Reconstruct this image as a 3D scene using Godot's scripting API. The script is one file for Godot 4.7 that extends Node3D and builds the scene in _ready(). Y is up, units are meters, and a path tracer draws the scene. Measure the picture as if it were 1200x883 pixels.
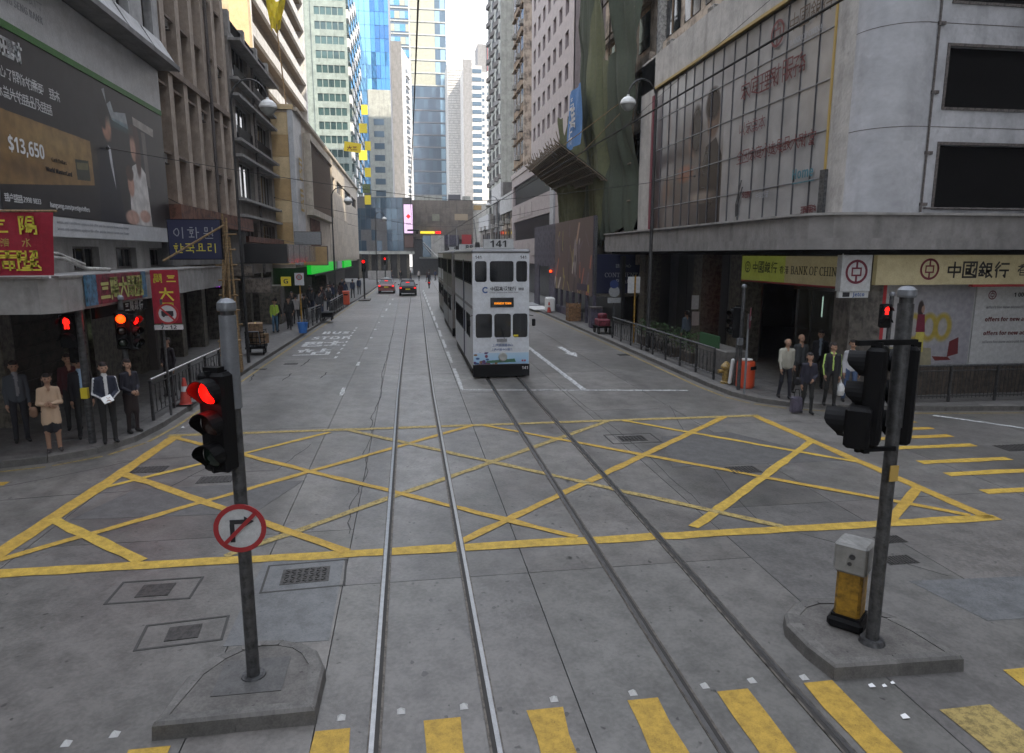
extends Node3D
# ---------------------------------------------------------------- helpers
var M := {}
var TX := {}
var taken := {}
var boxes := {}
var fonts := {}

class MB:
	var v := PackedVector3Array()
	var n := PackedVector3Array()
	var uv := PackedVector2Array()
	var c := PackedColorArray()
	var col := Color.WHITE
	func tri(a: Vector3, b: Vector3, d: Vector3, na: Vector3, nb: Vector3, nd: Vector3):
		v.append(a); v.append(d); v.append(b)
		n.append(na); n.append(nd); n.append(nb)
		for i in 3: uv.append(Vector2.ZERO); c.append(col)
	func flat(a: Vector3, b: Vector3, d: Vector3):
		var q := (b - a).cross(d - a).normalized()
		tri(a, b, d, q, q, q)
	func quad(a: Vector3, b: Vector3, d: Vector3, e: Vector3):
		var q := (b - a).cross(d - a).normalized()
		tri(a, b, d, q, q, q); tri(a, d, e, q, q, q)
	func quaduv(a: Vector3, b: Vector3, d: Vector3, e: Vector3):
		var s := uv.size()
		quad(a, b, d, e)
		uv[s] = Vector2(0, 1); uv[s + 1] = Vector2(1, 0); uv[s + 2] = Vector2(1, 1)
		uv[s + 3] = Vector2(0, 1); uv[s + 4] = Vector2(0, 0); uv[s + 5] = Vector2(1, 0)
	func box(ctr: Vector3, sz: Vector3, b := Basis()):
		var x := b.x * sz.x * .5; var y := b.y * sz.y * .5; var z := b.z * sz.z * .5
		quad(ctr - x - y + z, ctr + x - y + z, ctr + x + y + z, ctr - x + y + z)
		quad(ctr + x - y - z, ctr - x - y - z, ctr - x + y - z, ctr + x + y - z)
		quad(ctr + x - y + z, ctr + x - y - z, ctr + x + y - z, ctr + x + y + z)
		quad(ctr - x - y - z, ctr - x - y + z, ctr - x + y + z, ctr - x + y - z)
		quad(ctr - x + y + z, ctr + x + y + z, ctr + x + y - z, ctr - x + y - z)
		quad(ctr - x - y - z, ctr + x - y - z, ctr + x - y + z, ctr - x - y + z)
	func mm(a: Vector3, b: Vector3):
		box((a + b) * .5, (b - a).abs())
	func bev(ctr: Vector3, sz: Vector3, r: float, b := Basis()):
		# chamfered box from a rounded profile, extruded in y with chamfered ends
		var x := sz.x * .5; var z := sz.z * .5; var y := sz.y * .5
		var rings := []
		for q in [[-y, r], [-y + r, 0.0], [y - r, 0.0], [y, r]]:
			var e: float = q[1]
			var ring := []
			for p in [Vector2(x - e, z - r - e * .4), Vector2(x - r - e * .4, z - e), Vector2(-x + r + e * .4, z - e), Vector2(-x + e, z - r - e * .4), Vector2(-x + e, -z + r + e * .4), Vector2(-x + r + e * .4, -z + e), Vector2(x - r - e * .4, -z + e), Vector2(x - e, -z + r + e * .4)]:
				ring.append(ctr + b * Vector3(p.x, q[0], p.y))
			rings.append(ring)
		for k in 3:
			for i in 8:
				var j := (i + 1) % 8
				quad(rings[k][j], rings[k][i], rings[k + 1][i], rings[k + 1][j])
		for i in range(1, 7):
			flat(rings[3][0], rings[3][i + 1], rings[3][i]); flat(rings[0][0], rings[0][i], rings[0][i + 1])
	func cyl(a: Vector3, b: Vector3, ra: float, rb: float, seg := 12, caps := true):
		var d := (b - a).normalized()
		var u := d.cross(Vector3(0, 0, 1) if absf(d.z) < .9 else Vector3(1, 0, 0)).normalized()
		var w := d.cross(u)
		for i in seg:
			var t0 := TAU * i / seg; var t1 := TAU * (i + 1) / seg
			var p := u * cos(t0) + w * sin(t0); var q := u * cos(t1) + w * sin(t1)
			var sl := d * ((ra - rb) / maxf(.001, (b - a).length()))
			var np := (p + sl).normalized(); var nq := (q + sl).normalized()
			tri(a + p * ra, a + q * ra, b + q * rb, np, nq, nq)
			tri(a + p * ra, b + q * rb, b + p * rb, np, nq, np)
			if caps:
				flat(a, a + q * ra, a + p * ra); flat(b, b + p * rb, b + q * rb)
	func tube(path: Array, r: float, seg := 6):
		for i in path.size() - 1: cyl(path[i], path[i + 1], r, r, seg, i == 0 or i == path.size() - 2)
	func lathe(prof: Array, seg := 16, o := Vector3.ZERO, b := Basis()):
		# prof: Vector2(radius, y) from bottom to top
		for k in prof.size() - 1:
			var p0: Vector2 = prof[k]; var p1: Vector2 = prof[k + 1]
			var sl := Vector2(p1.y - p0.y, p0.x - p1.x).normalized()
			for i in seg:
				var t0 := TAU * i / seg; var t1 := TAU * (i + 1) / seg
				var a := Vector3(cos(t0), 0, sin(t0)); var d := Vector3(cos(t1), 0, sin(t1))
				var na := b * (a * sl.x + Vector3(0, sl.y, 0)); var nd := b * (d * sl.x + Vector3(0, sl.y, 0))
				var A := o + b * (a * p0.x + Vector3(0, p0.y, 0)); var B := o + b * (d * p0.x + Vector3(0, p0.y, 0))
				var C := o + b * (d * p1.x + Vector3(0, p1.y, 0)); var D := o + b * (a * p1.x + Vector3(0, p1.y, 0))
				tri(B, A, D, nd, na, na); tri(B, D, C, nd, na, nd)
	func prism(poly: PackedVector2Array, y0: float, y1: float, o := Vector3.ZERO, b := Basis()):
		# poly in x,z ; extruded in y
		var t := Geometry2D.triangulate_polygon(poly)
		for k in range(0, t.size(), 3):
			var pts := []
			for i in 3: pts.append(poly[t[k + i]])
			var a := o + b * Vector3(pts[0].x, y1, pts[0].y); var d := o + b * Vector3(pts[1].x, y1, pts[1].y); var e := o + b * Vector3(pts[2].x, y1, pts[2].y)
			if (d - a).cross(e - a).dot(b.y) < 0: flat(a, e, d)
			else: flat(a, d, e)
			var f := b.y * (y1 - y0)
			if (d - a).cross(e - a).dot(b.y) < 0: flat(a - f, d - f, e - f)
			else: flat(a - f, e - f, d - f)
		var cw := Geometry2D.is_polygon_clockwise(poly)
		for i in poly.size():
			var p := poly[i]; var q := poly[(i + 1) % poly.size()]
			var A := o + b * Vector3(p.x, y0, p.y); var B := o + b * Vector3(q.x, y0, q.y)
			var C := o + b * Vector3(q.x, y1, q.y); var D := o + b * Vector3(p.x, y1, p.y)
			if cw: quad(A, B, C, D)
			else: quad(B, A, D, C)
	func append(o: MB, x := Transform3D(), recol := {}):
		var s := v.size()
		v.append_array(x * o.v)
		var nb := x.basis.orthonormalized()
		for q in o.n: n.append((nb * q).normalized())
		uv.append_array(o.uv)
		if recol.is_empty(): c.append_array(o.c)
		else:
			for k in o.c: c.append(recol.get(int(round(k.r * 100)), k))
		if x.basis.determinant() < 0:
			for i in range(s, v.size(), 3):
				var t := v[i]; v[i] = v[i + 1]; v[i + 1] = t
				var m := n[i]; n[i] = n[i + 1]; n[i + 1] = m
	func mesh() -> ArrayMesh:
		var a := []; a.resize(Mesh.ARRAY_MAX)
		a[Mesh.ARRAY_VERTEX] = v; a[Mesh.ARRAY_NORMAL] = n; a[Mesh.ARRAY_TEX_UV] = uv; a[Mesh.ARRAY_COLOR] = c
		var m := ArrayMesh.new()
		m.add_surface_from_arrays(Mesh.PRIMITIVE_TRIANGLES, a)
		return m

func numbered(called: String, parent: Node) -> String:
	var key := str(parent.get_instance_id()) + called
	taken[key] = taken.get(key, -1) + 1
	return called if taken[key] == 0 else "%s_%03d" % [called, taken[key]]
func obj(called: String, mesh, mat, parent: Node = self, pos := Vector3.ZERO, b := Basis()) -> MeshInstance3D:
	var o := MeshInstance3D.new()
	o.name = numbered(called, parent)
	if mesh is MB: mesh = mesh.mesh()
	o.mesh = mesh
	if mat != null: o.material_override = M[mat] if mat is String else mat
	parent.add_child(o, true)
	o.transform = Transform3D(b, pos)
	return o
func thing(called: String, label: String, category: String, at := Vector3.ZERO, turn := 0.0, group := "") -> Node3D:
	var o := Node3D.new()
	o.name = numbered(called, self); add_child(o)
	o.position = at; o.rotation.y = turn
	return tag(o, label, category, group)
func tag(o: Node3D, label: String, category: String, group := "") -> Node3D:
	o.set_meta("label", label); o.set_meta("category", category)
	if group: o.set_meta("group", group)
	return o
func struct(o: Node3D) -> Node3D:
	o.set_meta("kind", "structure"); return o
func copy(src: Node3D, at: Vector3, turn: float, label := "", group := "") -> Node3D:
	var r: Node3D = src.duplicate()
	r.name = numbered(String(src.name).rstrip("0123456789").trim_suffix("_"), self); add_child(r)
	r.position = at; r.rotation.y = turn
	if label: r.set_meta("label", label)
	if group: r.set_meta("group", group)
	return r
func bx(called: String, parent: Node, ctr: Vector3, sz: Vector3, mat, b := Basis()) -> MeshInstance3D:
	var key := "%.3f_%.3f_%.3f" % [sz.x, sz.y, sz.z]
	if not boxes.has(key):
		var m := MB.new(); m.box(Vector3.ZERO, sz); boxes[key] = m.mesh()
	return obj(called, boxes[key], mat, parent, ctr, b)
func bxmm(called: String, parent: Node, a: Vector3, b: Vector3, mat) -> MeshInstance3D:
	return bx(called, parent, (a + b) * .5, (b - a).abs(), mat)
# a wall with real window openings: o = lower left corner seen from outside, u = to the right
func holes_wall(parent: Node, o: Vector3, u: Vector3, W: float, H: float, cols: Array, rows: Array, dep: float, wall, called := "wall") -> MeshInstance3D:
	var nrm := u.cross(Vector3.UP)
	var bs := Basis(u, Vector3.UP, nrm)
	var m := MB.new()
	var put := func(x0: float, y0: float, x1: float, y1: float):
		if x1 - x0 > .004 and y1 - y0 > .004:
			m.box(o + u * (x0 + x1) * .5 + Vector3.UP * (y0 + y1) * .5 - nrm * dep * .5, Vector3(x1 - x0, y1 - y0, dep), bs)
	var y := 0.0
	for r in rows:
		put.call(0.0, y, W, r[0])
		var x := 0.0
		for q in cols:
			put.call(x, r[0], q[0], r[1]); x = q[1]
		put.call(x, r[0], W, r[1])
		y = r[1]
	put.call(0.0, y, W, H)
	return obj(called, m, wall, parent)
func windows(parent: Node, o: Vector3, u: Vector3, cols: Array, rows: Array, back: float, glass, frame = null, bars := 1, sill = null, seed := 1):
	var nrm := u.cross(Vector3.UP); var bs := Basis(u, Vector3.UP, nrm)
	var rng := RandomNumberGenerator.new(); rng.seed = seed
	for r in rows:
		for q in cols:
			var w: float = q[1] - q[0]; var h: float = r[1] - r[0]
			var ctr: Vector3 = o + u * (q[0] + q[1]) * .5 + Vector3.UP * (r[0] + r[1]) * .5 - nrm * back
			var g = glass
			if glass is Array: g = glass[rng.randi() % glass.size()]
			var p := bx("window", parent, ctr, Vector3(w - .004, h - .004, .03), g, bs)
			if frame != null:
				var key := "fr%.2f_%.2f_%d" % [w, h, bars]
				if not boxes.has(key):
					var m := MB.new(); var t := clampf(w * .05, .03, .06)
					for s in [-1, 1]:
						m.box(Vector3(s * (w * .5 - t * .5 - .003), 0, .03), Vector3(t, h - .01, .05))
						m.box(Vector3(0, s * (h * .5 - t * .5 - .003), .032), Vector3(w - .01, t, .05))
					for k in bars: m.box(Vector3(-w * .5 + w * (k + 1) / (bars + 1), 0, .028), Vector3(t * .8, h - .02, .05))
					boxes[key] = m.mesh()
				obj("frame", boxes[key], frame, p)
			if sill != null:
				bx("sill", p, Vector3(0, -h * .5 - .04, back + .06), Vector3(w + .12, .07, .2), sill)
func even(n: int, start: float, pitch: float, size: float) -> Array:
	var a := []
	for i in n: a.append([start + i * pitch, start + i * pitch + size])
	return a
func tile_strip(called: String, parent: Node, o: Vector3, u: Vector3, n: int, w: float, h: float, thick: float, mats: Array, seed := 3):
	var nrm := u.cross(Vector3.UP); var rng := RandomNumberGenerator.new(); rng.seed = seed
	for i in n: bx(called, parent, o + u * (i + .5) * w + Vector3.UP * h * .5 + nrm * thick * .5, Vector3(w - .02, h - .02, thick), mats[rng.randi() % mats.size()], Basis(u, Vector3.UP, nrm))
# ---------------------------------------------------------------- materials
func lin(r: float, g: float, b: float, a := 1.0) -> Color:
	var k := Color(r, g, b).linear_to_srgb(); k.a = a; return k
func noise(seed: int, freq: float, oct := 4, type := FastNoiseLite.TYPE_SIMPLEX_SMOOTH) -> FastNoiseLite:
	var f := FastNoiseLite.new(); f.seed = seed; f.frequency = freq; f.fractal_octaves = oct; f.noise_type = type; return f
# greyscale weathering texture: mean near 1, several scales, spots and streaks
func grime(key: String, px: int, seed: int, blot: float, grain: float, spots: float, streak := 0.0):
	var a := noise(seed, 4.0 / px).get_seamless_image(px, px)
	var b := noise(seed + 1, 40.0 / px, 3).get_seamless_image(px, px)
	var d := noise(seed + 2, 18.0 / px, 2, FastNoiseLite.TYPE_CELLULAR).get_seamless_image(px, px)
	var e := noise(seed + 3, 12.0 / px, 3).get_seamless_image(px, px)
	var s := noise(seed + 4, 10.0 / px, 3).get_seamless_image(px, px)
	var rng := RandomNumberGenerator.new(); rng.seed = seed
	var im := Image.create(px, px, true, Image.FORMAT_RGB8)
	for y in px:
		for x in px:
			var q := .9 + (a.get_pixel(x, y).r - .5) * blot + (b.get_pixel(x, y).r - .5) * grain + (rng.randf() - .5) * grain * .5
			q += (e.get_pixel(x, y).r - .5) * blot * .6
			if d.get_pixel(x, y).r > .86: q -= spots * (d.get_pixel(x, y).r - .86) * 8.0
			if streak > 0: q -= streak * maxf(0.0, s.get_pixel(x, y / 12).r - .55)
			q = clampf(q, .15, 1.0)
			im.set_pixel(x, y, Color(q, q, q * .995))
	im.generate_mipmaps()
	TX[key] = ImageTexture.create_from_image(im)
	var nm: Image = b.duplicate(); nm.convert(Image.FORMAT_RGBA8); nm.bump_map_to_normal_map(1.2); nm.generate_mipmaps()
	TX[key + "_n"] = ImageTexture.create_from_image(nm)
func mt(key: String, k: Color, rough := .8, tex := "", tile := 3.0, metal := 0.0, opt := {}) -> StandardMaterial3D:
	var m := StandardMaterial3D.new()
	m.albedo_color = k; m.roughness = rough; m.metallic = metal
	if tex:
		m.albedo_texture = TX[tex]; m.uv1_triplanar = true; m.uv1_world_triplanar = true
		m.uv1_scale = Vector3.ONE / tile
		if TX.has(tex + "_n"):
			m.normal_enabled = true; m.normal_texture = TX[tex + "_n"]; m.normal_scale = opt.get("bump", .25)
	for p in opt:
		if p != "bump": m.set(p, opt[p])
	M[key] = m
	return m
func glow(key: String, k: Color, e: float):
	var m := StandardMaterial3D.new(); m.albedo_color = k; m.emission_enabled = true; m.emission = k; m.emission_energy_multiplier = e; m.roughness = .4
	M[key] = m
func picture(key: String, im: Image, rough := .55):
	im.generate_mipmaps()
	var m := StandardMaterial3D.new(); m.albedo_texture = ImageTexture.create_from_image(im); m.roughness = rough; M[key] = m
func p_ell(im: Image, cx: float, cy: float, rx: float, ry: float, k: Color, soft := .15):
	for y in range(maxi(0, int(cy - ry * 1.2)), mini(im.get_height(), int(cy + ry * 1.2) + 1)):
		for x in range(maxi(0, int(cx - rx * 1.2)), mini(im.get_width(), int(cx + rx * 1.2) + 1)):
			var d := Vector2((x - cx) / rx, (y - cy) / ry).length()
			if d < 1.0 + soft:
				im.set_pixel(x, y, im.get_pixel(x, y).lerp(k, k.a * clampf((1.0 + soft - d) / (soft * 2.0), 0, 1)))
func p_poly(im: Image, pts: Array, k: Color):
	var poly := PackedVector2Array(pts); var mn := poly[0]; var mx := poly[0]
	for p in poly: mn = mn.min(p); mx = mx.max(p)
	for y in range(maxi(0, int(mn.y)), mini(im.get_height(), int(mx.y) + 1)):
		for x in range(maxi(0, int(mn.x)), mini(im.get_width(), int(mx.x) + 1)):
			if Geometry2D.is_point_in_polygon(Vector2(x + .5, y + .5), poly): im.set_pixel(x, y, im.get_pixel(x, y).lerp(k, k.a))
func p_speck(im: Image, seed: int, amt: float, freq := .03):
	var f := noise(seed, freq)
	for y in im.get_height():
		for x in im.get_width():
			var q := 1.0 + f.get_noise_2d(x, y) * amt; var k := im.get_pixel(x, y)
			im.set_pixel(x, y, Color(k.r * q, k.g * q, k.b * q))
# ---------------------------------------------------------------- lettering
const GL := {
	"中": "1393961613 5059", "國": "0090990900 2272 2444462624 2757 5157 5788 7172 8476", "国": "0090990900 2272 2575 2777 5257 6677",
	"銀": "2003 2043 1333 0535 2328 0838 1607 3647 51818555 5383 5159 5978 5599 8566", "银": "2002 1232 0535 2129 2938 51818555 5383 5159 5978 5599 8566",
	"行": "2003 3205 1519 4191 3595 7579 7968", "香": "7021 0292 5006 5205 5295 2575792925 2777", "港": "1021 0314 0818 1809 3191 2494 5054 7074 4437 7497 46767847 4749 4989",
	"三": "1282 2474 0898", "陽": "1019 1030 3024 2436 3617 5080844450 5282 4595 5548 5696 9699 9989 6658 7668", "大": "0393 5053 5309 5399",
	"閘": "0009 0040 4043 4303 0242 5053 5090 9099 9989 5393 5292 2575782825 2676 5559", "蟹": "1003 0131 0333 0005 3035 0434 5080 7053 8083 8363 5585 7058 2575772725 5459 1848 0999 8798",
	"清": "1021 0314 0809 0918 3191 3393 2595 6005 6055 4686 4649 8689 4888", "水": "5059 5949 0333 3309 8153 5399",
	"理": "0141 0545 0949 2129 5191955551 5393 7179 5797 4999", "財": "0141474701 0343 0545 1709 3749 5292 7079 7968 7356",
	"家": "4051 1292 1214 9294 2474 6434 4457 5759 5938 4527 5618 7456 6598", "庭": "4051 1191 1109 3343 4335 3545 4527 2799 5383 7277 5585 5787",
	"服": "1019 1040 4049 1343 1646 5059 5090 9093 9363 5595 9559 6599", "務": "0141 4123 0545 2529 1929 2406 6051 5292 8256 6295 5696 9698 9888 7658",
	"以": "1117 1736 4254 8084 8449 7699", "為": "2031 6051 1282 8275 1575 7585 1787 8799 9989 0819 2839 4859 6879", "本": "0292 5059 5208 5298 2777",
	"全": "5003 5093 2474 2676 0999 5459", "因": "0090990900 2474 5254 5427 5477", "永": "4050 3353 5359 5949 0434 3408 8252 5297",
	"遠": "0112 0313 1317 0919 1799 3282 5054 2494 4575774745 6698 5738", "是": "2070742420 2272 0595 5559 5787 3509 3699",
	"最": "2070732320 0494 1418 3438 1636 0848 5585 8558 5598", "富": "4051 1292 1214 9294 3474 3575773735 2878797929 2829 5879",
	"巴": "1080841410 4044 1418 1898 9896", "士": "0393 5059 1888", "站": "2021 0242 1315 3335 0949 7074 7292 5595995955",
	"이": "3141535547371513 1331 8089", "화": "2040 0252 2343452523 3638 1858 7079 7494", "원": "2040432320 1555 3557 6576 8087 2729 2989",
	"한": "2030 0242 1333351513 7076 7393 2629 2989", "국": "1080 8083 0494 5456 1787 8789", "요": "3060633330 3437 6467 0797", "리": "1040 4043 1343 1317 1747 8089",
	"了": "1181 8154 5459 5938", "你": "2004 1319 5032 4383 8374 6369 6958 4538 7598", "的": "2012 0242494902 0545 6053 6292 9299 9979 6576", "需": "1080 0292 5055 0393 2434 6474 0595 5546 1696 1619 9699 4649 6669",
	"要": "0191 1373 1315 9395 3135 6165 0696 4538 3879 7619", "來": "0292 5059 2536 2506 7565 7596 5309 5399", "先": "2012 1383 5055 0595 3509 6579 7999", "品": "3070743430 0545490905 5595995955",
	"及": "1070 7064 6494 2009 3295 9549 4599", "解": "1003 0131 0333 0009 3039 0636 5090 7053 9093 9383 5585 7079 5797", "心": "0408 2328 2878 7875 4053 8396", "户": "5061 2282 8285 2585 2209", "上": "5059 5484 0999", "環": "0141 0545 0949 2129 4191 4393 6063 4494 5585 7599", "設": "0141 0343 0545 0747 5052 5080 8083 5585 8549 5599", "建": "0141 4123 2345 4509 0699 4282 4484 3696 6067 3898", "设": "1021 0424 2428 5052 5080 8083 5585 8549 5599"}
func glyphs(m: MB, text: String, o: Vector3, u: Vector3, size: float, wt := .11, adv := 1.12, up := Vector3.UP, sx := 1.0):
	var nrm := u.cross(up)
	for i in text.length():
		var ch := text[i]
		var s: String = GL.get(ch, "0191 0343 5393 2129 0646 5595995955 7077 0949")
		if ch == " ": continue
		var base := o + u * (i * size * adv * sx)
		for st in s.split(" "):
			for k in range(0, st.length() - 3, 2):
				var a := Vector2(int(st[k]), int(st[k + 1])); var b := Vector2(int(st[k + 2]), int(st[k + 3]))
				if a == b: b += Vector2(.8, .8)
				var A := base + u * (a.x / 9.0 * size * sx) + up * ((9 - a.y) / 9.0 * size); var B := base + u * (b.x / 9.0 * size * sx) + up * ((9 - b.y) / 9.0 * size)
				var d := (B - A).normalized(); var w := nrm.cross(d) * wt * size * .5
				var e := d * wt * size * .4
				m.quad(A - e - w, B + e - w, B + e + w, A - e + w)
func gline(parent: Node, mat: String, text: String, o: Vector3, u: Vector3, size: float, wt := .11, adv := 1.12, up := Vector3.UP, sx := 1.0):
	var m := MB.new(); glyphs(m, text, o, u, size, wt, adv, up, sx); obj("lettering", m, mat, parent)
func latin(parent: Node, text: String, o: Vector3, u: Vector3, h: float, mat, bold := true, serif := false, squeeze := 1.0, centre := false, up := Vector3.UP):
	var fk := ("Droid Serif" if serif else "Droid Sans") + str(bold)
	if not fonts.has(fk):
		var f := SystemFont.new(); f.font_names = PackedStringArray(["Droid Serif" if serif else "Droid Sans"]); f.font_weight = 700 if bold else 400
		fonts[fk] = f
	var t := TextMesh.new(); t.text = text; t.font = fonts[fk]; t.font_size = 48; t.pixel_size = h / 34.5; t.depth = .004; t.curve_step = 3.0
	t.horizontal_alignment = HORIZONTAL_ALIGNMENT_CENTER if centre else HORIZONTAL_ALIGNMENT_LEFT
	t.vertical_alignment = VERTICAL_ALIGNMENT_CENTER
	return obj("lettering", t, mat, parent, o, Basis(u * squeeze, up, u.cross(up)))
# ================================================================ scene
const SUN_TO := Vector3(.40, .60, .69)
func _ready():
	var cam := Camera3D.new(); cam.name = "camera"; add_child(cam)
	cam.position = Vector3(0, 4.1, 0); cam.rotation_degrees = Vector3(-10.17, -8.54, 0)
	cam.fov = 57.8; cam.far = 1500.0; cam.current = true
	var we := WorldEnvironment.new(); we.name = "world_environment"; add_child(we)
	var env := Environment.new(); we.environment = env
	env.background_mode = Environment.BG_SKY
	var sk := ProceduralSkyMaterial.new()
	sk.sky_top_color = Color(.79, .815, .865); sk.sky_horizon_color = Color(.97, .965, .96); sk.sky_curve = .25
	sk.ground_horizon_color = Color(.62, .63, .65); sk.ground_bottom_color = Color(.3, .3, .3); sk.sun_angle_max = 1.0
	sk.energy_multiplier = 1.7
	env.sky = Sky.new(); env.sky.sky_material = sk
	env.tonemap_mode = Environment.TONE_MAPPER_LINEAR; env.tonemap_exposure = 2.95
	env.sdfgi_enabled = true; env.ssao_enabled = true; env.ssil_enabled = true
	env.fog_enabled = true; env.fog_density = .00045; env.fog_light_color = Color(.93, .95, .98)
	var sun := DirectionalLight3D.new(); sun.name = "sun"; add_child(sun)
	sun.light_energy = 1.05; sun.light_color = Color(1, .95, .87); sun.light_angular_distance = .5; sun.shadow_enabled = true
	sun.look_at_from_position(Vector3.ZERO, -SUN_TO)
	materials()
	print("materials ", Time.get_ticks_msec())
	ground()
	markings()
	print("ground ", Time.get_ticks_msec())
	left_row()
	right_row()
	far_end()
	unseen_row()
	print("buildings ", Time.get_ticks_msec())
	vehicles()
	islands()
	furniture_left()
	furniture_right()
	wires()
	print("furniture ", Time.get_ticks_msec())
	people()
	print("people ", Time.get_ticks_msec())
func materials():
	grime("g_road", 512, 11, .22, .17, .5)
	grime("g_wall", 256, 31, .15, .06, .12, .28)
	grime("g_fine", 256, 51, .10, .08, .1)
	grime("g_stain", 256, 71, .55, .12, .5, .6)
	grime("g_worn", 256, 91, .45, .3, .6)
	var vc := {"vertex_color_use_as_albedo": true, "bump": .35}
	mt("road", Color.WHITE, .47, "g_road", 2.7, 0, vc)
	mt("road_dark", lin(.10, .10, .105), .7, "g_road", 1.9)
	mt("road_far", lin(.18, .176, .172), .5, "g_road", 3.1)
	mt("patch", lin(.095, .093, .092), .62, "g_road", 1.3)
	mt("patch_b", lin(.13, .135, .14), .5, "g_road", 1.6)
	mt("joint", lin(.05, .048, .046), .9)
	mt("pave", lin(.13, .125, .12), .75, "g_road", 1.7)
	mt("pave_b", lin(.115, .111, .107), .75, "g_road", 1.3)
	mt("kerb", lin(.155, .148, .14), .8, "g_road", 1.1)
	mt("kerb_b", lin(.125, .12, .114), .8, "g_road", .9)
	mt("island_top", lin(.135, .127, .12), .85, "g_road", 1.6)
	mt("yellow", lin(.50, .33, .045), .7, "g_road", .9)
	mt("yellow_b", lin(.46, .29, .04), .7, "g_road", .7)
	mt("yellow_old", lin(.36, .27, .09), .7, "g_worn", .5)
	mt("white_paint", lin(.56, .57, .57), .7, "g_stain", .7)
	mt("white_old", lin(.38, .38, .38), .7, "g_worn", .5)
	mt("rail_steel", lin(.27, .275, .285), .3, "g_fine", .5, .95)
	mt("rail_dull", lin(.13, .115, .10), .6, "g_stain", .5, .4)
	mt("rail_side", lin(.028, .026, .024), .8)
	mt("iron", lin(.055, .052, .05), .55, "g_stain", .4, .3)
	mt("stud", lin(.48, .48, .47), .5)
	mt("litter", lin(.7, .7, .7), .7)
	# metals and furniture
	mt("galv", lin(.085, .087, .092), .5, "g_stain", .5, .35)
	mt("galv_light", lin(.22, .235, .26), .45, "g_fine", .5, .3)
	mt("pole_dark", lin(.05, .05, .052), .5, "g_stain", .6, .2)
	mt("black", lin(.009, .009, .010), .6, "g_fine", .4, 0, {"metallic_specular": .25})
	mt("black_gloss", lin(.012, .012, .014), .22)
	mt("sign_white", lin(.62, .64, .66), .45, "g_fine", .6)
	mt("sign_red", lin(.33, .02, .025), .45)
	mt("sign_blue", lin(.012, .03, .12), .45)
	mt("sign_grey", lin(.30, .31, .32), .5, "g_fine", .5)
	mt("orange_bin", lin(.52, .07, .025), .4)
	mt("red_cone", lin(.40, .045, .03), .55)
	mt("bollard_yellow", lin(.36, .20, .02), .5, "g_stain", .5)
	mt("bollard_grey", lin(.30, .30, .29), .5, "g_wall", .9)
	mt("gold", lin(.36, .24, .07), .45, "g_stain", .3)
	mt("bamboo", lin(.30, .20, .10), .7, "g_stain", .4)
	mt("bamboo_grey", lin(.22, .17, .12), .8, "g_stain", .4)
	mt("lamp_white", lin(.66, .67, .66), .4)
	mt("lamp_shade", lin(.32, .33, .31), .4)
	mt("wire", lin(.02, .02, .02), .6)
	mt("leaf", lin(.035, .085, .02), .6, "", 1, 0, {"backlight_enabled": true, "backlight": Color(.1, .2, .05)})
	mt("grass_box", lin(.03, .12, .04), .7, "g_fine", .3)
	mt("cloth_red", lin(.36, .012, .035), .75, "g_fine", .6)
	mt("cloth_yellow", lin(.62, .50, .03), .75)
	mt("cloth_blue", lin(.10, .26, .58), .7, "g_fine", .8)
	mt("letter_yellow", lin(.62, .53, .05), .6)
	mt("letter_gold", lin(.46, .31, .08), .6)
	mt("letter_white", lin(.62, .63, .64), .6)
	mt("letter_grey", lin(.30, .31, .33), .6)
	mt("letter_dark", lin(.02, .02, .025), .6)
	mt("letter_red", lin(.13, .02, .022), .6)
	mt("letter_maroon", lin(.14, .012, .03), .5)
	mt("letter_blue", lin(.02, .07, .24), .6)
	mt("letter_teal", lin(.05, .16, .20), .6)
	mt("crate", lin(.24, .13, .06), .8, "g_stain", .6)
	mt("card", lin(.25, .16, .09), .85, "g_stain", .5)
	mt("blue_plastic", lin(.04, .17, .50), .4)
	mt("hi_vis", lin(.45, .60, .06), .7)
	# walls
	mt("plaster", lin(.36, .35, .34), .85, "g_wall", 5.0)
	mt("plaster_white", lin(.52, .52, .53), .8, "g_wall", 4.0)
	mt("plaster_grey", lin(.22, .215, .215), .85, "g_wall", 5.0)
	mt("panel_white", lin(.55, .56, .58), .45, "g_fine", 3.0)
	mt("canopy", lin(.34, .33, .325), .8, "g_wall", 3.5)
	mt("canopy_right", lin(.27, .26, .258), .75, "g_wall", 4.5)
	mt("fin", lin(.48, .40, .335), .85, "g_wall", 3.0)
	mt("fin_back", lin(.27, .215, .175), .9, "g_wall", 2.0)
	mt("red_strip", lin(.17, .075, .05), .8, "g_stain", 2.5)
	mt("grey_wall", lin(.31, .285, .265), .85, "g_wall", 3.5)
	mt("grey_ledge", lin(.34, .335, .33), .85, "g_wall", 3.0)
	mt("gold_tile", lin(.70, .53, .30), .55, "g_fine", 3.0)
	mt("gold_tile_b", lin(.52, .35, .16), .55, "g_fine", 3.0)
	mt("cream_stone", lin(.60, .53, .44), .6, "g_wall", 5.0)
	mt("cream_stone_b", lin(.53, .47, .39), .6, "g_wall", 4.0)
	mt("brown_slat", lin(.13, .085, .055), .7, "g_fine", 1.0)
	mt("cream_wall", lin(.62, .50, .33), .8, "g_wall", 6.0)
	mt("balcony_white", lin(.66, .65, .64), .7, "g_wall", 5.0)
	mt("balcony_back", lin(.22, .165, .11), .8, "g_fine", 3.0)
	mt("tower_green", lin(.25, .30, .275), .7, "g_wall", 7.0)
	mt("blue_wall", lin(.52, .53, .565), .75, "g_wall", 7.0)
	mt("blue_wall_side", lin(.50, .48, .46), .75, "g_wall", 6.0)
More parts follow.
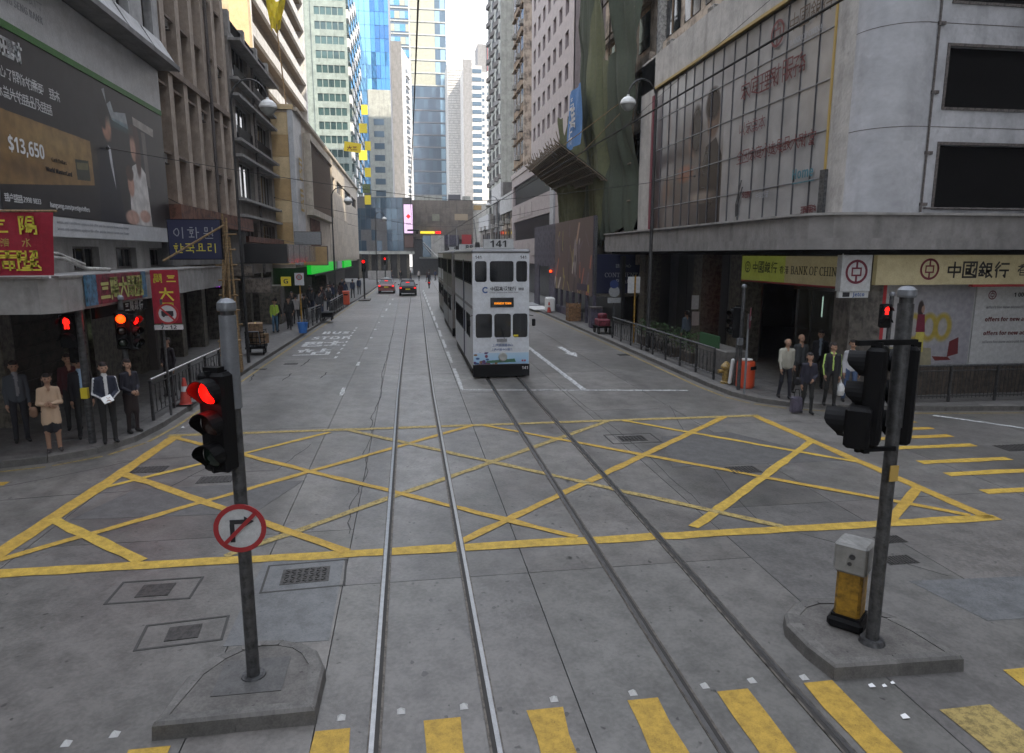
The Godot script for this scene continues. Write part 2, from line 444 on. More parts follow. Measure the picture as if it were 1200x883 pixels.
	mt("pink_tile", lin(.45, .385, .39), .55, "g_fine", 3.0)
	mt("pink_tile_b", lin(.41, .35, .36), .55, "g_fine", 2.4)
	mt("pink_tile_c", lin(.47, .41, .405), .55, "g_fine", 2.8)
	mt("old_wall", lin(.24, .17, .11), .9, "g_stain", 4.0)
	mt("old_beige", lin(.44, .37, .30), .9, "g_stain", 5.0)
	mt("slab_grey", lin(.40, .41, .38), .85, "g_wall", 7.0)
	mt("podium", lin(.20, .17, .145), .55, "g_wall", 6.0)
	mt("podium_b", lin(.17, .145, .125), .5, "g_wall", 6.0)
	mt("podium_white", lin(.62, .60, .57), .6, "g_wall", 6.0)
	mt("stone_dark", lin(.115, .115, .12), .35, "g_wall", 2.0)
	mt("stone_black", lin(.028, .027, .028), .3, "g_fine", 1.5)
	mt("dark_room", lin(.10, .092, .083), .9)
	mt("shop_wall", lin(.045, .037, .028), .7, "g_stain", 2.0)
	mt("shop_tile", lin(.13, .115, .09), .5, "g_stain", 1.0)
	mt("wood_dark", lin(.085, .05, .028), .55, "g_stain", .8)
	mt("brown_wall", lin(.075, .058, .045), .7, "g_stain", 1.2)
	mt("ac_white", lin(.40, .39, .37), .6, "g_stain", .9)
	mt("pipe", lin(.12, .105, .10), .6, "g_stain", .5)
	mt("net_green", lin(.10, .108, .05), .85, "g_wall", 1.2)
	mt("net_dark", lin(.05, .062, .04), .9, "g_wall", 1.0)
	mt("net_bright", lin(.115, .15, .05), .85, "g_stain", 1.0)
	mt("hoard_purple", lin(.085, .075, .11), .6, "g_stain", 2.0)
	# glass
	mt("glass_dark", lin(.018, .02, .023), .08)
	mt("glass_black", lin(.006, .0058, .006), .4, "", 1, 0, {"metallic_specular": .2})
	mt("glass_room", lin(.03, .034, .04), .06)
	mt("glass_curtain", lin(.32, .33, .35), .16, "g_fine", 2.5)
	mt("glass_teal", lin(.05, .10, .10), .08, "", 1, .3)
	mt("glass_teal_b", lin(.035, .07, .075), .08, "", 1, .3)
	mt("glass_blue", lin(.06, .20, .42), .06, "", 1, .6)
	mt("glass_blue_b", lin(.04, .13, .30), .07, "", 1, .6)
	mt("glass_blue_c", lin(.15, .34, .58), .06, "", 1, .6)
	mt("glass_navy", lin(.03, .055, .085), .1, "", 1, .3)
	mt("glass_navy_b", lin(.05, .085, .12), .1, "", 1, .35)
	mt("glass_sky", lin(.18, .28, .35), .1, "", 1, .4)
	mt("glass_cream", lin(.30, .30, .23), .5, "g_fine", 6.0)
	mt("mullion", lin(.10, .10, .11), .5, "", 1, .3)
	mt("mullion_light", lin(.24, .245, .255), .5)
	mt("brass_trim", lin(.36, .25, .07), .5)
	mt("oil", lin(.06, .058, .056), .4, "g_road", .6)
	mt("door_glass", lin(.2, .2, .2, .25), .04, "", 1, 0, {"transparency": BaseMaterial3D.TRANSPARENCY_ALPHA})
	mt("tram_glass", lin(.02, .022, .025, .72), .05, "", 1, 0, {"transparency": BaseMaterial3D.TRANSPARENCY_ALPHA})
	# vehicles
	mt("tram_white", lin(.70, .735, .79), .3, "g_fine", 1.5, 0, {"clearcoat_enabled": true, "clearcoat": .4})
	mt("tram_grey", lin(.24, .245, .26), .4, "g_fine", 1.5)
	mt("tram_brown", lin(.16, .145, .135), .4, "g_fine", 1.5)
	mt("tram_black", lin(.010, .010, .011), .5, "", 1, 0, {"metallic_specular": .25})
	mt("tram_navy", lin(.012, .02, .07), .4)
	mt("car_red", lin(.13, .007, .007), .25, "", 1, 0, {"clearcoat_enabled": true, "clearcoat": .7})
	mt("car_dark", lin(.010, .011, .013), .4, "", 1, 0, {"metallic_specular": .3})
	mt("car_silver", lin(.25, .25, .26), .3)
	mt("tyre", lin(.012, .012, .012), .85)
	mt("chrome", lin(.55, .55, .56), .15, "", 1, .9)
	mt("amber", lin(.4, .14, .01), .3)
	# lights
	glow("lens_red", Color(1, .05, .025), 1.1)
	glow("lens_amberred", Color(1, .22, .02), 1.7)
	glow("man_red", Color(1, .08, .04), 1.1)
	glow("tail_red", Color(1, .05, .025), .7)
	glow("led_amber", Color(1, .58, .04), .4)
	glow("tube_orange", Color(1, .35, .04), .35)
	glow("tube_white", Color(.85, 1, .92), .3)
	glow("shop_green", Color(.01, .72, .16), .22)
	glow("violet", Color(.75, .25, 1), .5)
	glow("led_board", Color(.92, .78, .92), .24)
	glow("led_yellow", Color(1, .9, .2), .3)
	glow("room_light", Color(.85, .95, .8), .3)
	mt("lens_off", lin(.025, .012, .01), .25)
	mt("lens_off_g", lin(.01, .02, .015), .25)
	mt("people", Color.WHITE, .8, "", 1, 0, {"vertex_color_use_as_albedo": true})
# ---------------------------------------------------------------- ground, road, pavements
const LK := [Vector2(-70, -12.6), Vector2(-12, -13.6), Vector2(-8.4, -13.95), Vector2(-7.2, -14.3), Vector2(-6.5, -14.85), Vector2(-6.08, -15.7), Vector2(-5.92, -17), Vector2(-5.86, -19), Vector2(-5.7, -26), Vector2(-5.3, -40), Vector2(-4.85, -58), Vector2(-4.3, -73), Vector2(-3.4, -118)]
const RK := [Vector2(9.3, -135), Vector2(9.3, -60), Vector2(9.28, -30), Vector2(9.2, -20), Vector2(9.3, -18.4), Vector2(9.6, -17.5), Vector2(10.2, -16.85), Vector2(11.2, -16.35), Vector2(12.6, -15.98), Vector2(14, -15.75), Vector2(16, -15.5), Vector2(22, -15.1), Vector2(70, -13.5)]
func rail_x(x: float, z: float) -> float:
	return x + maxf(0.0, -z - 22.0) * .0115
func ground():
	var g := MB.new(); g.mm(Vector3(-900, -1.2, -1300), Vector3(900, -.30, 300))
	struct(obj("ground", g, "road_dark"))
	var rd := Node3D.new(); rd.name = "road"; add_child(rd); struct(rd)
	var base := MB.new(); base.mm(Vector3(-70, -.28, -140), Vector3(70, -.045, 26))
	obj("bedding", base, "joint", rd)
	# concrete slabs, cast between the joints
	var cols := [[-70, -52], [-52, -40], [-40, -28], [-28, -18], [-18, -12.2], [-12.2, -8.9], [-8.9, -5.45], [-5.45, -2.0], [-2.0, -.92], [-.92, 1.45], [1.45, 4.55], [4.55, 6.95], [6.95, 10.4], [10.4, 14.2], [14.2, 19], [19, 27], [27, 40], [40, 55], [55, 70]]
	var rng := RandomNumberGenerator.new(); rng.seed = 5
	var n1 := noise(5, .16, 4); var n2 := noise(9, .55, 3); var n3 := noise(17, .05, 3)
	for ci in cols.size():
		var x0: float = cols[ci][0]; var x1: float = cols[ci][1]
		var inner: bool = x0 > -9 and x1 < 10.5
		var z := 26.0
		var zend := -75.0 if inner else -17.2
		while z > zend:
			var len := rng.randf_range(5.2, 8.6) if z < -3 else 9.0
			if ci == 9 or ci == 10: len *= 1.9
			var z1 := maxf(z - len, zend)
			if z1 - zend < 1.5: z1 = zend
			var tone := rng.randf_range(.90, 1.08)
			if ci == 12 and z < -14: tone *= .96
			if x0 > 10 or x1 < -9: tone *= .92
			var warm := rng.randf_range(-.012, .012)
			var step := .3 if z > -20 else (.5 if z > -34 else 1.2)
			if not inner: step = 1.4
			if z > -2.0: step = 3.0
			var nx := maxi(1, int(ceil((x1 - x0) / step))); var nz := maxi(1, int(ceil((z - z1) / step)))
			var m := MB.new(); var gap := .0055
			var P := []; var C := []
			for j in nz + 1:
				for i in nx + 1:
					var p := Vector3(lerpf(x0 + gap, x1 - gap, float(i) / nx), 0, lerpf(z - gap, z1 + gap, float(j) / nz))
					var q := .157 * tone * (1.0 + n1.get_noise_2d(p.x, p.z) * .34 + n2.get_noise_2d(p.x, p.z) * .20 + n3.get_noise_2d(p.x * .4, p.z) * .25)
					# oil drips and tyre rubber run along the lanes, dark and broken
					var lane := n2.get_noise_2d(p.x * 1.2, p.z * .12 + 40.0)
					q *= 1.0 - .38 * clampf(lane - .04, 0, .45) * 2.0
					P.append(p); C.append(Color(q * (1.045 + warm), q, q * (.945 - warm)))
			for j in nz:
				for i in nx:
					var a := j * (nx + 1) + i
					var id := [a, a + 1, a + nx + 2, a + nx + 1]
					for t in [[0, 1, 2], [0, 2, 3]]:
						for k in [0, 2, 1]:
							m.v.append(P[id[t[k]]]); m.n.append(Vector3.UP); m.uv.append(Vector2.ZERO); m.c.append(C[id[t[k]]])
			m.col = Color(.10, .10, .10)
			var A := Vector3(x0 + gap, 0, z - gap); var B := Vector3(x1 - gap, 0, z1 + gap); var D := Vector3(0, -.045, 0)
			m.quad(A + D, Vector3(B.x, -.045, A.z), Vector3(B.x, 0, A.z), A)
			m.quad(B + D, Vector3(A.x, -.045, B.z), Vector3(A.x, 0, B.z), B)
			m.quad(Vector3(B.x, -.045, A.z), B + D, B, Vector3(B.x, 0, A.z))
			m.quad(Vector3(A.x, -.045, B.z), A + D, A, Vector3(A.x, 0, B.z))
			obj("concrete_slab", m, "road", rd)
			z = z1
	var far := MB.new(); far.mm(Vector3(-14, -.04, -140), Vector3(20, -.004, -75.01)); obj("far_surface", far, "road_far", rd)
	# cracks: thin uneven tar lines
	crack(rd, [Vector2(-.95, -15.5), Vector2(-1.02, -17.5), Vector2(-.9, -20.5), Vector2(-1.0, -24), Vector2(-.93, -30), Vector2(-.9, -38)], .03)
	crack(rd, [Vector2(-.98, -9.8), Vector2(-1.05, -11.2), Vector2(-.88, -12.6), Vector2(-1.0, -14), Vector2(-.93, -15.5)], .022)
	crack(rd, [Vector2(4.62, -21), Vector2(4.75, -17), Vector2(4.8, -13), Vector2(4.7, -10.2)], .02)
	crack(rd, [Vector2(-8.9, -11.8), Vector2(-6.3, -13.6), Vector2(-5.6, -14.2)], .025)
	crack(rd, [Vector2(-5.9, -14.2), Vector2(-3.6, -14.5), Vector2(-4.35, -12.4), Vector2(-9, -11.9)], .025)
	crack(rd, [Vector2(-2.2, -15.0), Vector2(-2.6, -13.2), Vector2(-4.2, -13.0)], .022)
	crack(rd, [Vector2(7.0, -17.5), Vector2(6.0, -13.5), Vector2(5.3, -9.4), Vector2(6.8, -7.3)], .02)
	crack(rd, [Vector2(-5.2, -23.0), Vector2(-5.4, -24.3)], .05); crack(rd, [Vector2(-4.17, -23.0), Vector2(-4.13, -24.3)], .05)
	crack(rd, [Vector2(-2.97, -23.2), Vector2(-2.94, -24.4)], .05); crack(rd, [Vector2(-4.04, -25.8), Vector2(-3.95, -27.6)], .05)
	# darker repair patches
	var pm := func(pts: Array, mat: String, y := .004):
		var m := MB.new(); var pl := PackedVector2Array(); pl.append_array(pts); m.prism(pl, -.02, y); obj("repair_patch", m, mat, rd)
	pm.call([Vector2(-5.35, -11.05), Vector2(-2.55, -10.9), Vector2(-2.0, -12.45), Vector2(-4.9, -12.35)], "patch")
	pm.call([Vector2(5.0, -12.2), Vector2(8.6, -12.1), Vector2(7.3, -14.6), Vector2(5.6, -14.4)], "patch")
	pm.call([Vector2(6.2, -7.25), Vector2(8.5, -7.1), Vector2(8.5, -6.2), Vector2(6.4, -6.25)], "patch_b")
	pm.call([Vector2(-2.05, -7.0), Vector2(-.95, -6.95), Vector2(-.97, -9.1), Vector2(-2.03, -9.15)], "patch_b")
	# cover plates and gratings let into the slabs
	for q in [[-3.2, -8.42, .95, .55, 0.0, .4], [-2.55, -7.35, .85, .5, .1, .4], [-1.42, -8.55, 1.0, .75, .05, .6], [4.9, -14.35, 1.1, .75, 0.0, .55]]:
		var fr := MB.new(); var w: float = q[2] * .5; var h: float = q[3] * .5; var bs := Basis(Vector3.UP, q[4]); var o := Vector3(q[0], 0, q[1])
		for s in [-1, 1]:
			fr.box(o + bs * Vector3(0, -.003, s * h), Vector3(w * 2 + .03, .02, .028), bs); fr.box(o + bs * Vector3(s * w, -.002, 0), Vector3(.028, .02, h * 2), bs)
		var f := obj("cover_frame", fr, "joint", rd)
		var pl := MB.new(); pl.box(o + Vector3(0, .0, 0), Vector3(w * 2 * q[5], .016, h * 1.15), bs)
		if q[5] > .5:
			for i in 7:
				for j in 6: pl.box(o + bs * Vector3((i - 3) * w * .155, .011, (j - 2.5) * h * .17), Vector3(.05, .012, .02), bs * Basis(Vector3.UP, .7 if (i + j) % 2 else -.7))
		obj("cover_plate", pl, "iron", f)
	for q in [[-5.05, -13.55, .62, .4], [-3.62, -12.75, .62, .4], [6.85, -8.45, .4, .24], [6.5, -7.82, .45, .25], [6.3, -11.85, .6, .4], [12.9, -12.4, .9, .45], [10.5, -14.3, .6, .35], [-5.4, -25.4, .45, .3], [-4.5, -26.5, .5, .3], [8.7, -26.9, .45, .4], [1.2, -9.0, .0, .0]]:
		if q[2] == 0.0: continue
		var m := MB.new(); m.mm(Vector3(q[0] - q[2] * .5, -.02, q[1] - q[3] * .5), Vector3(q[0] + q[2] * .5, .004, q[1] + q[3] * .5))
		var gr := obj("drain_grating", m, "joint", rd)
		var bm := MB.new()
		for i in 9: bm.box(Vector3(q[0] + (i - 4) * q[2] * .107, .008, q[1]), Vector3(q[2] * .05, .012, q[3] * .92))
		obj("bars", bm, "iron", gr)
	# oil drips and specks, thickest along the tracks
	var om := MB.new(); rng.seed = 31
	for i in 420:
		var ox := rng.randf_range(-9, 12); var oz := rng.randf_range(-26, -4.2)
		if i % 3: ox = [-.75, 1.0, 2.2, 3.9, .15, 3.0][i % 6] + rng.randfn() * .16
		var rr := rng.randf_range(.008, .03) * (1.8 if i % 17 == 0 else 1.0); var o0 := Vector3(ox, .0032, oz); var pv2 := []
		for k in 7: pv2.append(o0 + Vector3(cos(TAU * k / 7), 0, -sin(TAU * k / 7)) * rr * rng.randf_range(.6, 1.25) * Vector3(1, 1, 1.4))
		for k in 7: om.flat(o0, pv2[k], pv2[(k + 1) % 7])
	obj("oil_specks", om, "oil", rd).set_meta("kind", "stuff")
	# tram tracks
	for t in [[-.415, "tram track whose two shiny rails start at the photo's bottom left of centre"], [2.49, "tram track that runs under the white double-deck tram"]]:
		var tr := thing("tram_track", t[1], "tram track", Vector3.ZERO, 0, "tram tracks in the road")
		for s in 2:
			var x: float = t[0] + s * 1.067
			var path := []
			var z := 16.0
			while z > -112: path.append(Vector2(rail_x(x, z), z)); z -= 6.0
			var inn := 1.0 if s == 0 else -1.0
			ribbon_obj("rail", tr, path, .0, .042, .0155, "rail_steel" if t[0] < 0 or s == 1 else "rail_steel")
			ribbon_obj("flange_groove", tr, path, inn * .041, .038, .0135, "rail_side")
			ribbon_obj("guard_strip", tr, path, inn * .072, .022, .0145, "rail_dull")
			ribbon_obj("rail_edge", tr, path, -inn * .029, .014, .0140, "rail_dull")
	# pavements with kerb stones
	for side in 2:
		var pts := PackedVector2Array(); pts.append_array(LK if side == 0 else RK)
		var pv := Node3D.new(); pv.name = "pavement_left" if side == 0 else "pavement_right"; add_child(pv); struct(pv)
		var inset := PackedVector2Array()
		for i in pts.size():
			var d := (pts[mini(i + 1, pts.size() - 1)] - pts[maxi(i - 1, 0)]).normalized()
			inset.append(pts[i] + Vector2(d.y, -d.x) * (.26))
		var poly := inset.duplicate()
		if side == 0: poly.append_array([Vector2(-30, -118), Vector2(-70, -60)])
		else: poly.append_array([Vector2(70, -60), Vector2(30, -135)])
		var m := MB.new(); m.prism(poly, -.2, .125); obj("paving", m, "pave", pv)
		var rng2 := RandomNumberGenerator.new(); rng2.seed = 12 + side
		for i in pts.size() - 1:
			var L := pts[i].distance_to(pts[i + 1])
			if absf(pts[i].x) > 26 and absf(pts[i + 1].x) > 17: continue
			var k := maxi(1, int(round(L / (1.0 if L < 30 else 3.0))))
			for j in k:
				var a := pts[i].lerp(pts[i + 1], float(j) / k); var b := pts[i].lerp(pts[i + 1], float(j + 1) / k)
				var a2 := inset[i].lerp(inset[i + 1], float(j) / k); var b2 := inset[i].lerp(inset[i + 1], float(j + 1) / k)
				var e := (b - a).normalized() * .006
				var ks := MB.new()
				var up := .13 + rng2.randf_range(-.004, .004)
				ks.prism(PackedVector2Array([a + e, b - e, b2 - e, a2 + e]), -.1, up)
				obj("kerb_stone", ks, "kerb" if rng2.randf() < .65 else "kerb_b", pv)
	# paving slabs on the near corners
	for q in [[-8.3, -6.25, -24, -15.6, .62], [9.9, 12.0, -34, -17.8, .62]]:
		var pv := get_node("pavement_left" if q[0] < 0 else "pavement_right")
		var z: float = q[3]; var rngp := RandomNumberGenerator.new(); rngp.seed = 8
		while z > q[2]:
			var x: float = q[0]
			while x + q[4] < q[1] + .01:
				bx("paving_slab", pv, Vector3(x + q[4] * .5, .127, z - q[4] * .5), Vector3(q[4] - .012, .012, q[4] - .012), "pave" if rngp.randf() < .6 else "pave_b")
				x += q[4]
			z -= q[4]
func crack(rd: Node, pts: Array, w: float):
	var fine := []
	var n := noise(int(pts[0].x * 100), 1.4, 2)
	for i in pts.size() - 1:
		for k in 6:
			var p: Vector2 = pts[i].lerp(pts[i + 1], k / 6.0); fine.append(p + Vector2(n.get_noise_2d(p.x, p.y), n.get_noise_2d(p.y, p.x)) * .07)
	fine.append(pts[-1])
	var m := MB.new()
	for i in fine.size() - 1:
		var d: Vector2 = (fine[i + 1] - fine[i]).normalized(); var s := Vector2(-d.y, d.x) * w * .5 * (.6 + .8 * absf(n.get_noise_1d(i * 3.1)))
		var a: Vector2 = fine[i]; var b: Vector2 = fine[i + 1]
		m.quad(Vector3(a.x - s.x, .0035, a.y - s.y), Vector3(b.x - s.x, .0035, b.y - s.y), Vector3(b.x + s.x, .0035, b.y + s.y), Vector3(a.x + s.x, .0035, a.y + s.y))
	fix_up(m); obj("tar_line", m, "joint", rd)
func fix_up(m: MB):
	for i in range(0, m.v.size(), 3):
		if m.n[i].y < 0:
			var t := m.v[i]; m.v[i] = m.v[i + 1]; m.v[i + 1] = t
			for k in 3: m.n[i + k] = Vector3.UP
func ribbon_obj(called: String, parent: Node, path: Array, off: float, w: float, y: float, mat):
	var m := MB.new()
	for i in path.size() - 1:
		var a: Vector2 = path[i]; var b: Vector2 = path[i + 1]
		m.quad(Vector3(a.x + off - w * .5, y, a.y), Vector3(a.x + off + w * .5, y, a.y), Vector3(b.x + off + w * .5, y, b.y), Vector3(b.x + off - w * .5, y, b.y))
		for s in [-1, 1]:
			var p := Vector3(a.x + off + s * w * .5, y, a.y); var q := Vector3(b.x + off + s * w * .5, y, b.y); var d := Vector3(0, -.03, 0)
			if s > 0: m.quad(p + d, q + d, q, p)
			else: m.quad(q + d, p + d, p, q)
	obj(called, m, mat, parent)
func bar(rd: Node, a: Vector2, b: Vector2, w: float, mat: String, called := "yellow_line", y := .008, ragged := .035):
	var m := MB.new(); var L := a.distance_to(b); var d := (b - a) / L; var s := Vector2(-d.y, d.x)
	var k := maxi(1, int(L / .35)); var n := noise(int(a.x * 91 + b.y * 37), .9, 2)
	var e := []
	for i in k + 1:
		var p := a + d * L * i / k
		e.append([p - s * (w * .5 + n.get_noise_2d(i * 2.0, 1) * ragged), p + s * (w * .5 + n.get_noise_2d(i * 2.0, 90) * ragged)])
	for i in k:
		m.quad(Vector3(e[i][0].x, y, e[i][0].y), Vector3(e[i + 1][0].x, y, e[i + 1][0].y), Vector3(e[i + 1][1].x, y, e[i + 1][1].y), Vector3(e[i][1].x, y, e[i][1].y))
	fix_up(m); obj(called, m, mat, rd)
func markings():
	var rd := get_node("road")
	# box junction: border and hatching
	for q in [[-6.0, -9.2, 9.1, -8.97, .24, 0], [-5.55, -16.15, 8.85, -16.0, .19, 2], [8.95, -8.95, 8.72, -16.0, .22, 1], [-5.75, -9.3, -5.35, -16.1, .26, 1]]:
		bar(rd, Vector2(q[0], q[1]), Vector2(q[2], q[3]), q[4], ["yellow", "yellow_b", "yellow_old"][q[5]], "yellow_line", .0085)
	var Hs := [[-5.7, -9.55, 1.48, -16.1, .14], [-2.6, -9.3, 4.87, -16.05, .15], [.55, -9.2, 7.9, -16.0, .17], [4.2, -9.3, 8.85, -13.6, .17], [7.3, -9.05, 8.85, -10.4, .17], [-5.55, -12.5, -1.9, -15.9, .13],
		[-5.65, -11.1, -3.68, -9.3, .19], [-5.5, -13.4, -.95, -9.2, .17], [-5.3, -15.9, 2.35, -9.2, .14], [-1.5, -16.05, 5.55, -9.12, .14], [1.7, -16.05, 8.75, -9.1, .14], [5.2, -16.0, 8.75, -12.0, .14]]
	var i := 0
	for h in Hs:
		bar(rd, Vector2(h[0], h[1]), Vector2(h[2], h[3]), h[4], ["yellow", "yellow_b", "yellow"][i % 3] if h[2] < 0 or h[0] > 3 else ["yellow_b", "yellow_old"][i % 2], "yellow_line", .0115 if i > 5 else .010); i += 1
	# crossing bars in the foreground and in the side street on the right
	for q in [[-.92, -.6], [.04, .35], [.97, 1.28], [1.91, 2.2], [2.79, 3.1], [3.67, 3.98], [5.76, 6.07], [-2.4, -2.1], [-4.4, -4.1]]:
		var x: float = (q[0] + q[1]) * .5
		bar(rd, Vector2(x, -5.5 if x < 5 else -5.4), Vector2(x, -2.6), .31, "yellow_b" if x < 5 else "yellow", "crossing_bar")
	bar(rd, Vector2(4.95, -4.95), Vector2(4.95, -2.6), .5, "yellow_old", "crossing_bar")
	for q in [[9.85, 11.5, -9.1], [9.85, 11.6, -10.05], [9.95, 11.7, -11.0], [10.0, 12.0, -11.75], [10.15, 12.1, -12.75], [10.2, 12.2, -13.5], [10.35, 12.3, -14.2], [10.5, 12.35, -14.85], [10.6, 12.6, -15.5]]:
		bar(rd, Vector2(q[0], q[2]), Vector2(q[1], q[2] + .02), .22, "yellow" if q[2] > -13 else "yellow_b", "crossing_bar")
	for q in [[-8.7, -12.25], [-8.9, -13.05], [-9.2, -11.0]]: bar(rd, Vector2(q[0] - 2.0, q[1] + .1), Vector2(q[0] + 1.6, q[1]), .2, "yellow_b", "crossing_bar")
	# lane lines
	bar(rd, Vector2(13.3, -15.35), Vector2(15.4, -12.6), .12, "white_paint", "white_line")
	bar(rd, Vector2(1.52, -20.5), Vector2(8.35, -19.4), .12, "white_paint", "white_line")
	bar(rd, Vector2(5.22, -20.0), Vector2(5.2, -60), .17, "white_paint", "white_line")
	var z := -20.6
	while z > -80:
		bar(rd, Vector2(1.55, z), Vector2(1.55 - (z + 20) * .002, z - (3.9 if z > -21 else 3.0)), .11, "white_paint", "white_line"); z -= 5.3 if z > -21 else 4.25
	for q in [[-2.07, -20.2, -21.4], [-1.98, -25.7, -26.6], [-1.95, -30.2, -30.8], [-1.92, -34.2, -34.7], [-1.9, -38, -38.5], [-1.85, -42, -42.5], [-1.8, -46, -46.6], [-1.7, -51, -53], [-1.6, -57, -59], [-1.5, -63, -65]]: bar(rd, Vector2(q[0], q[1]), Vector2(q[0], q[2]), .13, "white_paint", "white_line")
	z = -27.7
	while z > -39: bar(rd, Vector2(-3.0, z), Vector2(-2.98, z - .55), .1, "white_paint", "white_line"); z -= 1.25
	bar(rd, Vector2(-4.95, -27.5), Vector2(-4.2, -27.45), .08, "white_old", "white_line"); bar(rd, Vector2(-3.7, -27.6), Vector2(-3.0, -27.7), .08, "white_old", "white_line")
	# words on the road
	var wm := MB.new()
	glyphs(wm, "站", Vector3(-4.75, .008, -28.8), Vector3(1, 0, 0), 1.3, .10, 1.0, Vector3(0, 0, -1.4), 1.0)
	glyphs(wm, "士", Vector3(-3.95, .008, -31.6), Vector3(1, 0, 0), .8, .14, 1.0, Vector3(0, 0, -2.2)); glyphs(wm, "巴", Vector3(-4.85, .008, -31.4), Vector3(1, 0, 0), .75, .14, 1.0, Vector3(0, 0, -2.2))
	fix_up(wm); obj("painted_word", wm, "white_paint", rd)
	latin(rd, "STOP", Vector3(-4.8, .008, -34.6), Vector3(1, 0, 0), .55, "white_paint", true, false, 1.0, false, Vector3(0, 0, -2.0))
	latin(rd, "BUS", Vector3(-4.6, .008, -36.9), Vector3(1, 0, 0), .55, "white_paint", true, false, 1.0, false, Vector3(0, 0, -2.0))
	var ar := MB.new(); ar.prism(PackedVector2Array([Vector2(6.5, -29.7), Vector2(6.75, -29.7), Vector2(6.72, -27.9), Vector2(6.92, -27.85), Vector2(6.66, -26.6), Vector2(6.4, -27.75), Vector2(6.56, -27.85)]), 0, .008); obj("painted_arrow", ar, "white_paint", rd)
	# yellow kerb lines
	for side in 2:
		var K: Array = LK if side == 0 else RK
		for k in K.size() - 1:
			if absf(K[k].x) > 25 or absf(K[k + 1].x) > 25 or K[k].y < -90: continue
			var d: Vector2 = (K[k + 1] - K[k]).normalized(); var s := Vector2(-d.y, d.x) * .28
			bar(rd, K[k] + s, K[k + 1] + s, .07, "yellow_old", "yellow_line", .0065, .01)
	# reflective studs in front of the crossing
	for q in [[-2.62, -5.72], [-2.98, -5.66], [-.7, -5.65], [-.17, -5.66], [.4, -5.64], [1.24, -5.62], [2.0, -5.6], [2.72, -5.6], [3.21, -5.61], [3.74, -5.58], [-5.45, -16.9], [6.75, -5.55]]:
		var m := MB.new(); var o := Vector3(q[0], 0, q[1]); var h := Vector3(0, .045, 0); var e := .037
		var c4 := [o + Vector3(-e, .003, e), o + Vector3(e, .003, e), o + Vector3(e, .003, -e), o + Vector3(-e, .003, -e)]
		for k in 4: m.flat(c4[k], c4[(k + 1) % 4], o + h)
		obj("reflector_stud", m, "stud", rd)
# ---------------------------------------------------------------- left side of the street
const NE := Vector3(0, 0, -1)   # to the right on a face that looks towards +x
const SE := Vector3(1, 0, 0)    # to the right on a face that looks towards +z
const WE := Vector3(0, 0, 1)    # to the right on a face that looks towards -x
func settle(t: Node3D, base: Vector3):
	t.position = base
	for ch in t.get_children(): ch.position -= base
func ac_unit(parent: Node, at: Vector3, turn: float, s := 1.0):
	if not boxes.has("ac"):
		var m := MB.new(); m.bev(Vector3.ZERO, Vector3(.62, .42, .4), .02); boxes["ac"] = m.mesh()
		var g := MB.new()
		for i in 6: g.box(Vector3(0, -.15 + i * .055, .205), Vector3(.5, .014, .012))
		g.box(Vector3(-.2, -.24, .05), Vector3(.03, .06, .5)); g.box(Vector3(.2, -.24, .05), Vector3(.03, .06, .5))
		boxes["ac_g"] = g.mesh()
	var o := obj("air_conditioner", boxes["ac"], "ac_white", parent, at, Basis(Vector3.UP, turn).scaled(Vector3.ONE * s))
	obj("grille", boxes["ac_g"], "pipe", o)
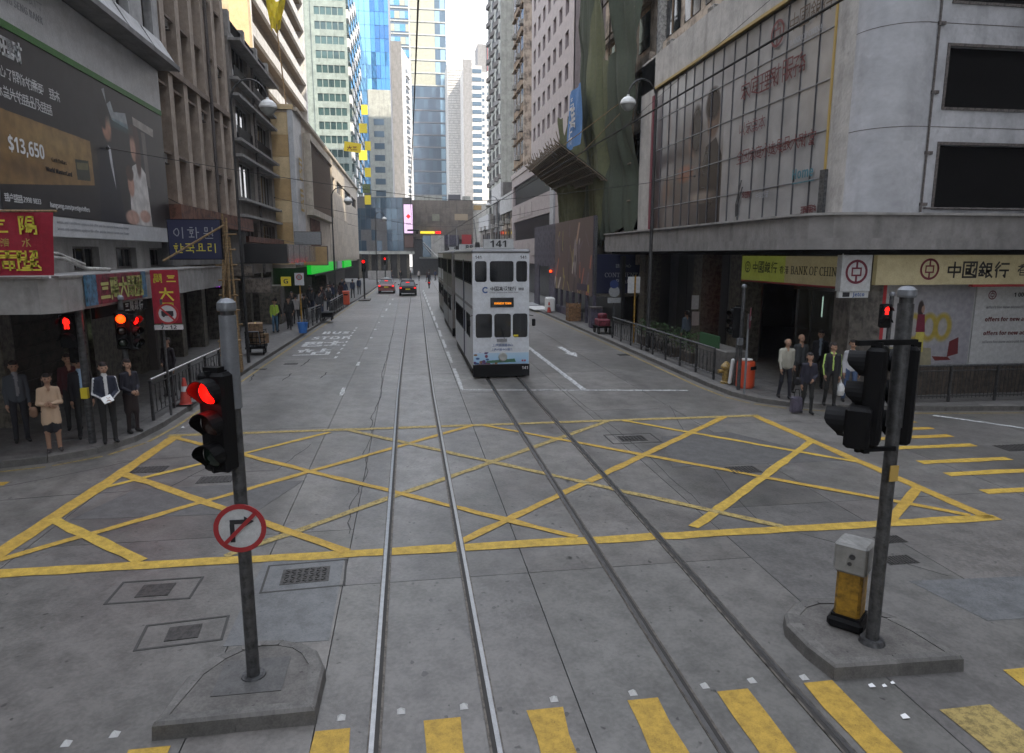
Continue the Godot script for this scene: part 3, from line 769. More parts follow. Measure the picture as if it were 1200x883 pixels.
func left_row():
	# ---- corner building that carries the big advertisement
	var b := thing("corner_building", "white plastered corner building behind the big black bank advertisement", "building")
	var X := -8.3
	var core := MB.new(); core.mm(Vector3(-24, 3.0, -25.2), Vector3(X - .35, 30, -15.2)); obj("core", core, "plaster", b)
	var rows := [[.66, 1.25], [7.2, 8.9], [10.2, 11.9], [13.2, 14.9], [16.2, 17.9], [19.2, 20.9]]
	var cols := even(5, .75, 1.95, .9)
	holes_wall(b, Vector3(X, 3.0, -15.2), NE, 10.0, 27.0, even(4, 1.0, 2.6, 1.5), [[.68, 1.3]], .3, "plaster").name = "mezzanine_wall"
	windows(b, Vector3(X, 3.0, -15.2), NE, even(4, 1.0, 2.6, 1.5), [[.68, 1.3]], .22, "glass_dark", "pipe", 2)
	# upper wall projects with sloped white window aprons
	holes_wall(b, Vector3(X + .5, 10.15, -15.2), NE, 10.0, 19.8, cols, [[.75, 2.3], [3.7, 5.3], [6.7, 8.3], [9.7, 11.3], [12.7, 14.3]], .45, "plaster_white", "upper_wall")
	windows(b, Vector3(X + .5, 10.15, -15.2), NE, cols, [[.75, 2.3], [3.7, 5.3], [6.7, 8.3], [9.7, 11.3]], .3, "glass_dark", "pipe", 1)
	for r in [0.0, 2.98, 5.98, 8.98]:
		for q in cols:
			var m := MB.new(); var z0: float = -15.2 - q[0] + .25; var z1: float = -15.2 - q[1] - .55; var y0: float = 10.2 + r
			m.quad(Vector3(X + .95, y0, z0), Vector3(X + .95, y0, z1), Vector3(X + .52, y0 + .72, z1), Vector3(X + .52, y0 + .72, z0))
			m.flat(Vector3(X + .5, y0, z0), Vector3(X + .95, y0, z0), Vector3(X + .52, y0 + .72, z0)); m.flat(Vector3(X + .95, y0, z1), Vector3(X + .5, y0, z1), Vector3(X + .52, y0 + .72, z1))
			m.quad(Vector3(X + .5, y0, z0), Vector3(X + .5, y0, z1), Vector3(X + .95, y0, z1), Vector3(X + .95, y0, z0))
			obj("window_apron", m, "plaster_white", b)
	bxmm("ledge", b, Vector3(X, 10.05, -25.4), Vector3(X + 1.0, 10.2, -15.0), "plaster_grey")
	# shop floor in the dark under the canopy
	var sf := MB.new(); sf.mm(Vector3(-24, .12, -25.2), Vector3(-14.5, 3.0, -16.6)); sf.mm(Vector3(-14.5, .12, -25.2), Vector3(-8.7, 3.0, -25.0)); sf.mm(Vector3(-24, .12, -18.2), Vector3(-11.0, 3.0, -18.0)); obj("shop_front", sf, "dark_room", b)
	for q in [[-9.45, -17.2, .5, .5], [-9.3, -20.4, .6, .6], [-9.3, -24.6, .7, .7], [-13.5, -16.35, .6, .5]]: bx("pillar", b, Vector3(q[0], 1.55, q[1]), Vector3(q[2], 2.9, q[3]), "shop_tile")
	bx("shop_wall", b, Vector3(-9.2, 1.5, -22.3), Vector3(.12, 2.75, 1.9), "shop_tile"); bx("shutter", b, Vector3(-9.4, 1.45, -18.8), Vector3(.08, 2.6, 2.4), "shop_wall")
	for i in 9: bx("shutter_slat", b, Vector3(-9.34, .35 + i * .28, -18.8), Vector3(.04, .22, 2.36), "shop_wall")
	bx("counter", b, Vector3(-11.3, .8, -16.3), Vector3(1.6, 1.3, .4), "wood_dark"); bx("menu_board", b, Vector3(-9.75, 2.35, -16.5), Vector3(1.3, .42, .05), "wood_dark")
	bx("lit_panel", b, Vector3(-9.3, 1.9, -21.15), Vector3(.04, .35, .16), "room_light")
	settle(b, Vector3(-12, 0, -20))
	# canopy
	var cn := thing("canopy", "long pale concrete canopy over the left pavement below the bank advertisement", "canopy")
	var cm := MB.new()
	var poly := PackedVector2Array([Vector2(-26, -13.7), Vector2(-6.75, -13.8), Vector2(-6.5, -14.05), Vector2(-6.5, -26.4), Vector2(-9.2, -26.4), Vector2(-9.2, -16.6), Vector2(-26, -16.6)])
	cm.prism(poly, 3.0, 3.66); obj("slab", cm, "canopy", cn)
	var cd := MB.new()
	cd.mm(Vector3(-6.6, 3.66, -26.4), Vector3(-6.47, 3.70, -14.0)); cd.mm(Vector3(-26, 3.66, -13.92), Vector3(-6.6, 3.70, -13.68)); obj("coping", cd, "plaster", cn)
	for i in 4: bx("downlight", cn, Vector3(-7.6, 2.985, -15.5 - i * 2.6), Vector3(.5, .03, .2), "sign_grey")
	var pi := MB.new(); pi.tube([Vector3(-8.1, 4.1, -16.0), Vector3(-7.7, 4.0, -17.0), Vector3(-7.5, 3.76, -17.6), Vector3(-7.4, 3.72, -18.6)], .05); pi.tube([Vector3(-8.1, 4.2, -15.8), Vector3(-7.75, 4.1, -16.9), Vector3(-7.5, 3.86, -17.5)], .04)
	obj("pipe", pi, "ac_white", cn)
	settle(cn, Vector3(-8, 3.0, -20))
	# ---- the advertisement
	var ad := thing("advertising_billboard", "huge black bank advertisement with gold price panel and printed couple", "billboard")
	bxmm("backing", ad, Vector3(-8.28, 4.5, -25.25), Vector3(-8.0, 10.05, -15.0), "panel_white")
	bxmm("grey_band", ad, Vector3(-8.0, 8.76, -25.2), Vector3(-7.95, 10.0, -15.0), "panel_white")
	mt("ad_green", lin(.06, .19, .045), .5, "g_fine", 2.0)
	bxmm("green_stripe", ad, Vector3(-8.0, 8.60, -25.2), Vector3(-7.94, 8.755, -15.0), "ad_green")
	bxmm("white_strip", ad, Vector3(-8.0, 4.5, -25.2), Vector3(-7.95, 4.94, -15.0), "panel_white")
	var im := Image.create(1188, 440, true, Image.FORMAT_RGB8); im.fill(lin(.020, .018, .020))
	p_poly(im, [Vector2(0, 196), Vector2(518, 200), Vector2(520, 332), Vector2(0, 378)], lin(.20, .12, .045))
	p_ell(im, 330, 240, 190, 34, lin(.34, .24, .10, .5), .8); p_ell(im, 120, 330, 160, 24, lin(.11, .06, .025, .6), .6)
	p_poly(im, [Vector2(405, 268), Vector2(492, 262), Vector2(494, 322), Vector2(408, 326)], lin(.03, .032, .025)); p_poly(im, [Vector2(412, 276), Vector2(486, 270), Vector2(486, 290), Vector2(414, 296)], lin(.12, .11, .05))
	p_poly(im, [Vector2(540, 440), Vector2(560, 300), Vector2(585, 215), Vector2(640, 185), Vector2(690, 240), Vector2(740, 440)], lin(.008, .009, .016))
	p_poly(im, [Vector2(648, 190), Vector2(668, 200), Vector2(682, 330), Vector2(655, 250)], lin(.42, .43, .46))
	p_ell(im, 648, 130, 34, 48, lin(.30, .15, .10)); p_ell(im, 632, 104, 42, 38, lin(.012, .010, .010)); p_ell(im, 664, 138, 20, 34, lin(.34, .18, .12), .4)
	p_poly(im, [Vector2(790, 440), Vector2(800, 300), Vector2(840, 235), Vector2(900, 215), Vector2(965, 250), Vector2(985, 440)], lin(.50, .48, .47))
	p_ell(im, 868, 165, 32, 50, lin(.38, .21, .15)); p_ell(im, 900, 175, 28, 90, lin(.06, .028, .02)); p_ell(im, 872, 118, 44, 30, lin(.05, .025, .02)); p_ell(im, 862, 172, 22, 36, lin(.40, .23, .17), .4)
	p_ell(im, 812, 300, 28, 42, lin(.36, .20, .15)); p_ell(im, 808, 262, 34, 26, lin(.05, .025, .018)); p_ell(im, 800, 415, 60, 26, lin(.40, .25, .2)); p_ell(im, 920, 405, 50, 22, lin(.40, .25, .2))
	p_poly(im, [Vector2(640, 20), Vector2(660, 12), Vector2(668, 60), Vector2(700, 44), Vector2(720, 75), Vector2(820, 60), Vector2(835, 112), Vector2(700, 104)], lin(.24, .27, .29))
	p_poly(im, [Vector2(880, 60), Vector2(1080, 70), Vector2(1078, 100), Vector2(882, 88)], lin(.26, .24, .22)); p_poly(im, [Vector2(950, 100), Vector2(990, 100), Vector2(1000, 300), Vector2(965, 290)], lin(.10, .09, .085))
	p_ell(im, 765, 112, 90, 14, lin(.03, .10, .12, .6), .7); p_speck(im, 3, .18, .02)
	picture("ad_print", im, .4)
	var pq := MB.new(); pq.quaduv(Vector3(-7.96, 4.955, -15.3), Vector3(-7.96, 4.955, -25.2), Vector3(-7.96, 8.595, -25.2), Vector3(-7.96, 8.595, -15.3)); obj("print", pq, "ad_print", ad)
	var tx := -7.95
	gline(ad, "letter_white", "心理財", Vector3(tx, 8.07, -15.62), NE, .36, .17, 1.05); gline(ad, "letter_white", "心了解你的需要 帶來", Vector3(tx, 7.60, -15.8), NE, .215, .10, 1.13)
	gline(ad, "letter_white", "你為先的產品及優惠", Vector3(tx, 7.22, -15.6), NE, .215, .10, 1.13); gline(ad, "letter_white", "客户查詢", Vector3(tx, 5.16, -15.42), NE, .15, .12, 1.1)
	latin(ad, "$13,650", Vector3(tx, 6.32, -15.78), NE, .30, "letter_white", true, false, .95); latin(ad, "Cash Dollars", Vector3(tx, 6.22, -17.5), NE, .09, "letter_dark", false)
	latin(ad, "World MasterCard", Vector3(tx, 5.98, -17.2), NE, .1, "letter_dark", true)
	latin(ad, "2998 9833", Vector3(tx, 5.23, -16.1), NE, .11, "letter_white", false); latin(ad, "hangseng.com/prestige/offers", Vector3(tx, 5.2, -17.2), NE, .11, "letter_white", false, false, .95)
	var lg := MB.new(); glyphs(lg, "恒生銀行", Vector3(-7.935, 9.42, -16.35), NE, .34, .08, 1.1); obj("lettering", lg, "letter_grey", ad)
	latin(ad, "HANG SENG BANK", Vector3(-7.945, 9.22, -16.0), NE, .15, "letter_grey", true)
	for i in 2: latin(ad, "terms and conditions apply to this offer and the interest shown may change", Vector3(-7.945, 4.83 - i * .15, -17.4), NE, .07, "letter_grey", false, false, 1.25)
	settle(ad, Vector3(-8, 4.5, -20))
	# ---- building with concrete fins
	b = thing("finned_building", "beige concrete building with rows of vertical fins and deep cells", "building")
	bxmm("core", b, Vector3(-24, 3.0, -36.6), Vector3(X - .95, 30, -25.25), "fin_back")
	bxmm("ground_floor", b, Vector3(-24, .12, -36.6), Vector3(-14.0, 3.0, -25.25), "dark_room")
	for q in [-25.5, -28.4, -31.3, -34.2, -36.4]: bx("pillar", b, Vector3(-9.1, 1.56, q), Vector3(.6, 2.88, .5), "shop_tile")
	for q in [-27.0, -32.8]: bx("shutter", b, Vector3(-9.5, 1.5, q), Vector3(.08, 2.7, 2.3), "shop_wall")
	bxmm("side_wall", b, Vector3(X - .95, 5.7, -25.65), Vector3(X + .05, 10.45, -25.22), "fin"); 
	bxmm("roof_corner", b, Vector3(X - .6, 10.72, -25.6), Vector3(X + .3, 10.85, -25.25), "red_strip")
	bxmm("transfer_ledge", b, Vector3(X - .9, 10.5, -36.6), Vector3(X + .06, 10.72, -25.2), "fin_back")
	for tier in 2:
		var y0: float = 5.85 if tier == 0 else 10.72; var y1: float = 10.5 if tier == 0 else 29.6
		var p0 := -25.9 if tier == 0 else -25.55
		for i in 7:
			var z := p0 - i * 1.72
			if z < -36.4: continue
			bxmm("fin", b, Vector3(X - .9, y0, z - .24), Vector3(X, y1, z + .24), "fin")
		var nr := 2 if tier == 0 else 8
		for r in nr:
			var yb: float = y0 + r * 2.35
			for i in 6:
				var z := p0 - i * 1.72 - .86
				if z < -36: continue
				bx("spandrel", b, Vector3(X - .68, yb + .72, z), Vector3(.4, 1.35, 1.22), "fin")
				var w := bx("window", b, Vector3(X - .86, yb + 1.87, z), Vector3(.05, .92, 1.22), "glass_dark")
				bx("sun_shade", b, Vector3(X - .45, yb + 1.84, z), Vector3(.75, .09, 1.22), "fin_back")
				bx("sill", w, Vector3(.22, -.5, 0), Vector3(.46, .08, 1.2), "fin_back")
				if (i * 7 + r * 3 + tier) % 4 == 0: ac_unit(b, Vector3(X - .30, yb + 1.62, z), PI / 2, .8)
	bxmm("cover_strip", b, Vector3(-8.7, 5.2, -36.4), Vector3(-7.6, 5.78, -25.3), "red_strip")
	bxmm("sign_band", b, Vector3(-8.7, 3.7, -36.4), Vector3(-8.0, 5.2, -25.3), "plaster_grey")
	var dp := MB.new(); dp.tube([Vector3(X + .1, 5.8, -32.6), Vector3(X + .1, 30, -32.6)], .07); obj("downpipe", dp, "pipe", b)
	settle(b, Vector3(-12, 0, -31))
	# blue projecting sign with Korean lettering
	var s := thing("projecting_sign", "dark blue sign with yellow and grey Korean lettering", "sign", Vector3(-6.85, 3.95, -24))
	bx("panel", s, Vector3(0, .62, 0), Vector3(1.6, 1.24, .16), "sign_navy" if M.has("sign_navy") else mt("sign_navy", lin(.007, .011, .05), .5))
	bx("frame", s, Vector3(0, .62, -.02), Vector3(1.68, 1.30, .10), "black")
	for q in 3: gline(s, "letter_grey", "이화원"[q], Vector3(-.66 + q * .46, .66, .085), SE, .34, .08)
	for q in 4: gline(s, "letter_yellow", "한국요리"[q], Vector3(-.66 + q * .342, .2, .085), SE, .28, .10)
	# ---- grey building with ledges
	b = thing("ledge_building", "dark grey older block with projecting ledges and black window strips", "building")
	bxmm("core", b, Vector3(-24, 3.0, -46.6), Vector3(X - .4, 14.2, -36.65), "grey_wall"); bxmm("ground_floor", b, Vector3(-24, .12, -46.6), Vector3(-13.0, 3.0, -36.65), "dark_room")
	var wr := [[.5, 1.4], [2.6, 4.35], [5.45, 7.2], [8.3, 10.0]]
	var wc := [[.7, 4.1], [5.2, 9.2]]
	holes_wall(b, Vector3(X, 4.4, -36.65), NE, 9.95, 9.8, wc, wr, .35, "grey_wall")
	var sub := even(4, .7, .85, .85) + even(5, 5.2, .8, .8)
	windows(b, Vector3(X, 4.4, -36.65), NE, sub, wr, .25, ["glass_dark", "glass_room", "glass_dark"], "grey_ledge", 0, null, 4)
	for y in [5.95, 6.75, 8.85, 9.6, 11.7, 12.45, 14.2]:
		var lz := MB.new(); lz.mm(Vector3(X, y, -46.7), Vector3(X + (.38 if y < 14 else .6), y + .13, -36.6)); obj("ledge", lz, "grey_ledge", b)
	for r in [2, 3]:
		for q in wc: bx("window_guard", b, Vector3(X + .04, 4.4 + wr[r][0] + .3, -36.65 - (q[0] + q[1]) * .5), Vector3(.05, .6, q[1] - q[0]), "black")
	for q in [-36.9, -40.0, -43.2, -46.3]: bx("pillar", b, Vector3(-9.0, 1.56, q), Vector3(.6, 2.88, .5), "shop_tile")
	bx("shutter", b, Vector3(-9.4, 1.5, -44.7), Vector3(.08, 2.7, 2.4), "shop_wall"); bx("shop_window", b, Vector3(-9.4, 1.6, -41.6), Vector3(.05, 2.4, 2.4), "door_glass")
	bxmm("parapet", b, Vector3(X - .3, 14.33, -46.6), Vector3(X + .05, 14.7, -36.65), "grey_ledge")
	for i in 4: bx("parapet_post", b, Vector3(X - .1, 15.1, -36.9 - i * 3.15), Vector3(.35, 1.0, .4), "grey_ledge")
	for i in 3:
		var rl := MB.new(); var za := -37.05 - i * 3.15
		for k in 14: rl.box(Vector3(X - .1, 15.0, za - .1 - k * .205), Vector3(.05, .7, .06))
		rl.box(Vector3(X - .1, 15.36, za - 1.42), Vector3(.1, .07, 2.85)); obj("parapet_railing", rl, "black", b)
	bxmm("base_strip", b, Vector3(X - .2, 4.4 + .3, -46.6), Vector3(X + .4, 5.0, -36.7), "red_strip")
	var dpp := MB.new(); dpp.tube([Vector3(X + .2, 3, -40.9), Vector3(X + .2, 14, -40.9)], .07); obj("downpipe", dpp, "pipe", b)
	settle(b, Vector3(-12, 0, -42))
	# shop signs below it
	s = thing("shop_fascia", "black shop fascia box with a mirror-bright side facing the road", "sign", Vector3(-7.0, 3.64, -36))
	bx("black_front", s, Vector3(-.1, .48, 0), Vector3(2.3, .96, .3), "stone_black"); bx("mirror_side", s, Vector3(1.0, .48, -5.4), Vector3(.12, .96, 10.4), "mirror_panel" if M.has("mirror_panel") else mt("mirror_panel", lin(.30, .28, .28), .12, "g_stain", 1.5, .8))
	for i in 5: bx("mirror_joint", s, Vector3(1.062, .48, -1.8 - i * 2.0), Vector3(.012, .96, .03), "black")
	for q in [[-7.85, 3.12, -33.2, 1.5, .45, "beige blank shop sign box nearest the bamboo scaffold"], [-7.15, 2.3, -34.2, 1.25, .66, "beige square shop sign box beneath the black fascia"]]:
		var bb := thing("sign_box", q[5], "sign", Vector3(q[0], q[1], q[2]), 0, "beige shop sign boxes"); bx("panel", bb, Vector3(0, q[4] * .5, 0), Vector3(q[3], q[4], .25), "sign_beige" if M.has("sign_beige") else mt("sign_beige", lin(.20, .165, .135), .6, "g_stain", 1.2)); bx("rim", bb, Vector3(0, q[4] * .5, -.03), Vector3(q[3] + .06, q[4] + .06, .2), "pipe")
	s = thing("shop_sign", "small yellow square sign with a black G over the left pavement", "sign", Vector3(-5.35, 2.72, -31.5)); bx("panel", s, Vector3(0, .2, 0), Vector3(.42, .40, .08), "cloth_yellow"); latin(s, "G", Vector3(0, .2, .045), SE, .2, "letter_dark", true, false, 1.2, true)
	s = thing("neon_sign", "small violet neon sign beside the bamboo scaffold", "sign", Vector3(-6.9, 2.9, -26.3)); bx("box", s, Vector3(0, .1, -.06), Vector3(.6, .3, .1), "black"); latin(s, "bbl", Vector3(-.22, .1, .0), SE, .16, "violet", true)
	# ---- golden tiled building and its stone street front
	b = thing("golden_building", "low building with golden tiled end wall and pale stone street front", "building")
	var ZG := -46.9; X = -7.02; var ks := .886
	bxmm("core", b, Vector3(-24, 3.2, -103), Vector3(X - .3, 13.1, ZG - .2), "cream_stone"); bxmm("ground_floor", b, Vector3(-24, .12, -103), Vector3(-9.2, 3.2, ZG - .2), "shop_wall")
	for i in 7:
		for kk in 5: bx("wall_tile", b, Vector3(X - .32 - .6 - kk * 1.21, 4.1 + i * 1.36, ZG - .15), Vector3(1.2, 1.35, .1), "gold_tile_b" if i in [1, 3, 5] else "gold_tile")
	bxmm("end_coping", b, Vector3(-20, 13.1, ZG - .4), Vector3(X + .05, 13.4, ZG + .02), "gold_tile")
	bxmm("pilaster", b, Vector3(X - .3, 3.4, -50.4), Vector3(X + .02, 13.1, ZG - .02), "panel_white")
	holes_wall(b, Vector3(X, 3.4, -50.45), NE, 52.5, 9.7, [[16, 21.7], [23.5, 30.5], [32.3, 40.7], [42.5, 49.6]], [[6.9, 8.1]], .3, "cream_stone", "stone_front")
	windows(b, Vector3(X, 3.4, -50.45), NE, [[16, 21.7], [23.5, 30.5], [32.3, 40.7], [42.5, 49.6]], [[6.9, 8.1]], .22, "glass_dark", "pipe", 3)
	for i in 9:
		for kk in 4: bx("stone_panel", b, Vector3(X + .02, 4.3 + kk * 1.38, (-76 - i * 4.2) * ks), Vector3(.04, 1.36, 3.68), "cream_stone" if (i + kk) % 3 else "cream_stone_b")
	var fr := MB.new(); fr.mm(Vector3(X, 6.85, -65.5), Vector3(X + .5, 7.3, -51.4)); fr.mm(Vector3(X, 11.9, -65.5), Vector3(X + .5, 12.4, -51.4)); fr.mm(Vector3(X, 7.3, -51.8), Vector3(X + .45, 11.9, -51.4)); fr.mm(Vector3(X, 7.3, -65.5), Vector3(X + .45, 11.9, -65.1)); obj("panel_frame", fr, "cream_stone_b", b)
	for i in 22: bx("slat", b, Vector3(X + .25, 9.6, -52.2 - i * .6), Vector3(.2, 4.55, .36), "brown_slat")
	bxmm("slat_back", b, Vector3(X, 7.3, -65.1), Vector3(X + .06, 11.9, -51.8), "fin_back")
	bxmm("roof_edge", b, Vector3(X - .2, 13.1, -103), Vector3(X + .25, 13.32, ZG - .42), "cream_stone_b")
	bxmm("brown_recess", b, Vector3(X - .2, 3.6, -58.5), Vector3(X + .03, 6.7, -52.7), "red_strip")
	var sgm := MB.new()
	glyphs(sgm, "崇", Vector3(X + .12, 9.0, -48.0), NE, 1.3, .12, 1, Vector3(0, 1.1, 0)); glyphs(sgm, "光", Vector3(X + .12, 7.0, -48.0), NE, 1.3, .12, 1, Vector3(0, 1.1, 0)); obj("metal_lettering", sgm, "letter_gold", b)
	settle(b, Vector3(-12, 0, -75)); X = -8.3
	s = thing("shop_sign", "bright green lit shop fascia on the far left pavement", "sign", Vector3(-7.1, 2.65, -51.5)); bx("lit_panel", s, Vector3(0, .38, -8.6), Vector3(.3, .78, 17), "shop_green"); bx("lit_panel", s, Vector3(0, .36, -31), Vector3(.3, .74, 10), "shop_green"); bx("white_emblem", s, Vector3(.02, .4, -21.5), Vector3(.3, .7, 4), "sign_white"); bx("soffit", s, Vector3(.1, -.08, -18), Vector3(.6, .12, 36), "black")
	s = thing("hanging_sign", "grey rectangular sign projecting from the golden building", "sign", Vector3(-6.3, 4.7, -46)); bx("panel", s, Vector3(0, .4, 0), Vector3(1.6, .78, .25), "sign_grey"); bx("rim", s, Vector3(0, .4, -.02), Vector3(1.68, .86, .2), "pipe")
	s = thing("hanging_sign", "yellow-brown box sign under the grey projecting sign", "sign", Vector3(-6.5, 3.4, -48.6)); bx("panel", s, Vector3(0, .6, 0), Vector3(2.1, 1.2, .3), "gold_tile_b"); bx("rim", s, Vector3(0, .6, -.05), Vector3(2.2, 1.3, .25), "pipe")
	# ---- balcony tower
	b = thing("balcony_tower", "tower with bright white balcony bands and a cream side wall", "building")
	bxmm("core", b, Vector3(-30, 0, -93), Vector3(-12.9, 58, -60.8), "balcony_back")
	bxmm("side_wall", b, Vector3(-30, 0, -60.8), Vector3(-13.4, 58, -60.4), "cream_wall"); bxmm("corner_pier", b, Vector3(-13.4, 0, -61.3), Vector3(-11.95, 58, -60.35), "gold_tile")
	for i in 18: bx("side_window", b, Vector3(-17.2, 4 + i * 3.1, -60.37), Vector3(1.5, 1.3, .06), "gold_tile_b")
	bxmm("end_pier", b, Vector3(-13, 0, -93.2), Vector3(-11.95, 58, -92.4), "balcony_white"); bxmm("front_pier", b, Vector3(-13, 0, -61.6), Vector3(-11.9, 58, -61.3), "balcony_white")
	for i in 18:
		var y := 3.0 + i * 3.1
		bxmm("balcony_band", b, Vector3(-12.2, y, -92.4), Vector3(-11.9, y + .95, -61.6), "balcony_white"); bxmm("balcony_floor", b, Vector3(-12.9, y, -92.4), Vector3(-12.2, y + .15, -61.6), "balcony_back")
	settle(b, Vector3(-20, 0, -77))
	# ---- grey-green tower
	b = thing("window_tower", "grey-green tower with rows of teal windows facing the viewer", "building")
	var tw := even(5, .7, 1.16, 1.02); var trw := even(22, 2.0, 2.72, 1.5)
	bxmm("core", b, Vector3(-30, 0, -202), Vector3(-11.3, 64, -150.4), "tower_green")
	holes_wall(b, Vector3(-17.9, 0, -150), SE, 6.9, 64, tw, trw, .35, "tower_green"); windows(b, Vector3(-17.9, 0, -150), SE, tw, trw, .2, ["glass_teal", "glass_teal_b", "glass_teal"], null, 0, null, 9)
	for i in 22:
		for k in 7: bx("bay_window", b, Vector3(-11.0, 2.9 + i * 2.72, -154 - k * 6.8), Vector3(.7, 1.7, 4.6), "glass_teal_b" if (i + k) % 2 else "balcony_white")
	settle(b, Vector3(-18, 0, -170))
	# flags and hanging signs
	s = thing("flag", "crumpled yellow flag on a pale pole above the golden roof", "flag", Vector3(-8.0, 14.3, -51.5))
	var pm := MB.new(); pm.cyl(Vector3(0, -1.0, 0), Vector3(-.42, 5.4, 0), .05, .04, 8); obj("pole", pm, "bamboo", s)
	var fm := MB.new()
	for i in 6:
		for j in 5:
			var P := func(a, c): return Vector3(-.36 - .02 * c + (a - 3) * .21 * (1.0 - c * .1), 6.7 - c * .40 + .15 * sin(a * 1.3), sin(a * 1.7 + c) * .2)
			fm.quad(P.call(i, j + 1), P.call(i + 1, j + 1), P.call(i + 1, j), P.call(i, j))
	obj("cloth", fm, "cloth_yellow", s)
	s = thing("street_banner", "yellow-green banner with red characters across the left buildings", "banner", Vector3(-6.0, 15.6, -84)); bx("cloth", s, Vector3(0, .65, 0), Vector3(1.9, 1.05, .06), "cloth_yellow", Basis(Vector3.BACK, -.12)); gline(s, "letter_red", "大", Vector3(-.6, .3, .06), SE, .5, .14); gline(s, "letter_red", "三", Vector3(0, .3, .06), SE, .5, .14)
	for i in 7:
		var ys := thing("vertical_sign", "yellow projecting shop sign, number %s from the top of the far stack" % ["one", "two", "three", "four", "five", "six", "seven"][i], "sign", Vector3(-6.3 - (i % 2) * .5, 27.0 - i * 2.35, -118 - (i % 3) * 3.0), 0, "yellow signs stacked far down the left side")
		bx("panel", ys, Vector3(0, 0, 0), Vector3(1.0 + .3 * (i % 2), 1.5, .2), "cloth_yellow" if i != 5 else "net_bright"); bx("bracket", ys, Vector3(-.9, .5, 0), Vector3(1.2, .08, .08), "pipe")
# ---------------------------------------------------------------- right side of the street
func round_corner(m: MB, cx: float, cz: float, r: float, y0: float, y1: float, seg := 8):
	# quarter from -x face to +z face
	for i in seg:
		var a := PI + PI * .5 * i / seg; var b := PI + PI * .5 * (i + 1) / seg
		var p := Vector3(cos(a), 0, -sin(a)); var q := Vector3(cos(b), 0, -sin(b))
		var A := Vector3(cx, 0, cz) + p * r; var B := Vector3(cx, 0, cz) + q * r
		var y := Vector3.UP
		m.tri(A + y * y0, B + y * y0, B + y * y1, p, q, q); m.tri(A + y * y0, B + y * y1, A + y * y1, p, q, p)
func emblem(parent: Node, at: Vector3, u: Vector3, r: float, mat: String):
	# round coin with a square hole and two stems
	var m := MB.new(); var nrm := u.cross(Vector3.UP); var seg := 28
	var pt := func(a: float, q: float) -> Vector3: return at + (u * cos(a) + Vector3.UP * sin(a)) * q
	for i in seg:
		var a := TAU * i / seg; var b := TAU * (i + 1) / seg
		m.quad(pt.call(a, r * .79), pt.call(a, r), pt.call(b, r), pt.call(b, r * .79))
	var bar2 := func(x0, y0, x1, y1): m.quad(at + u * x0 * r + Vector3.UP * y0 * r, at + u * x1 * r + Vector3.UP * y0 * r, at + u * x1 * r + Vector3.UP * y1 * r, at + u * x0 * r + Vector3.UP * y1 * r)
	bar2.call(-.09, .36, .09, .9); bar2.call(-.09, -.9, .09, -.36); bar2.call(-.46, .22, .46, .36); bar2.call(-.46, -.36, .46, -.22); bar2.call(-.46, -.22, -.32, .22); bar2.call(.32, -.22, .46, .22)
	obj("emblem", m, mat, parent)
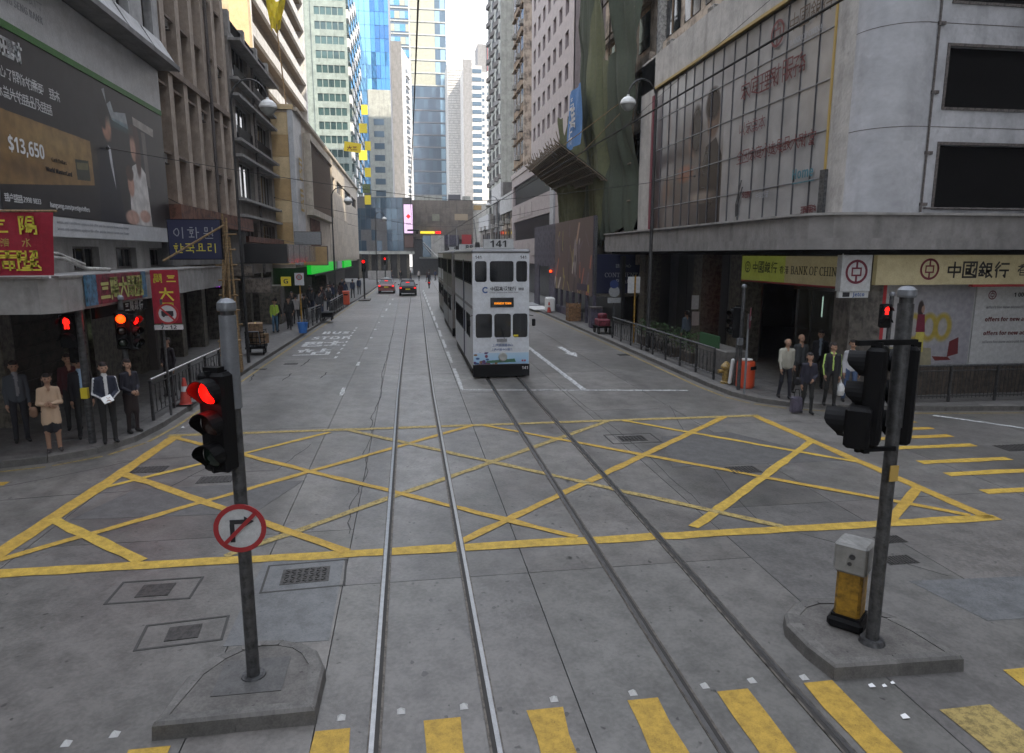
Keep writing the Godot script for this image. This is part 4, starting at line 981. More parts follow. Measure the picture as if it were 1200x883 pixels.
func right_row():
	var X := 12.0
	var b := thing("bank_building", "pale grey bank building on the right corner with a rounded edge", "building")
	var ZF := -16.75
	# body
	bxmm("core", b, Vector3(X + .45, 4.4, -35.4), Vector3(44, 13.4, ZF - .45), "blue_wall"); bxmm("ground_core", b, Vector3(X + 9, .1, -35.4), Vector3(44, 4.4, -18.2), "dark_room"); bxmm("lobby_end", b, Vector3(X + .5, .1, -35.4), Vector3(X + 9, 4.4, -35.1), "dark_room")
	# front wall towards the side street
	var fc := [[.62, 7.0], [8.4, 14.8], [16.2, 22.6]]
	var fr := [[.83, 2.42], [3.35, 4.83], [5.9, 7.4]]
	holes_wall(b, Vector3(X + 1.2, 4.5, ZF), SE, 31, 9.0, fc, fr, .4, "blue_wall", "front_wall"); windows(b, Vector3(X + 1.2, 4.5, ZF), SE, fc, fr, .16, "glass_black", null, 0)
	for r in fr:
		for q in fc:
			var tm := MB.new(); var o := Vector3(X + 1.2, 4.5, ZF + .012)
			tm.mm(o + Vector3(q[0] - .07, r[1], -.05), o + Vector3(q[1] + .07, r[1] + .07, .01)); tm.mm(o + Vector3(q[0] - .07, r[0] - .07, -.05), o + Vector3(q[1] + .07, r[0], .01)); tm.mm(o + Vector3(q[0] - .07, r[0], -.05), o + Vector3(q[0], r[1], .01)); tm.mm(o + Vector3(q[1], r[0], -.05), o + Vector3(q[1] + .07, r[1], .01)); obj("window_surround", tm, "pipe", b)
	var rc := MB.new(); round_corner(rc, X + 1.2, ZF - 1.2, 1.2, 4.5, 13.5); obj("rounded_corner", rc, "blue_wall", b)
	var jl := MB.new()
	for y in [7.35, 9.86, 12.3]:
		jl.mm(Vector3(X + 1.2, y, ZF - .01), Vector3(43, y + .018, ZF + .004)); round_corner(jl, X + 1.2, ZF - 1.2, 1.204, y, y + .018)
	obj("wall_joint", jl, "pipe", b)
	var pp := MB.new(); pp.tube([Vector3(X + 1.42, 5.2, ZF + .06), Vector3(X + 1.42, 13.4, ZF + .06)], .028); pp.tube([Vector3(X + 1.5, 5.3, ZF + .07), Vector3(26, 5.22, ZF + .07)], .025); obj("drain_pipe", pp, "pipe", b)
	for y in [5.4, 6.7, 8.2, 9.85, 11.4]: bx("pipe_clip", b, Vector3(X + 1.5, y, ZF + .03), Vector3(.2, .08, .06), "pipe")
	# street wall: band, glass wall with printed family, pier
	bxmm("pier", b, Vector3(X, 4.5, -35.4), Vector3(X + .4, 13.4, -33.5), "blue_wall_side"); bxmm("pier", b, Vector3(X, 4.5, -18.9), Vector3(X + .4, 13.5, ZF - 1.2), "blue_wall_side")
	bxmm("banner_pole", b, Vector3(X - .12, 4.8, -33.45), Vector3(X - .02, 11.6, -33.2), "letter_maroon")
	bxmm("steel_post", b, Vector3(X - .1, 4.8, -19.0), Vector3(X + .02, 6.5, -18.75), "galv")
	var band := MB.new(); band.mm(Vector3(X, 12.0, -35.4), Vector3(X + .4, 13.5, -18.9)); obj("top_band", band, "blue_wall_side", b)
	var bt := MB.new(); bt.mm(Vector3(X - .05, 11.9, -33.5), Vector3(X + .06, 12.0, -18.85)); bt.mm(Vector3(X - .04, 4.8, -18.93), Vector3(X + .05, 11.9, -18.85)); obj("brass_frame", bt, "brass_trim", b)
	var im := Image.create(768, 376, true, Image.FORMAT_RGB8); im.fill(lin(.33, .322, .318))
	p_ell(im, 250, 90, 260, 90, lin(.42, .42, .43, .7), .9); p_ell(im, 150, 300, 270, 190, lin(.075, .058, .05, .92), .3)
	p_ell(im, 60, 170, 40, 130, lin(.11, .10, .11, .8), .4); p_ell(im, 128, 130, 30, 90, lin(.12, .11, .115, .7), .4); p_ell(im, 96, 110, 18, 40, lin(.14, .10, .09, .8), .3)
	p_poly(im, [Vector2(290, 376), Vector2(292, 240), Vector2(318, 185), Vector2(365, 172), Vector2(395, 215), Vector2(400, 376)], lin(.035, .028, .026)); p_ell(im, 348, 128, 30, 44, lin(.12, .08, .06)); p_ell(im, 342, 102, 35, 32, lin(.03, .022, .02))
	p_ell(im, 246, 158, 27, 42, lin(.15, .10, .08)); p_ell(im, 264, 142, 28, 52, lin(.035, .026, .022)); p_poly(im, [Vector2(170, 376), Vector2(190, 260), Vector2(238, 208), Vector2(286, 246), Vector2(300, 376)], lin(.10, .085, .08)); p_ell(im, 205, 230, 44, 18, lin(.20, .07, .035), .3); p_ell(im, 92, 262, 26, 38, lin(.14, .09, .07)); p_ell(im, 300, 290, 64, 12, lin(.24, .20, .17), .5); p_ell(im, 110, 330, 40, 50, lin(.16, .14, .13, .8), .3)
	p_poly(im, [Vector2(398, 0), Vector2(768, 0), Vector2(768, 376), Vector2(398, 376)], lin(.35, .343, .34, .85)); p_speck(im, 7, .12, .012)
	picture("glass_print", im, .16); M["glass_print"].metallic_specular = .25; M["glass_print"].albedo_color = Color(.96, .955, .95)
	# sixteen panes by five rows, each pane shows its own piece of the print
	var NC := 16; var RWS := [0.0, .21, .40, .60, .80, 1.0]; var Wd := 14.55; var Hh := 7.0
	for i in NC:
		for j in 5:
			var z0 := -33.45 + i * Wd / NC + .02; var z1 := -33.45 + (i + 1) * Wd / NC - .02
			var y0: float = 4.85 + RWS[j] * Hh + .015; var y1: float = 4.85 + RWS[j + 1] * Hh - .015
			var m := MB.new(); var dx := .012 * sin(i * 5.3 + j * 2.1)
			m.quaduv(Vector3(X + .1, y0, z0), Vector3(X + .1 + dx * .3, y0, z1), Vector3(X + .1 + dx * .3, y1, z1), Vector3(X + .1, y1, z0))
			for k in m.uv.size():
				m.uv[k] = Vector2((i + m.uv[k].x) / NC, 1.0 - lerpf(RWS[j], RWS[j + 1], 1.0 - m.uv[k].y))
			obj("glass_pane", m, "glass_print", b)
	var mu := MB.new()
	for i in NC + 1: mu.box(Vector3(X + .09, 8.35, -33.45 + i * Wd / NC), Vector3(.06, 7.0, .024))
	obj("mullions", mu, "mullion", b)
	mu = MB.new()
	for j in range(1, 5): mu.box(Vector3(X + .095, 4.85 + RWS[j] * Hh, -33.45 + Wd * .5), Vector3(.05, .03, Wd))
	obj("transoms", mu, "mullion_light", b)
	var lt: MB; var gx := X + .042
	gline(b, "letter_red", "家庭理財服務", Vector3(gx, 9.55, -24.55), WE, .62, .085, 1.12); gline(b, "letter_red", "以家為本", Vector3(gx, 8.32, -24.5), WE, .42, .08, 1.12); gline(b, "letter_red", "全因家庭永遠是最大財富", Vector3(gx, 7.35, -24.55), WE, .42, .085, 1.08)
	emblem(b, Vector3(gx, 11.15, -22.2), WE, .42, "letter_red")
	lt = MB.new(); glyphs(lt, "中國銀行", Vector3(gx, 10.95, -21.5), WE, .5, .085, 1.2); obj("lettering", lt, "brown_slat", b); latin(b, "BANK OF CHINA", Vector3(gx, 10.6, -21.4), WE, .16, "letter_grey", false, true)
	latin(b, "Home", Vector3(gx, 6.55, -20.75), WE, .30, "letter_teal", true); bx("rule", b, Vector3(gx, 6.28, -20.1), Vector3(.01, .03, 1.2), "letter_teal"); latin(b, "3988 2388", Vector3(gx, 5.2, -23.1), WE, .24, "letter_dark", true)
	gline(b, "letter_grey", "個人客户服務熱線", Vector3(gx, 5.1, -24.9), WE, .19, .1, 1.1); gline(b, "letter_grey", "中银香港", Vector3(gx, 6.0, -23.0), WE, .2, .1, 1.1)
	gline(b, "letter_red", "家理財", Vector3(gx, 6.1, -24.0), WE, .22, .12, 1.0); gline(b, "letter_red", "理財服務", Vector3(gx, 5.35, -20.1), WE, .2, .14, 1.0)
	lt = MB.new(); var hp := [Vector2(-24.5, 5.9), Vector2(-24.15, 6.75), Vector2(-24.05, 6.5)]
	for i in 2: lt.quad(Vector3(gx, hp[0].y - i * .1, hp[0].x + i * .1), Vector3(gx, hp[0].y - i * .1, hp[0].x + .1 + i * .1), Vector3(gx, hp[1 + i].y, hp[1 + i].x + .1), Vector3(gx, hp[1 + i].y, hp[1 + i].x))
	lt.quad(Vector3(gx, 5.45, -24.45), Vector3(gx, 5.55, -24.2), Vector3(gx, 6.0, -24.4), Vector3(gx, 5.9, -24.5)); obj("house_logo", lt, "letter_dark", b)
	# storeys above, set back
	bxmm("upper_storeys", b, Vector3(X + 1.0, 13.4, -35.3), Vector3(44, 34, -18.0), "old_beige")
	for j in 6:
		bxmm("floor_band", b, Vector3(X + .85, 13.5 + j * 3.2, -35.4), Vector3(X + 1.0, 14.5 + j * 3.2, -17.9), "old_beige")
		for i in 7:
			var w := bx("window", b, Vector3(X + .98, 15.5 + j * 3.2, -33.9 + i * 2.3), Vector3(.06, 1.7, 1.7), "glass_dark"); bx("frame", w, Vector3(-.05, 0, 0), Vector3(.06, 1.7, .07), "old_wall")
			if (i + j) % 2 == 0: ac_unit(b, Vector3(X + .7, 13.9 + j * 3.2, -33.2 + i * 2.3), -PI / 2, .95)
	bxmm("corner_post", b, Vector3(X + .7, 13.5, -35.4), Vector3(X + 1.1, 34, -34.9), "ac_white")
	# ground floor: columns, shop wall, glass doors, poster wall
	for z in [-34.6, -27.6, -24.2]: bx("column", b, Vector3(X + .5, 2.2, z), Vector3(.85, 4.2, .85), "shop_tile")
	bx("column", b, Vector3(12.45, 2.2, -17.55), Vector3(.95, 4.2, .75), "shop_tile2" if M.has("shop_tile2") else mt("shop_tile2", lin(.14, .128, .115), .55, "g_stain", 2.0))
	bxmm("shop_partition", b, Vector3(X + 1.4, .12, -34), Vector3(X + 1.5, 4.3, -24.6), "stone_black")
	for i in 8: bx("stone_panel", b, Vector3(X + 1.37, 2.2, -33.4 + i * 1.1), Vector3(.05, 4.0, 1.06), "stone_dark" if i % 3 == 0 else "stone_black")
	bx("door_glass", b, Vector3(X + 1.9, 1.5, -21.2), Vector3(.03, 2.7, 3.6), "door_glass")
	for z in [-22.9, -22.0, -20.6, -19.6]: bx("door_bar", b, Vector3(X + 1.86, 1.5, z), Vector3(.06, 2.7, .05), "chrome")
	bx("door_head", b, Vector3(X + 1.85, 2.92, -21.2), Vector3(.1, .1, 3.8), "chrome")
	for q in [[-21.9, 2.3, .7], [-20.7, 2.55, .5], [-19.75, 2.2, 1.0]]: bx("strip_light", b, Vector3(X + 2.2, q[1], q[0]), Vector3(.03, q[2], .025), "tube_white")
	bx("strip_light", b, Vector3(X + 1.2, 1.9, -25.6), Vector3(.06, 2.2, .07), "tube_orange"); bx("door_sign", b, Vector3(X + .9, 2.75, -25.0), Vector3(.08, .5, 1.6), "red_strip")
	bxmm("poster_wall", b, Vector3(13.0, .12, -17.75), Vector3(44, 3.3, -17.4), "panel_white"); bxmm("plinth", b, Vector3(12.95, .12, -17.4), Vector3(44, .95, -17.2), "brown_wall")
	var po := Image.create(512, 384, true, Image.FORMAT_RGB8); po.fill(lin(.30, .30, .33))
	p_poly(po, [Vector2(0, 0), Vector2(140, 0), Vector2(150, 384), Vector2(0, 384)], lin(.36, .36, .37)); p_ell(po, 330, 120, 150, 90, lin(.34, .34, .37, .6), .8)
	for q in [190, 275, 352]:
		p_ell(po, q, 200, 50, 66, lin(.34, .26, .045)); p_ell(po, q, 200, 26, 44, lin(.32, .31, .31))
	p_poly(po, [Vector2(120, 150), Vector2(146, 140), Vector2(132, 262), Vector2(108, 264)], lin(.34, .26, .045))
	p_poly(po, [Vector2(0, 300), Vector2(60, 290), Vector2(300, 300), Vector2(310, 384), Vector2(0, 384)], lin(.26, .24, .16)); p_ell(po, 226, 112, 15, 24, lin(.33, .2, .15)); p_ell(po, 220, 112, 16, 38, lin(.03, .02, .02)); p_ell(po, 233, 114, 9, 17, lin(.34, .21, .16)); p_poly(po, [Vector2(206, 138), Vector2(246, 138), Vector2(256, 222), Vector2(204, 222)], lin(.16, .02, .045)); p_poly(po, [Vector2(208, 222), Vector2(252, 222), Vector2(256, 318), Vector2(206, 318)], lin(.46, .40, .09)); p_poly(po, [Vector2(214, 318), Vector2(226, 318), Vector2(160, 372), Vector2(152, 368)], lin(.3, .03, .04))
	p_poly(po, [Vector2(400, 270), Vector2(450, 250), Vector2(456, 330), Vector2(395, 345)], lin(.12, .015, .02)); p_poly(po, [Vector2(310, 340), Vector2(400, 345), Vector2(420, 360), Vector2(330, 362)], lin(.12, .02, .02)); p_speck(po, 4, .1)
	picture("poster_print", po, .35)
	var pq := MB.new(); pq.quaduv(Vector3(13.05, .95, -17.385), Vector3(15.95, .95, -17.385), Vector3(15.95, 3.25, -17.385), Vector3(13.05, 3.25, -17.385)); obj("poster", pq, "poster_print", b)
	bxmm("poster", b, Vector3(16.0, .95, -17.40), Vector3(19, 3.28, -17.36), "sign_white"); emblem(b, Vector3(16.5, 2.95, -17.35), SE, .13, "letter_maroon"); latin(b, "1 000", Vector3(17.2, 2.95, -17.35), SE, .12, "letter_dark", true)
	for q in [[2.6, .08], [2.25, .12], [1.85, .12], [1.6, .08]]: latin(b, "offers for new account holders", Vector3(16.35, q[0], -17.35), SE, q[1], "letter_red" if q[1] > .1 else "letter_grey", true)
	bxmm("red_panel", b, Vector3(12.93, .95, -17.36), Vector3(13.05, 3.28, -17.2), "sign_red")
	settle(b, Vector3(20, 0, -26))
	# canopy
	var cn := thing("canopy", "thick grey concrete canopy wrapping round the bank corner", "canopy")
	var cm := MB.new(); cm.prism(PackedVector2Array([Vector2(10.2, -35.2), Vector2(10.15, -17.4), Vector2(10.3, -16.75), Vector2(10.7, -16.3), Vector2(11.3, -16.15), Vector2(45, -16.0), Vector2(45, -20), Vector2(14.4, -20), Vector2(14.4, -35.2)]), 4.22, 5.08); obj("slab", cm, "canopy_right", cn)
	cm = MB.new(); cm.prism(PackedVector2Array([Vector2(10.12, -35.2), Vector2(10.07, -17.4), Vector2(10.23, -16.7), Vector2(10.65, -16.22), Vector2(11.3, -16.07), Vector2(45, -15.92), Vector2(45, -16.15), Vector2(11.4, -16.3), Vector2(10.85, -16.45), Vector2(10.5, -16.85), Vector2(10.4, -17.5), Vector2(10.4, -35.2)]), 5.08, 5.14); obj("coping", cm, "plaster", cn)
	cm = MB.new(); cm.prism(PackedVector2Array([Vector2(10.6, -35.2), Vector2(10.6, -17.4), Vector2(11.4, -16.6), Vector2(45, -16.4), Vector2(45, -16.9), Vector2(11.8, -17.1), Vector2(11.6, -35.2)]), 4.08, 4.22); obj("drip_beam", cm, "black", cn)
	settle(cn, Vector3(12, 4.2, -25))
	# bank signs
	mt("sign_olive", lin(.32, .33, .09), .5, "g_fine", 2.0, 0, {"emission_enabled": true, "emission": Color(.58, .62, .22), "emission_energy_multiplier": .06}); mt("sign_cream", lin(.46, .41, .27), .5, "g_fine", 2.0, 0, {"emission_enabled": true, "emission": Color(.72, .67, .48), "emission_energy_multiplier": .035})
	var s := thing("bank_sign", "long olive-yellow bank sign facing the tram street under the canopy", "sign", Vector3(12.0, 3.2, -20.4))
	bx("panel", s, Vector3(0, .42, -1.6), Vector3(.16, .84, 2.9), "sign_olive"); bx("panel", s, Vector3(0, .42, 1.45), Vector3(.16, .84, 3.2), "sign_cream"); bx("red_edge", s, Vector3(0, -.03, 0), Vector3(.14, .06, 6.1), "sign_red")
	emblem(s, Vector3(-.085, .46, -2.6), WE, .2, "letter_dark"); var gm: MB; gline(s, "letter_dark", "中國銀行", Vector3(-.085, .3, -2.25), WE, .34, .12, 1.25); gline(s, "letter_dark", "香港", Vector3(-.085, .3, -.45), WE, .22, .1, 1.3)
	latin(s, "BANK OF CHINA", Vector3(-.09, .4, .2), WE, .25, "letter_dark", false, true, .95); latin(s, "HONG", Vector3(-.09, .36, 2.55), WE, .14, "letter_dark", false, true)
	s = thing("bank_sign", "white square hanging sign with a dark red coin emblem", "sign", Vector3(11.45, 3.0, -16.8))
	bx("panel", s, Vector3(.27, .62, 0), Vector3(.86, .98, .22), "sign_white"); emblem(s, Vector3(.27, .64, .115), SE, .32, "letter_maroon"); bx("plate", s, Vector3(.27, .04, .02), Vector3(.86, .17, .1), "sign_white"); bx("mark", s, Vector3(.05, .04, .072), Vector3(.2, .12, .01), "letter_dark"); latin(s, "Jetco", Vector3(.25, .04, .075), SE, .1, "letter_blue", true)
	s = thing("bank_sign", "long cream bank sign with calligraphy facing the side street", "sign", Vector3(12.35, 3.28, -16.9)); bx("panel", s, Vector3(5.2, .40, 0), Vector3(10.3, .80, .16), "sign_cream"); bx("red_edge", s, Vector3(7.0, -.035, 0), Vector3(8, .07, .14), "sign_red"); emblem(s, Vector3(1.62, .42, .085), SE, .29, "letter_maroon")
	gline(s, "letter_dark", "中國銀行", Vector3(2.15, .2, .085), SE, .40, .13, 1.24); gline(s, "letter_dark", "香港", Vector3(4.35, .25, .085), SE, .3, .1, 1.2)
	# low wall and railing in the side street are furniture; next: netted building
	b = thing("netted_building", "building wrapped in sagging dark green construction netting", "building")
	bxmm("core", b, Vector3(12.8, 3.5, -45.2), Vector3(40, 40, -35.8), "old_beige"); bxmm("low_wing", b, Vector3(12.8, 3.5, -49.7), Vector3(40, 11, -45.2), "old_beige"); bxmm("ground_floor", b, Vector3(13.2, .1, -49.8), Vector3(40, 3.5, -35.8), "dark_room")
	for j in 11:
		bxmm("floor_edge", b, Vector3(12.5, 4.5 + j * 3.1, -45.2), Vector3(12.8, 5.0 + j * 3.1, -35.8), "old_beige")
		for i in 3: bx("window", b, Vector3(12.78, 6.4 + j * 3.1, -37.5 - i * 2.6), Vector3(.06, 1.8, 1.6), "glass_dark")
	var nz := noise(21, .22, 3); var n2 := noise(23, .7, 2)
	# net sheets, hung in tall strips that belly and fold
	# three lengths of net laced edge to edge, hanging in long folds; a slit stays open near the top
	for q in [[-35.4, -38.4, "net_dark", 28.0], [-38.4, -41.6, "net_green", 28.0], [-41.6, -43.8, "net_dark", 28.0], [-43.8, -50.0, "net_green", 12.6]]:
		var m := MB.new(); var nu := 34; var nv := 72; var P := []; var N := []
		for j in nv + 1:
			for i in nu + 1:
				var z: float = lerpf(q[0], q[1], float(i) / nu); var y: float = lerpf(5.0 + .8 * nz.get_noise_2d(z * 2.0, 3.0), q[3] + (1.2 * n2.get_noise_2d(z * 2.0, 9.0) if q[3] < 20 else 0.0), float(j) / nv)
				var d := nz.get_noise_2d(z * .8 + y * .3, y * .2) * .62 + n2.get_noise_2d(z * 1.3 + y * .3, y * .09) * .30 - .22 * absf(sin(y * .52 + z * .12))
				P.append(Vector3(11.15 + d + .8 * pow(clampf((z + 39.5) / 4.1, 0, 1), 2.0), y, z))
		for j in nv + 1:
			for i in nu + 1:
				var du: Vector3 = P[j * (nu + 1) + mini(i + 1, nu)] - P[j * (nu + 1) + maxi(i - 1, 0)]; var dv: Vector3 = P[mini(j + 1, nv) * (nu + 1) + i] - P[maxi(j - 1, 0) * (nu + 1) + i]; N.append(dv.cross(du).normalized() * (-1.0 if dv.cross(du).x > 0 else 1.0))
		for j in nv:
			for i in nu:
				var a := j * (nu + 1) + i; var id := [a + 1, a, a + nu + 1, a + nu + 2]
				if P[a].z > -39.3 and P[a].z < -38.1 + .3 * sin(P[a].y * 3.0) and P[a].y > 14.6 and P[a].y < 18.6: continue
				m.tri(P[id[0]], P[id[1]], P[id[2]], N[id[0]], N[id[1]], N[id[2]]); m.tri(P[id[0]], P[id[2]], P[id[3]], N[id[0]], N[id[2]], N[id[3]])
		obj("netting", m, q[2], b)
	settle(b, Vector3(18, 0, -43))
	# bamboo in front of it
	var sc := thing("bamboo_scaffold", "bamboo scaffold poles standing in front of the green netting", "scaffold")
	var rng := RandomNumberGenerator.new(); rng.seed = 6
	for i in 6:
		var z := -36.2 - i * 1.48; var m := MB.new(); m.cyl(Vector3(11.75 + rng.randf_range(-.1, .1), 4.6, z), Vector3(11.75 + rng.randf_range(-.1, .1), 27 + rng.randf_range(-2, 2), z + rng.randf_range(-.3, .3)), .05, .035, 6); obj("upright_pole", m, "bamboo_grey", sc)
	for j in 12:
		var m := MB.new(); m.cyl(Vector3(11.66, 5.0 + j * 1.9, -35.8), Vector3(11.62, 5.0 + j * 1.9 + rng.randf_range(-.15, .15), -44.4), .042, .042, 6); obj("cross_pole", m, "bamboo_grey", sc)
	for q in [[-36.5, -41, 17, 22.5], [-40.5, -37, 19, 25], [-40.5, -43.8, 15, 21], [-38, -42, 21, 26]]:
		var m := MB.new(); m.cyl(Vector3(11.45, q[2], q[0]), Vector3(11.3, q[3], q[1]), .045, .04, 6); obj("brace_pole", m, "bamboo", sc)
	settle(sc, Vector3(11.7, 4.6, -43))
	# catch platform
	var pf := thing("catch_platform", "sloping bamboo catch platform jutting out over the road", "scaffold")
	var inn := [Vector3(11.9, 7.95, -51), Vector3(11.9, 7.6, -38.3)]; var out := [Vector3(9.0, 10.15, -51), Vector3(8.35, 9.95, -38)]
	for i in 27:
		var t := i / 26.0; var m := MB.new(); m.cyl(inn[0].lerp(inn[1], t), out[0].lerp(out[1], t) + (out[0] - inn[0]) * (.06 + .08 * rng.randf()), .05, .04, 6); obj("slope_pole", m, "bamboo_grey", pf)
	for i in 8:
		var t := i / 7.0; var m := MB.new(); m.cyl(inn[0].lerp(out[0], t) + Vector3(0, -.08, -.3), inn[1].lerp(out[1], t) + Vector3(0, -.08, .3), .05, .045, 6); obj("cross_pole", m, "bamboo_grey", pf)
	for i in 12:
		var t0 := i / 12.0 + .003; var t1 := (i + 1) / 12.0 - .003; var m := MB.new(); var up := Vector3(.06, .1, 0)
		m.quad(inn[0].lerp(inn[1], t0) + up, inn[0].lerp(inn[1], t1) + up, out[0].lerp(out[1], t1) + up, out[0].lerp(out[1], t0) + up); obj("deck_sheet", m, "net_dark" if i % 3 else "brown_slat", pf)
	for i in 14:
		var t := i / 13.0; var p: Vector3 = out[0].lerp(out[1], t); var m := MB.new(); m.cyl(p, p + Vector3(-.22, .5 + .3 * rng.randf(), rng.randf_range(-.15, .15)), .03, .022, 5); obj("spike_pole", m, "bamboo_grey", pf)
	var gm2 := MB.new(); gm2.tube([out[1] + Vector3(.2, 0, 0), Vector3(11.6, 12.2, -36.5)], .025, 5); gm2.tube([out[1] + Vector3(1.0, -.6, 0), Vector3(11.6, 11.8, -36.2)], .02, 5); obj("stay_rope", gm2, "bamboo", pf)
	settle(pf, Vector3(11.9, 7.6, -44))
	s = thing("street_banner", "bright blue vertical cloth banner with white characters on green netting", "banner", Vector3(10.0, 10.4, -41.6))
	var fb := MB.new()
	for i in 8:
		for j in 10:
			var P := func(a, c): return Vector3(.08 * sin(a * 1.3 + c * .4), 3.3 * c / 10.0, 1.6 - 3.2 * a / 8.0)
			fb.quad(P.call(i + 1, j), P.call(i, j), P.call(i, j + 1), P.call(i + 1, j + 1))
	obj("cloth", fb, "cloth_blue", s); gline(s, "letter_white", "建", Vector3(-.12, 1.1, -.7), WE, 1.3, .12); gline(s, "letter_white", "行", Vector3(-.12, .2, -.9), WE, .8, .12); gline(s, "letter_white", "三", Vector3(-.12, 2.4, -.5), WE, .5, .12)
	# hoarding with painting
	var hb := thing("hoarding", "construction hoarding printed with a dark abstract painting", "hoarding")
	var hi := Image.create(256, 160, true, Image.FORMAT_RGB8); hi.fill(lin(.11, .07, .06)); rng.seed = 77
	for i in 46:
		var x := rng.randf() * 256; var y := rng.randf() * 160; var w := rng.randf_range(3, 9); var h := rng.randf_range(15, 60); var sl := rng.randf_range(-24, 24)
		var k: Color = [lin(.40, .13, .08), lin(.48, .42, .38), lin(.05, .035, .03), lin(.28, .22, .08), lin(.40, .25, .18), lin(.14, .10, .12)][rng.randi() % 6]
		p_poly(hi, [Vector2(x, y), Vector2(x + w, y + 2), Vector2(x + w + sl, y + h), Vector2(x + sl - 2, y + h - 3)], k)
	p_ell(hi, 150, 80, 10, 40, lin(.27, .22, .22)); p_ell(hi, 150, 85, 4, 8, lin(.03, .02, .03)); p_poly(hi, [Vector2(165, 138), Vector2(240, 138), Vector2(240, 152), Vector2(165, 152)], lin(.04, .025, .05)); p_poly(hi, [Vector2(228, 138), Vector2(238, 138), Vector2(238, 154), Vector2(228, 154)], lin(.35, .27, .04))
	picture("painting", hi, .5)
	for i in 5:
		var m := MB.new(); var z0 := -47.6 + i * 2.02; m.quaduv(Vector3(10.2, 1.75, z0), Vector3(10.2, 1.75, z0 + 2.0), Vector3(10.2, 6.2, z0 + 2.0), Vector3(10.2, 6.2, z0))
		for k in m.uv.size(): m.uv[k].x = (i + m.uv[k].x) / 5.0
		obj("printed_panel", m, "painting", hb); bxmm("panel_back", hb, Vector3(10.23, 1.75, z0), Vector3(10.3, 6.2, z0 + 2.0), "hoard_purple")
	for i in 4: bxmm("purple_panel", hb, Vector3(10.2, 3.2 if i in [1, 2] else 0.12, -55.6 + i * 2.0), Vector3(10.3, 6.2, -55.6 + i * 2.0 + 1.97), "hoard_purple")
	for i in 7: bx("post", hb, Vector3(10.28, .95, -47.4 + i * 1.68), Vector3(.16, 1.7, .16), "hoard_purple")
	bxmm("kick_board", hb, Vector3(10.24, .13, -47.6), Vector3(10.36, .62, -40.2), "hoard_purple"); bxmm("return_panel", hb, Vector3(10.2, 1.75, -37.6), Vector3(10.36, 6.2, -37.45), "hoard_purple"); bx("corner_post", hb, Vector3(10.3, 3.1, -37.35), Vector3(.14, 6.1, .14), "galv")
	bx("warning_lamp", hb, Vector3(10.1, 2.9, -48.6), Vector3(.14, .14, .14), "lens_amberred"); bxmm("rear_passage", hb, Vector3(11.9, .1, -56), Vector3(12.1, 4, -37.5), "stone_black")
	settle(hb, Vector3(10.25, .1, -46))
	s = thing("building_sign", "dark navy entrance sign reading CONTINENTAL PLACE", "sign", Vector3(12.1, 1.95, -38)); bx("panel", s, Vector3(0, 1.05, 0), Vector3(3.5, 2.2, .2), "sign_navy"); latin(s, "CONTINENTAL", Vector3(.1, .98, .105), SE, .24, "letter_grey", false, true, 1.0, true); latin(s, "PLACE", Vector3(.1, .62, .105), SE, .24, "letter_grey", false, true, 1.0, true)
	gm = MB.new(); glyphs(gm, "恒富中心", Vector3(-.45, 1.4, .105), SE, .2, .1, 1.15); obj("lettering", gm, "letter_grey", s)
	bx("lintel", s, Vector3(.2, -.16, .05), Vector3(4.2, .14, .3), "shop_tile")
	# ---- pink tiled tower with podium
	b = thing("pink_tower", "pinkish tiled office tower with small square windows", "building")
	bxmm("core", b, Vector3(12.4, 12, -67.3), Vector3(40, 60, -50.4), "pink_tile")
	var pc := even(7, 1.2, 2.22, 1.15); var pr := even(20, 2.35, 2.27, 1.15)
	holes_wall(b, Vector3(12, 12.2, -67.4), WE, 17.4, 48, [[1.0 + 0, 2.1], [3.2, 4.3], [5.4, 6.5], [7.6, 8.7], [9.8, 10.9], [12.0, 13.1], [14.2, 15.3]], pr, .35, "pink_tile", "street_wall"); windows(b, Vector3(12, 12.2, -67.4), WE, [[1.0, 2.1], [3.2, 4.3], [5.4, 6.5], [7.6, 8.7], [9.8, 10.9], [12.0, 13.1], [14.2, 15.3]], pr, .22, ["glass_dark", "glass_room"], "pink_tile_b", 0, null, 5)
	for j in 22:
		for i in 6: bx("wall_tile", b, Vector3(12.6 + i * 1.2, 13.3 + j * 2.1, -49.98), Vector3(1.18, 2.08, .06), ["pink_tile", "pink_tile_b", "pink_tile_c"][(i * 5 + j * 3) % 3])
	bxmm("end_wall", b, Vector3(12, 3, -50.4), Vector3(30, 60, -50.0), "pink_tile_b"); bxmm("dark_slot", b, Vector3(13.0, 12, -50.05), Vector3(13.4, 60, -49.9), "stone_black")
	# podium
	bxmm("podium_core", b, Vector3(12.4, 3.2, -80), Vector3(40, 12.0, -50.4), "pink_tile_b"); bxmm("podium_ground", b, Vector3(12.9, .1, -80), Vector3(40, 3.2, -50.4), "stone_black")
	holes_wall(b, Vector3(12, 3.2, -80), WE, 29.6, 9.4, [[1.2, 21.6]], [[2.4, 4.4], [6.2, 8.3]], .35, "pink_tile", "podium_wall"); windows(b, Vector3(12, 3.2, -80), WE, [[1.2, 21.6]], [[2.4, 4.4], [6.2, 8.3]], .25, "glass_black")
	for q in [[-68, 7.9], [-72, 7.9], [-75, 7.9], [-66, 4.0], [-70, 4.0]]: bx("pale_panel", b, Vector3(11.97, q[1] + .6, q[0]), Vector3(.05, 1.2, 2.2), "pink_tile_c")
	bxmm("podium_pier", b, Vector3(11.85, 3.2, -57.6), Vector3(12.4, 12.4, -56.2), "blue_wall"); bxmm("podium_parapet", b, Vector3(11.9, 12.4, -80), Vector3(12.3, 12.9, -50.2), "pink_tile_c")
	settle(b, Vector3(20, 0, -62))
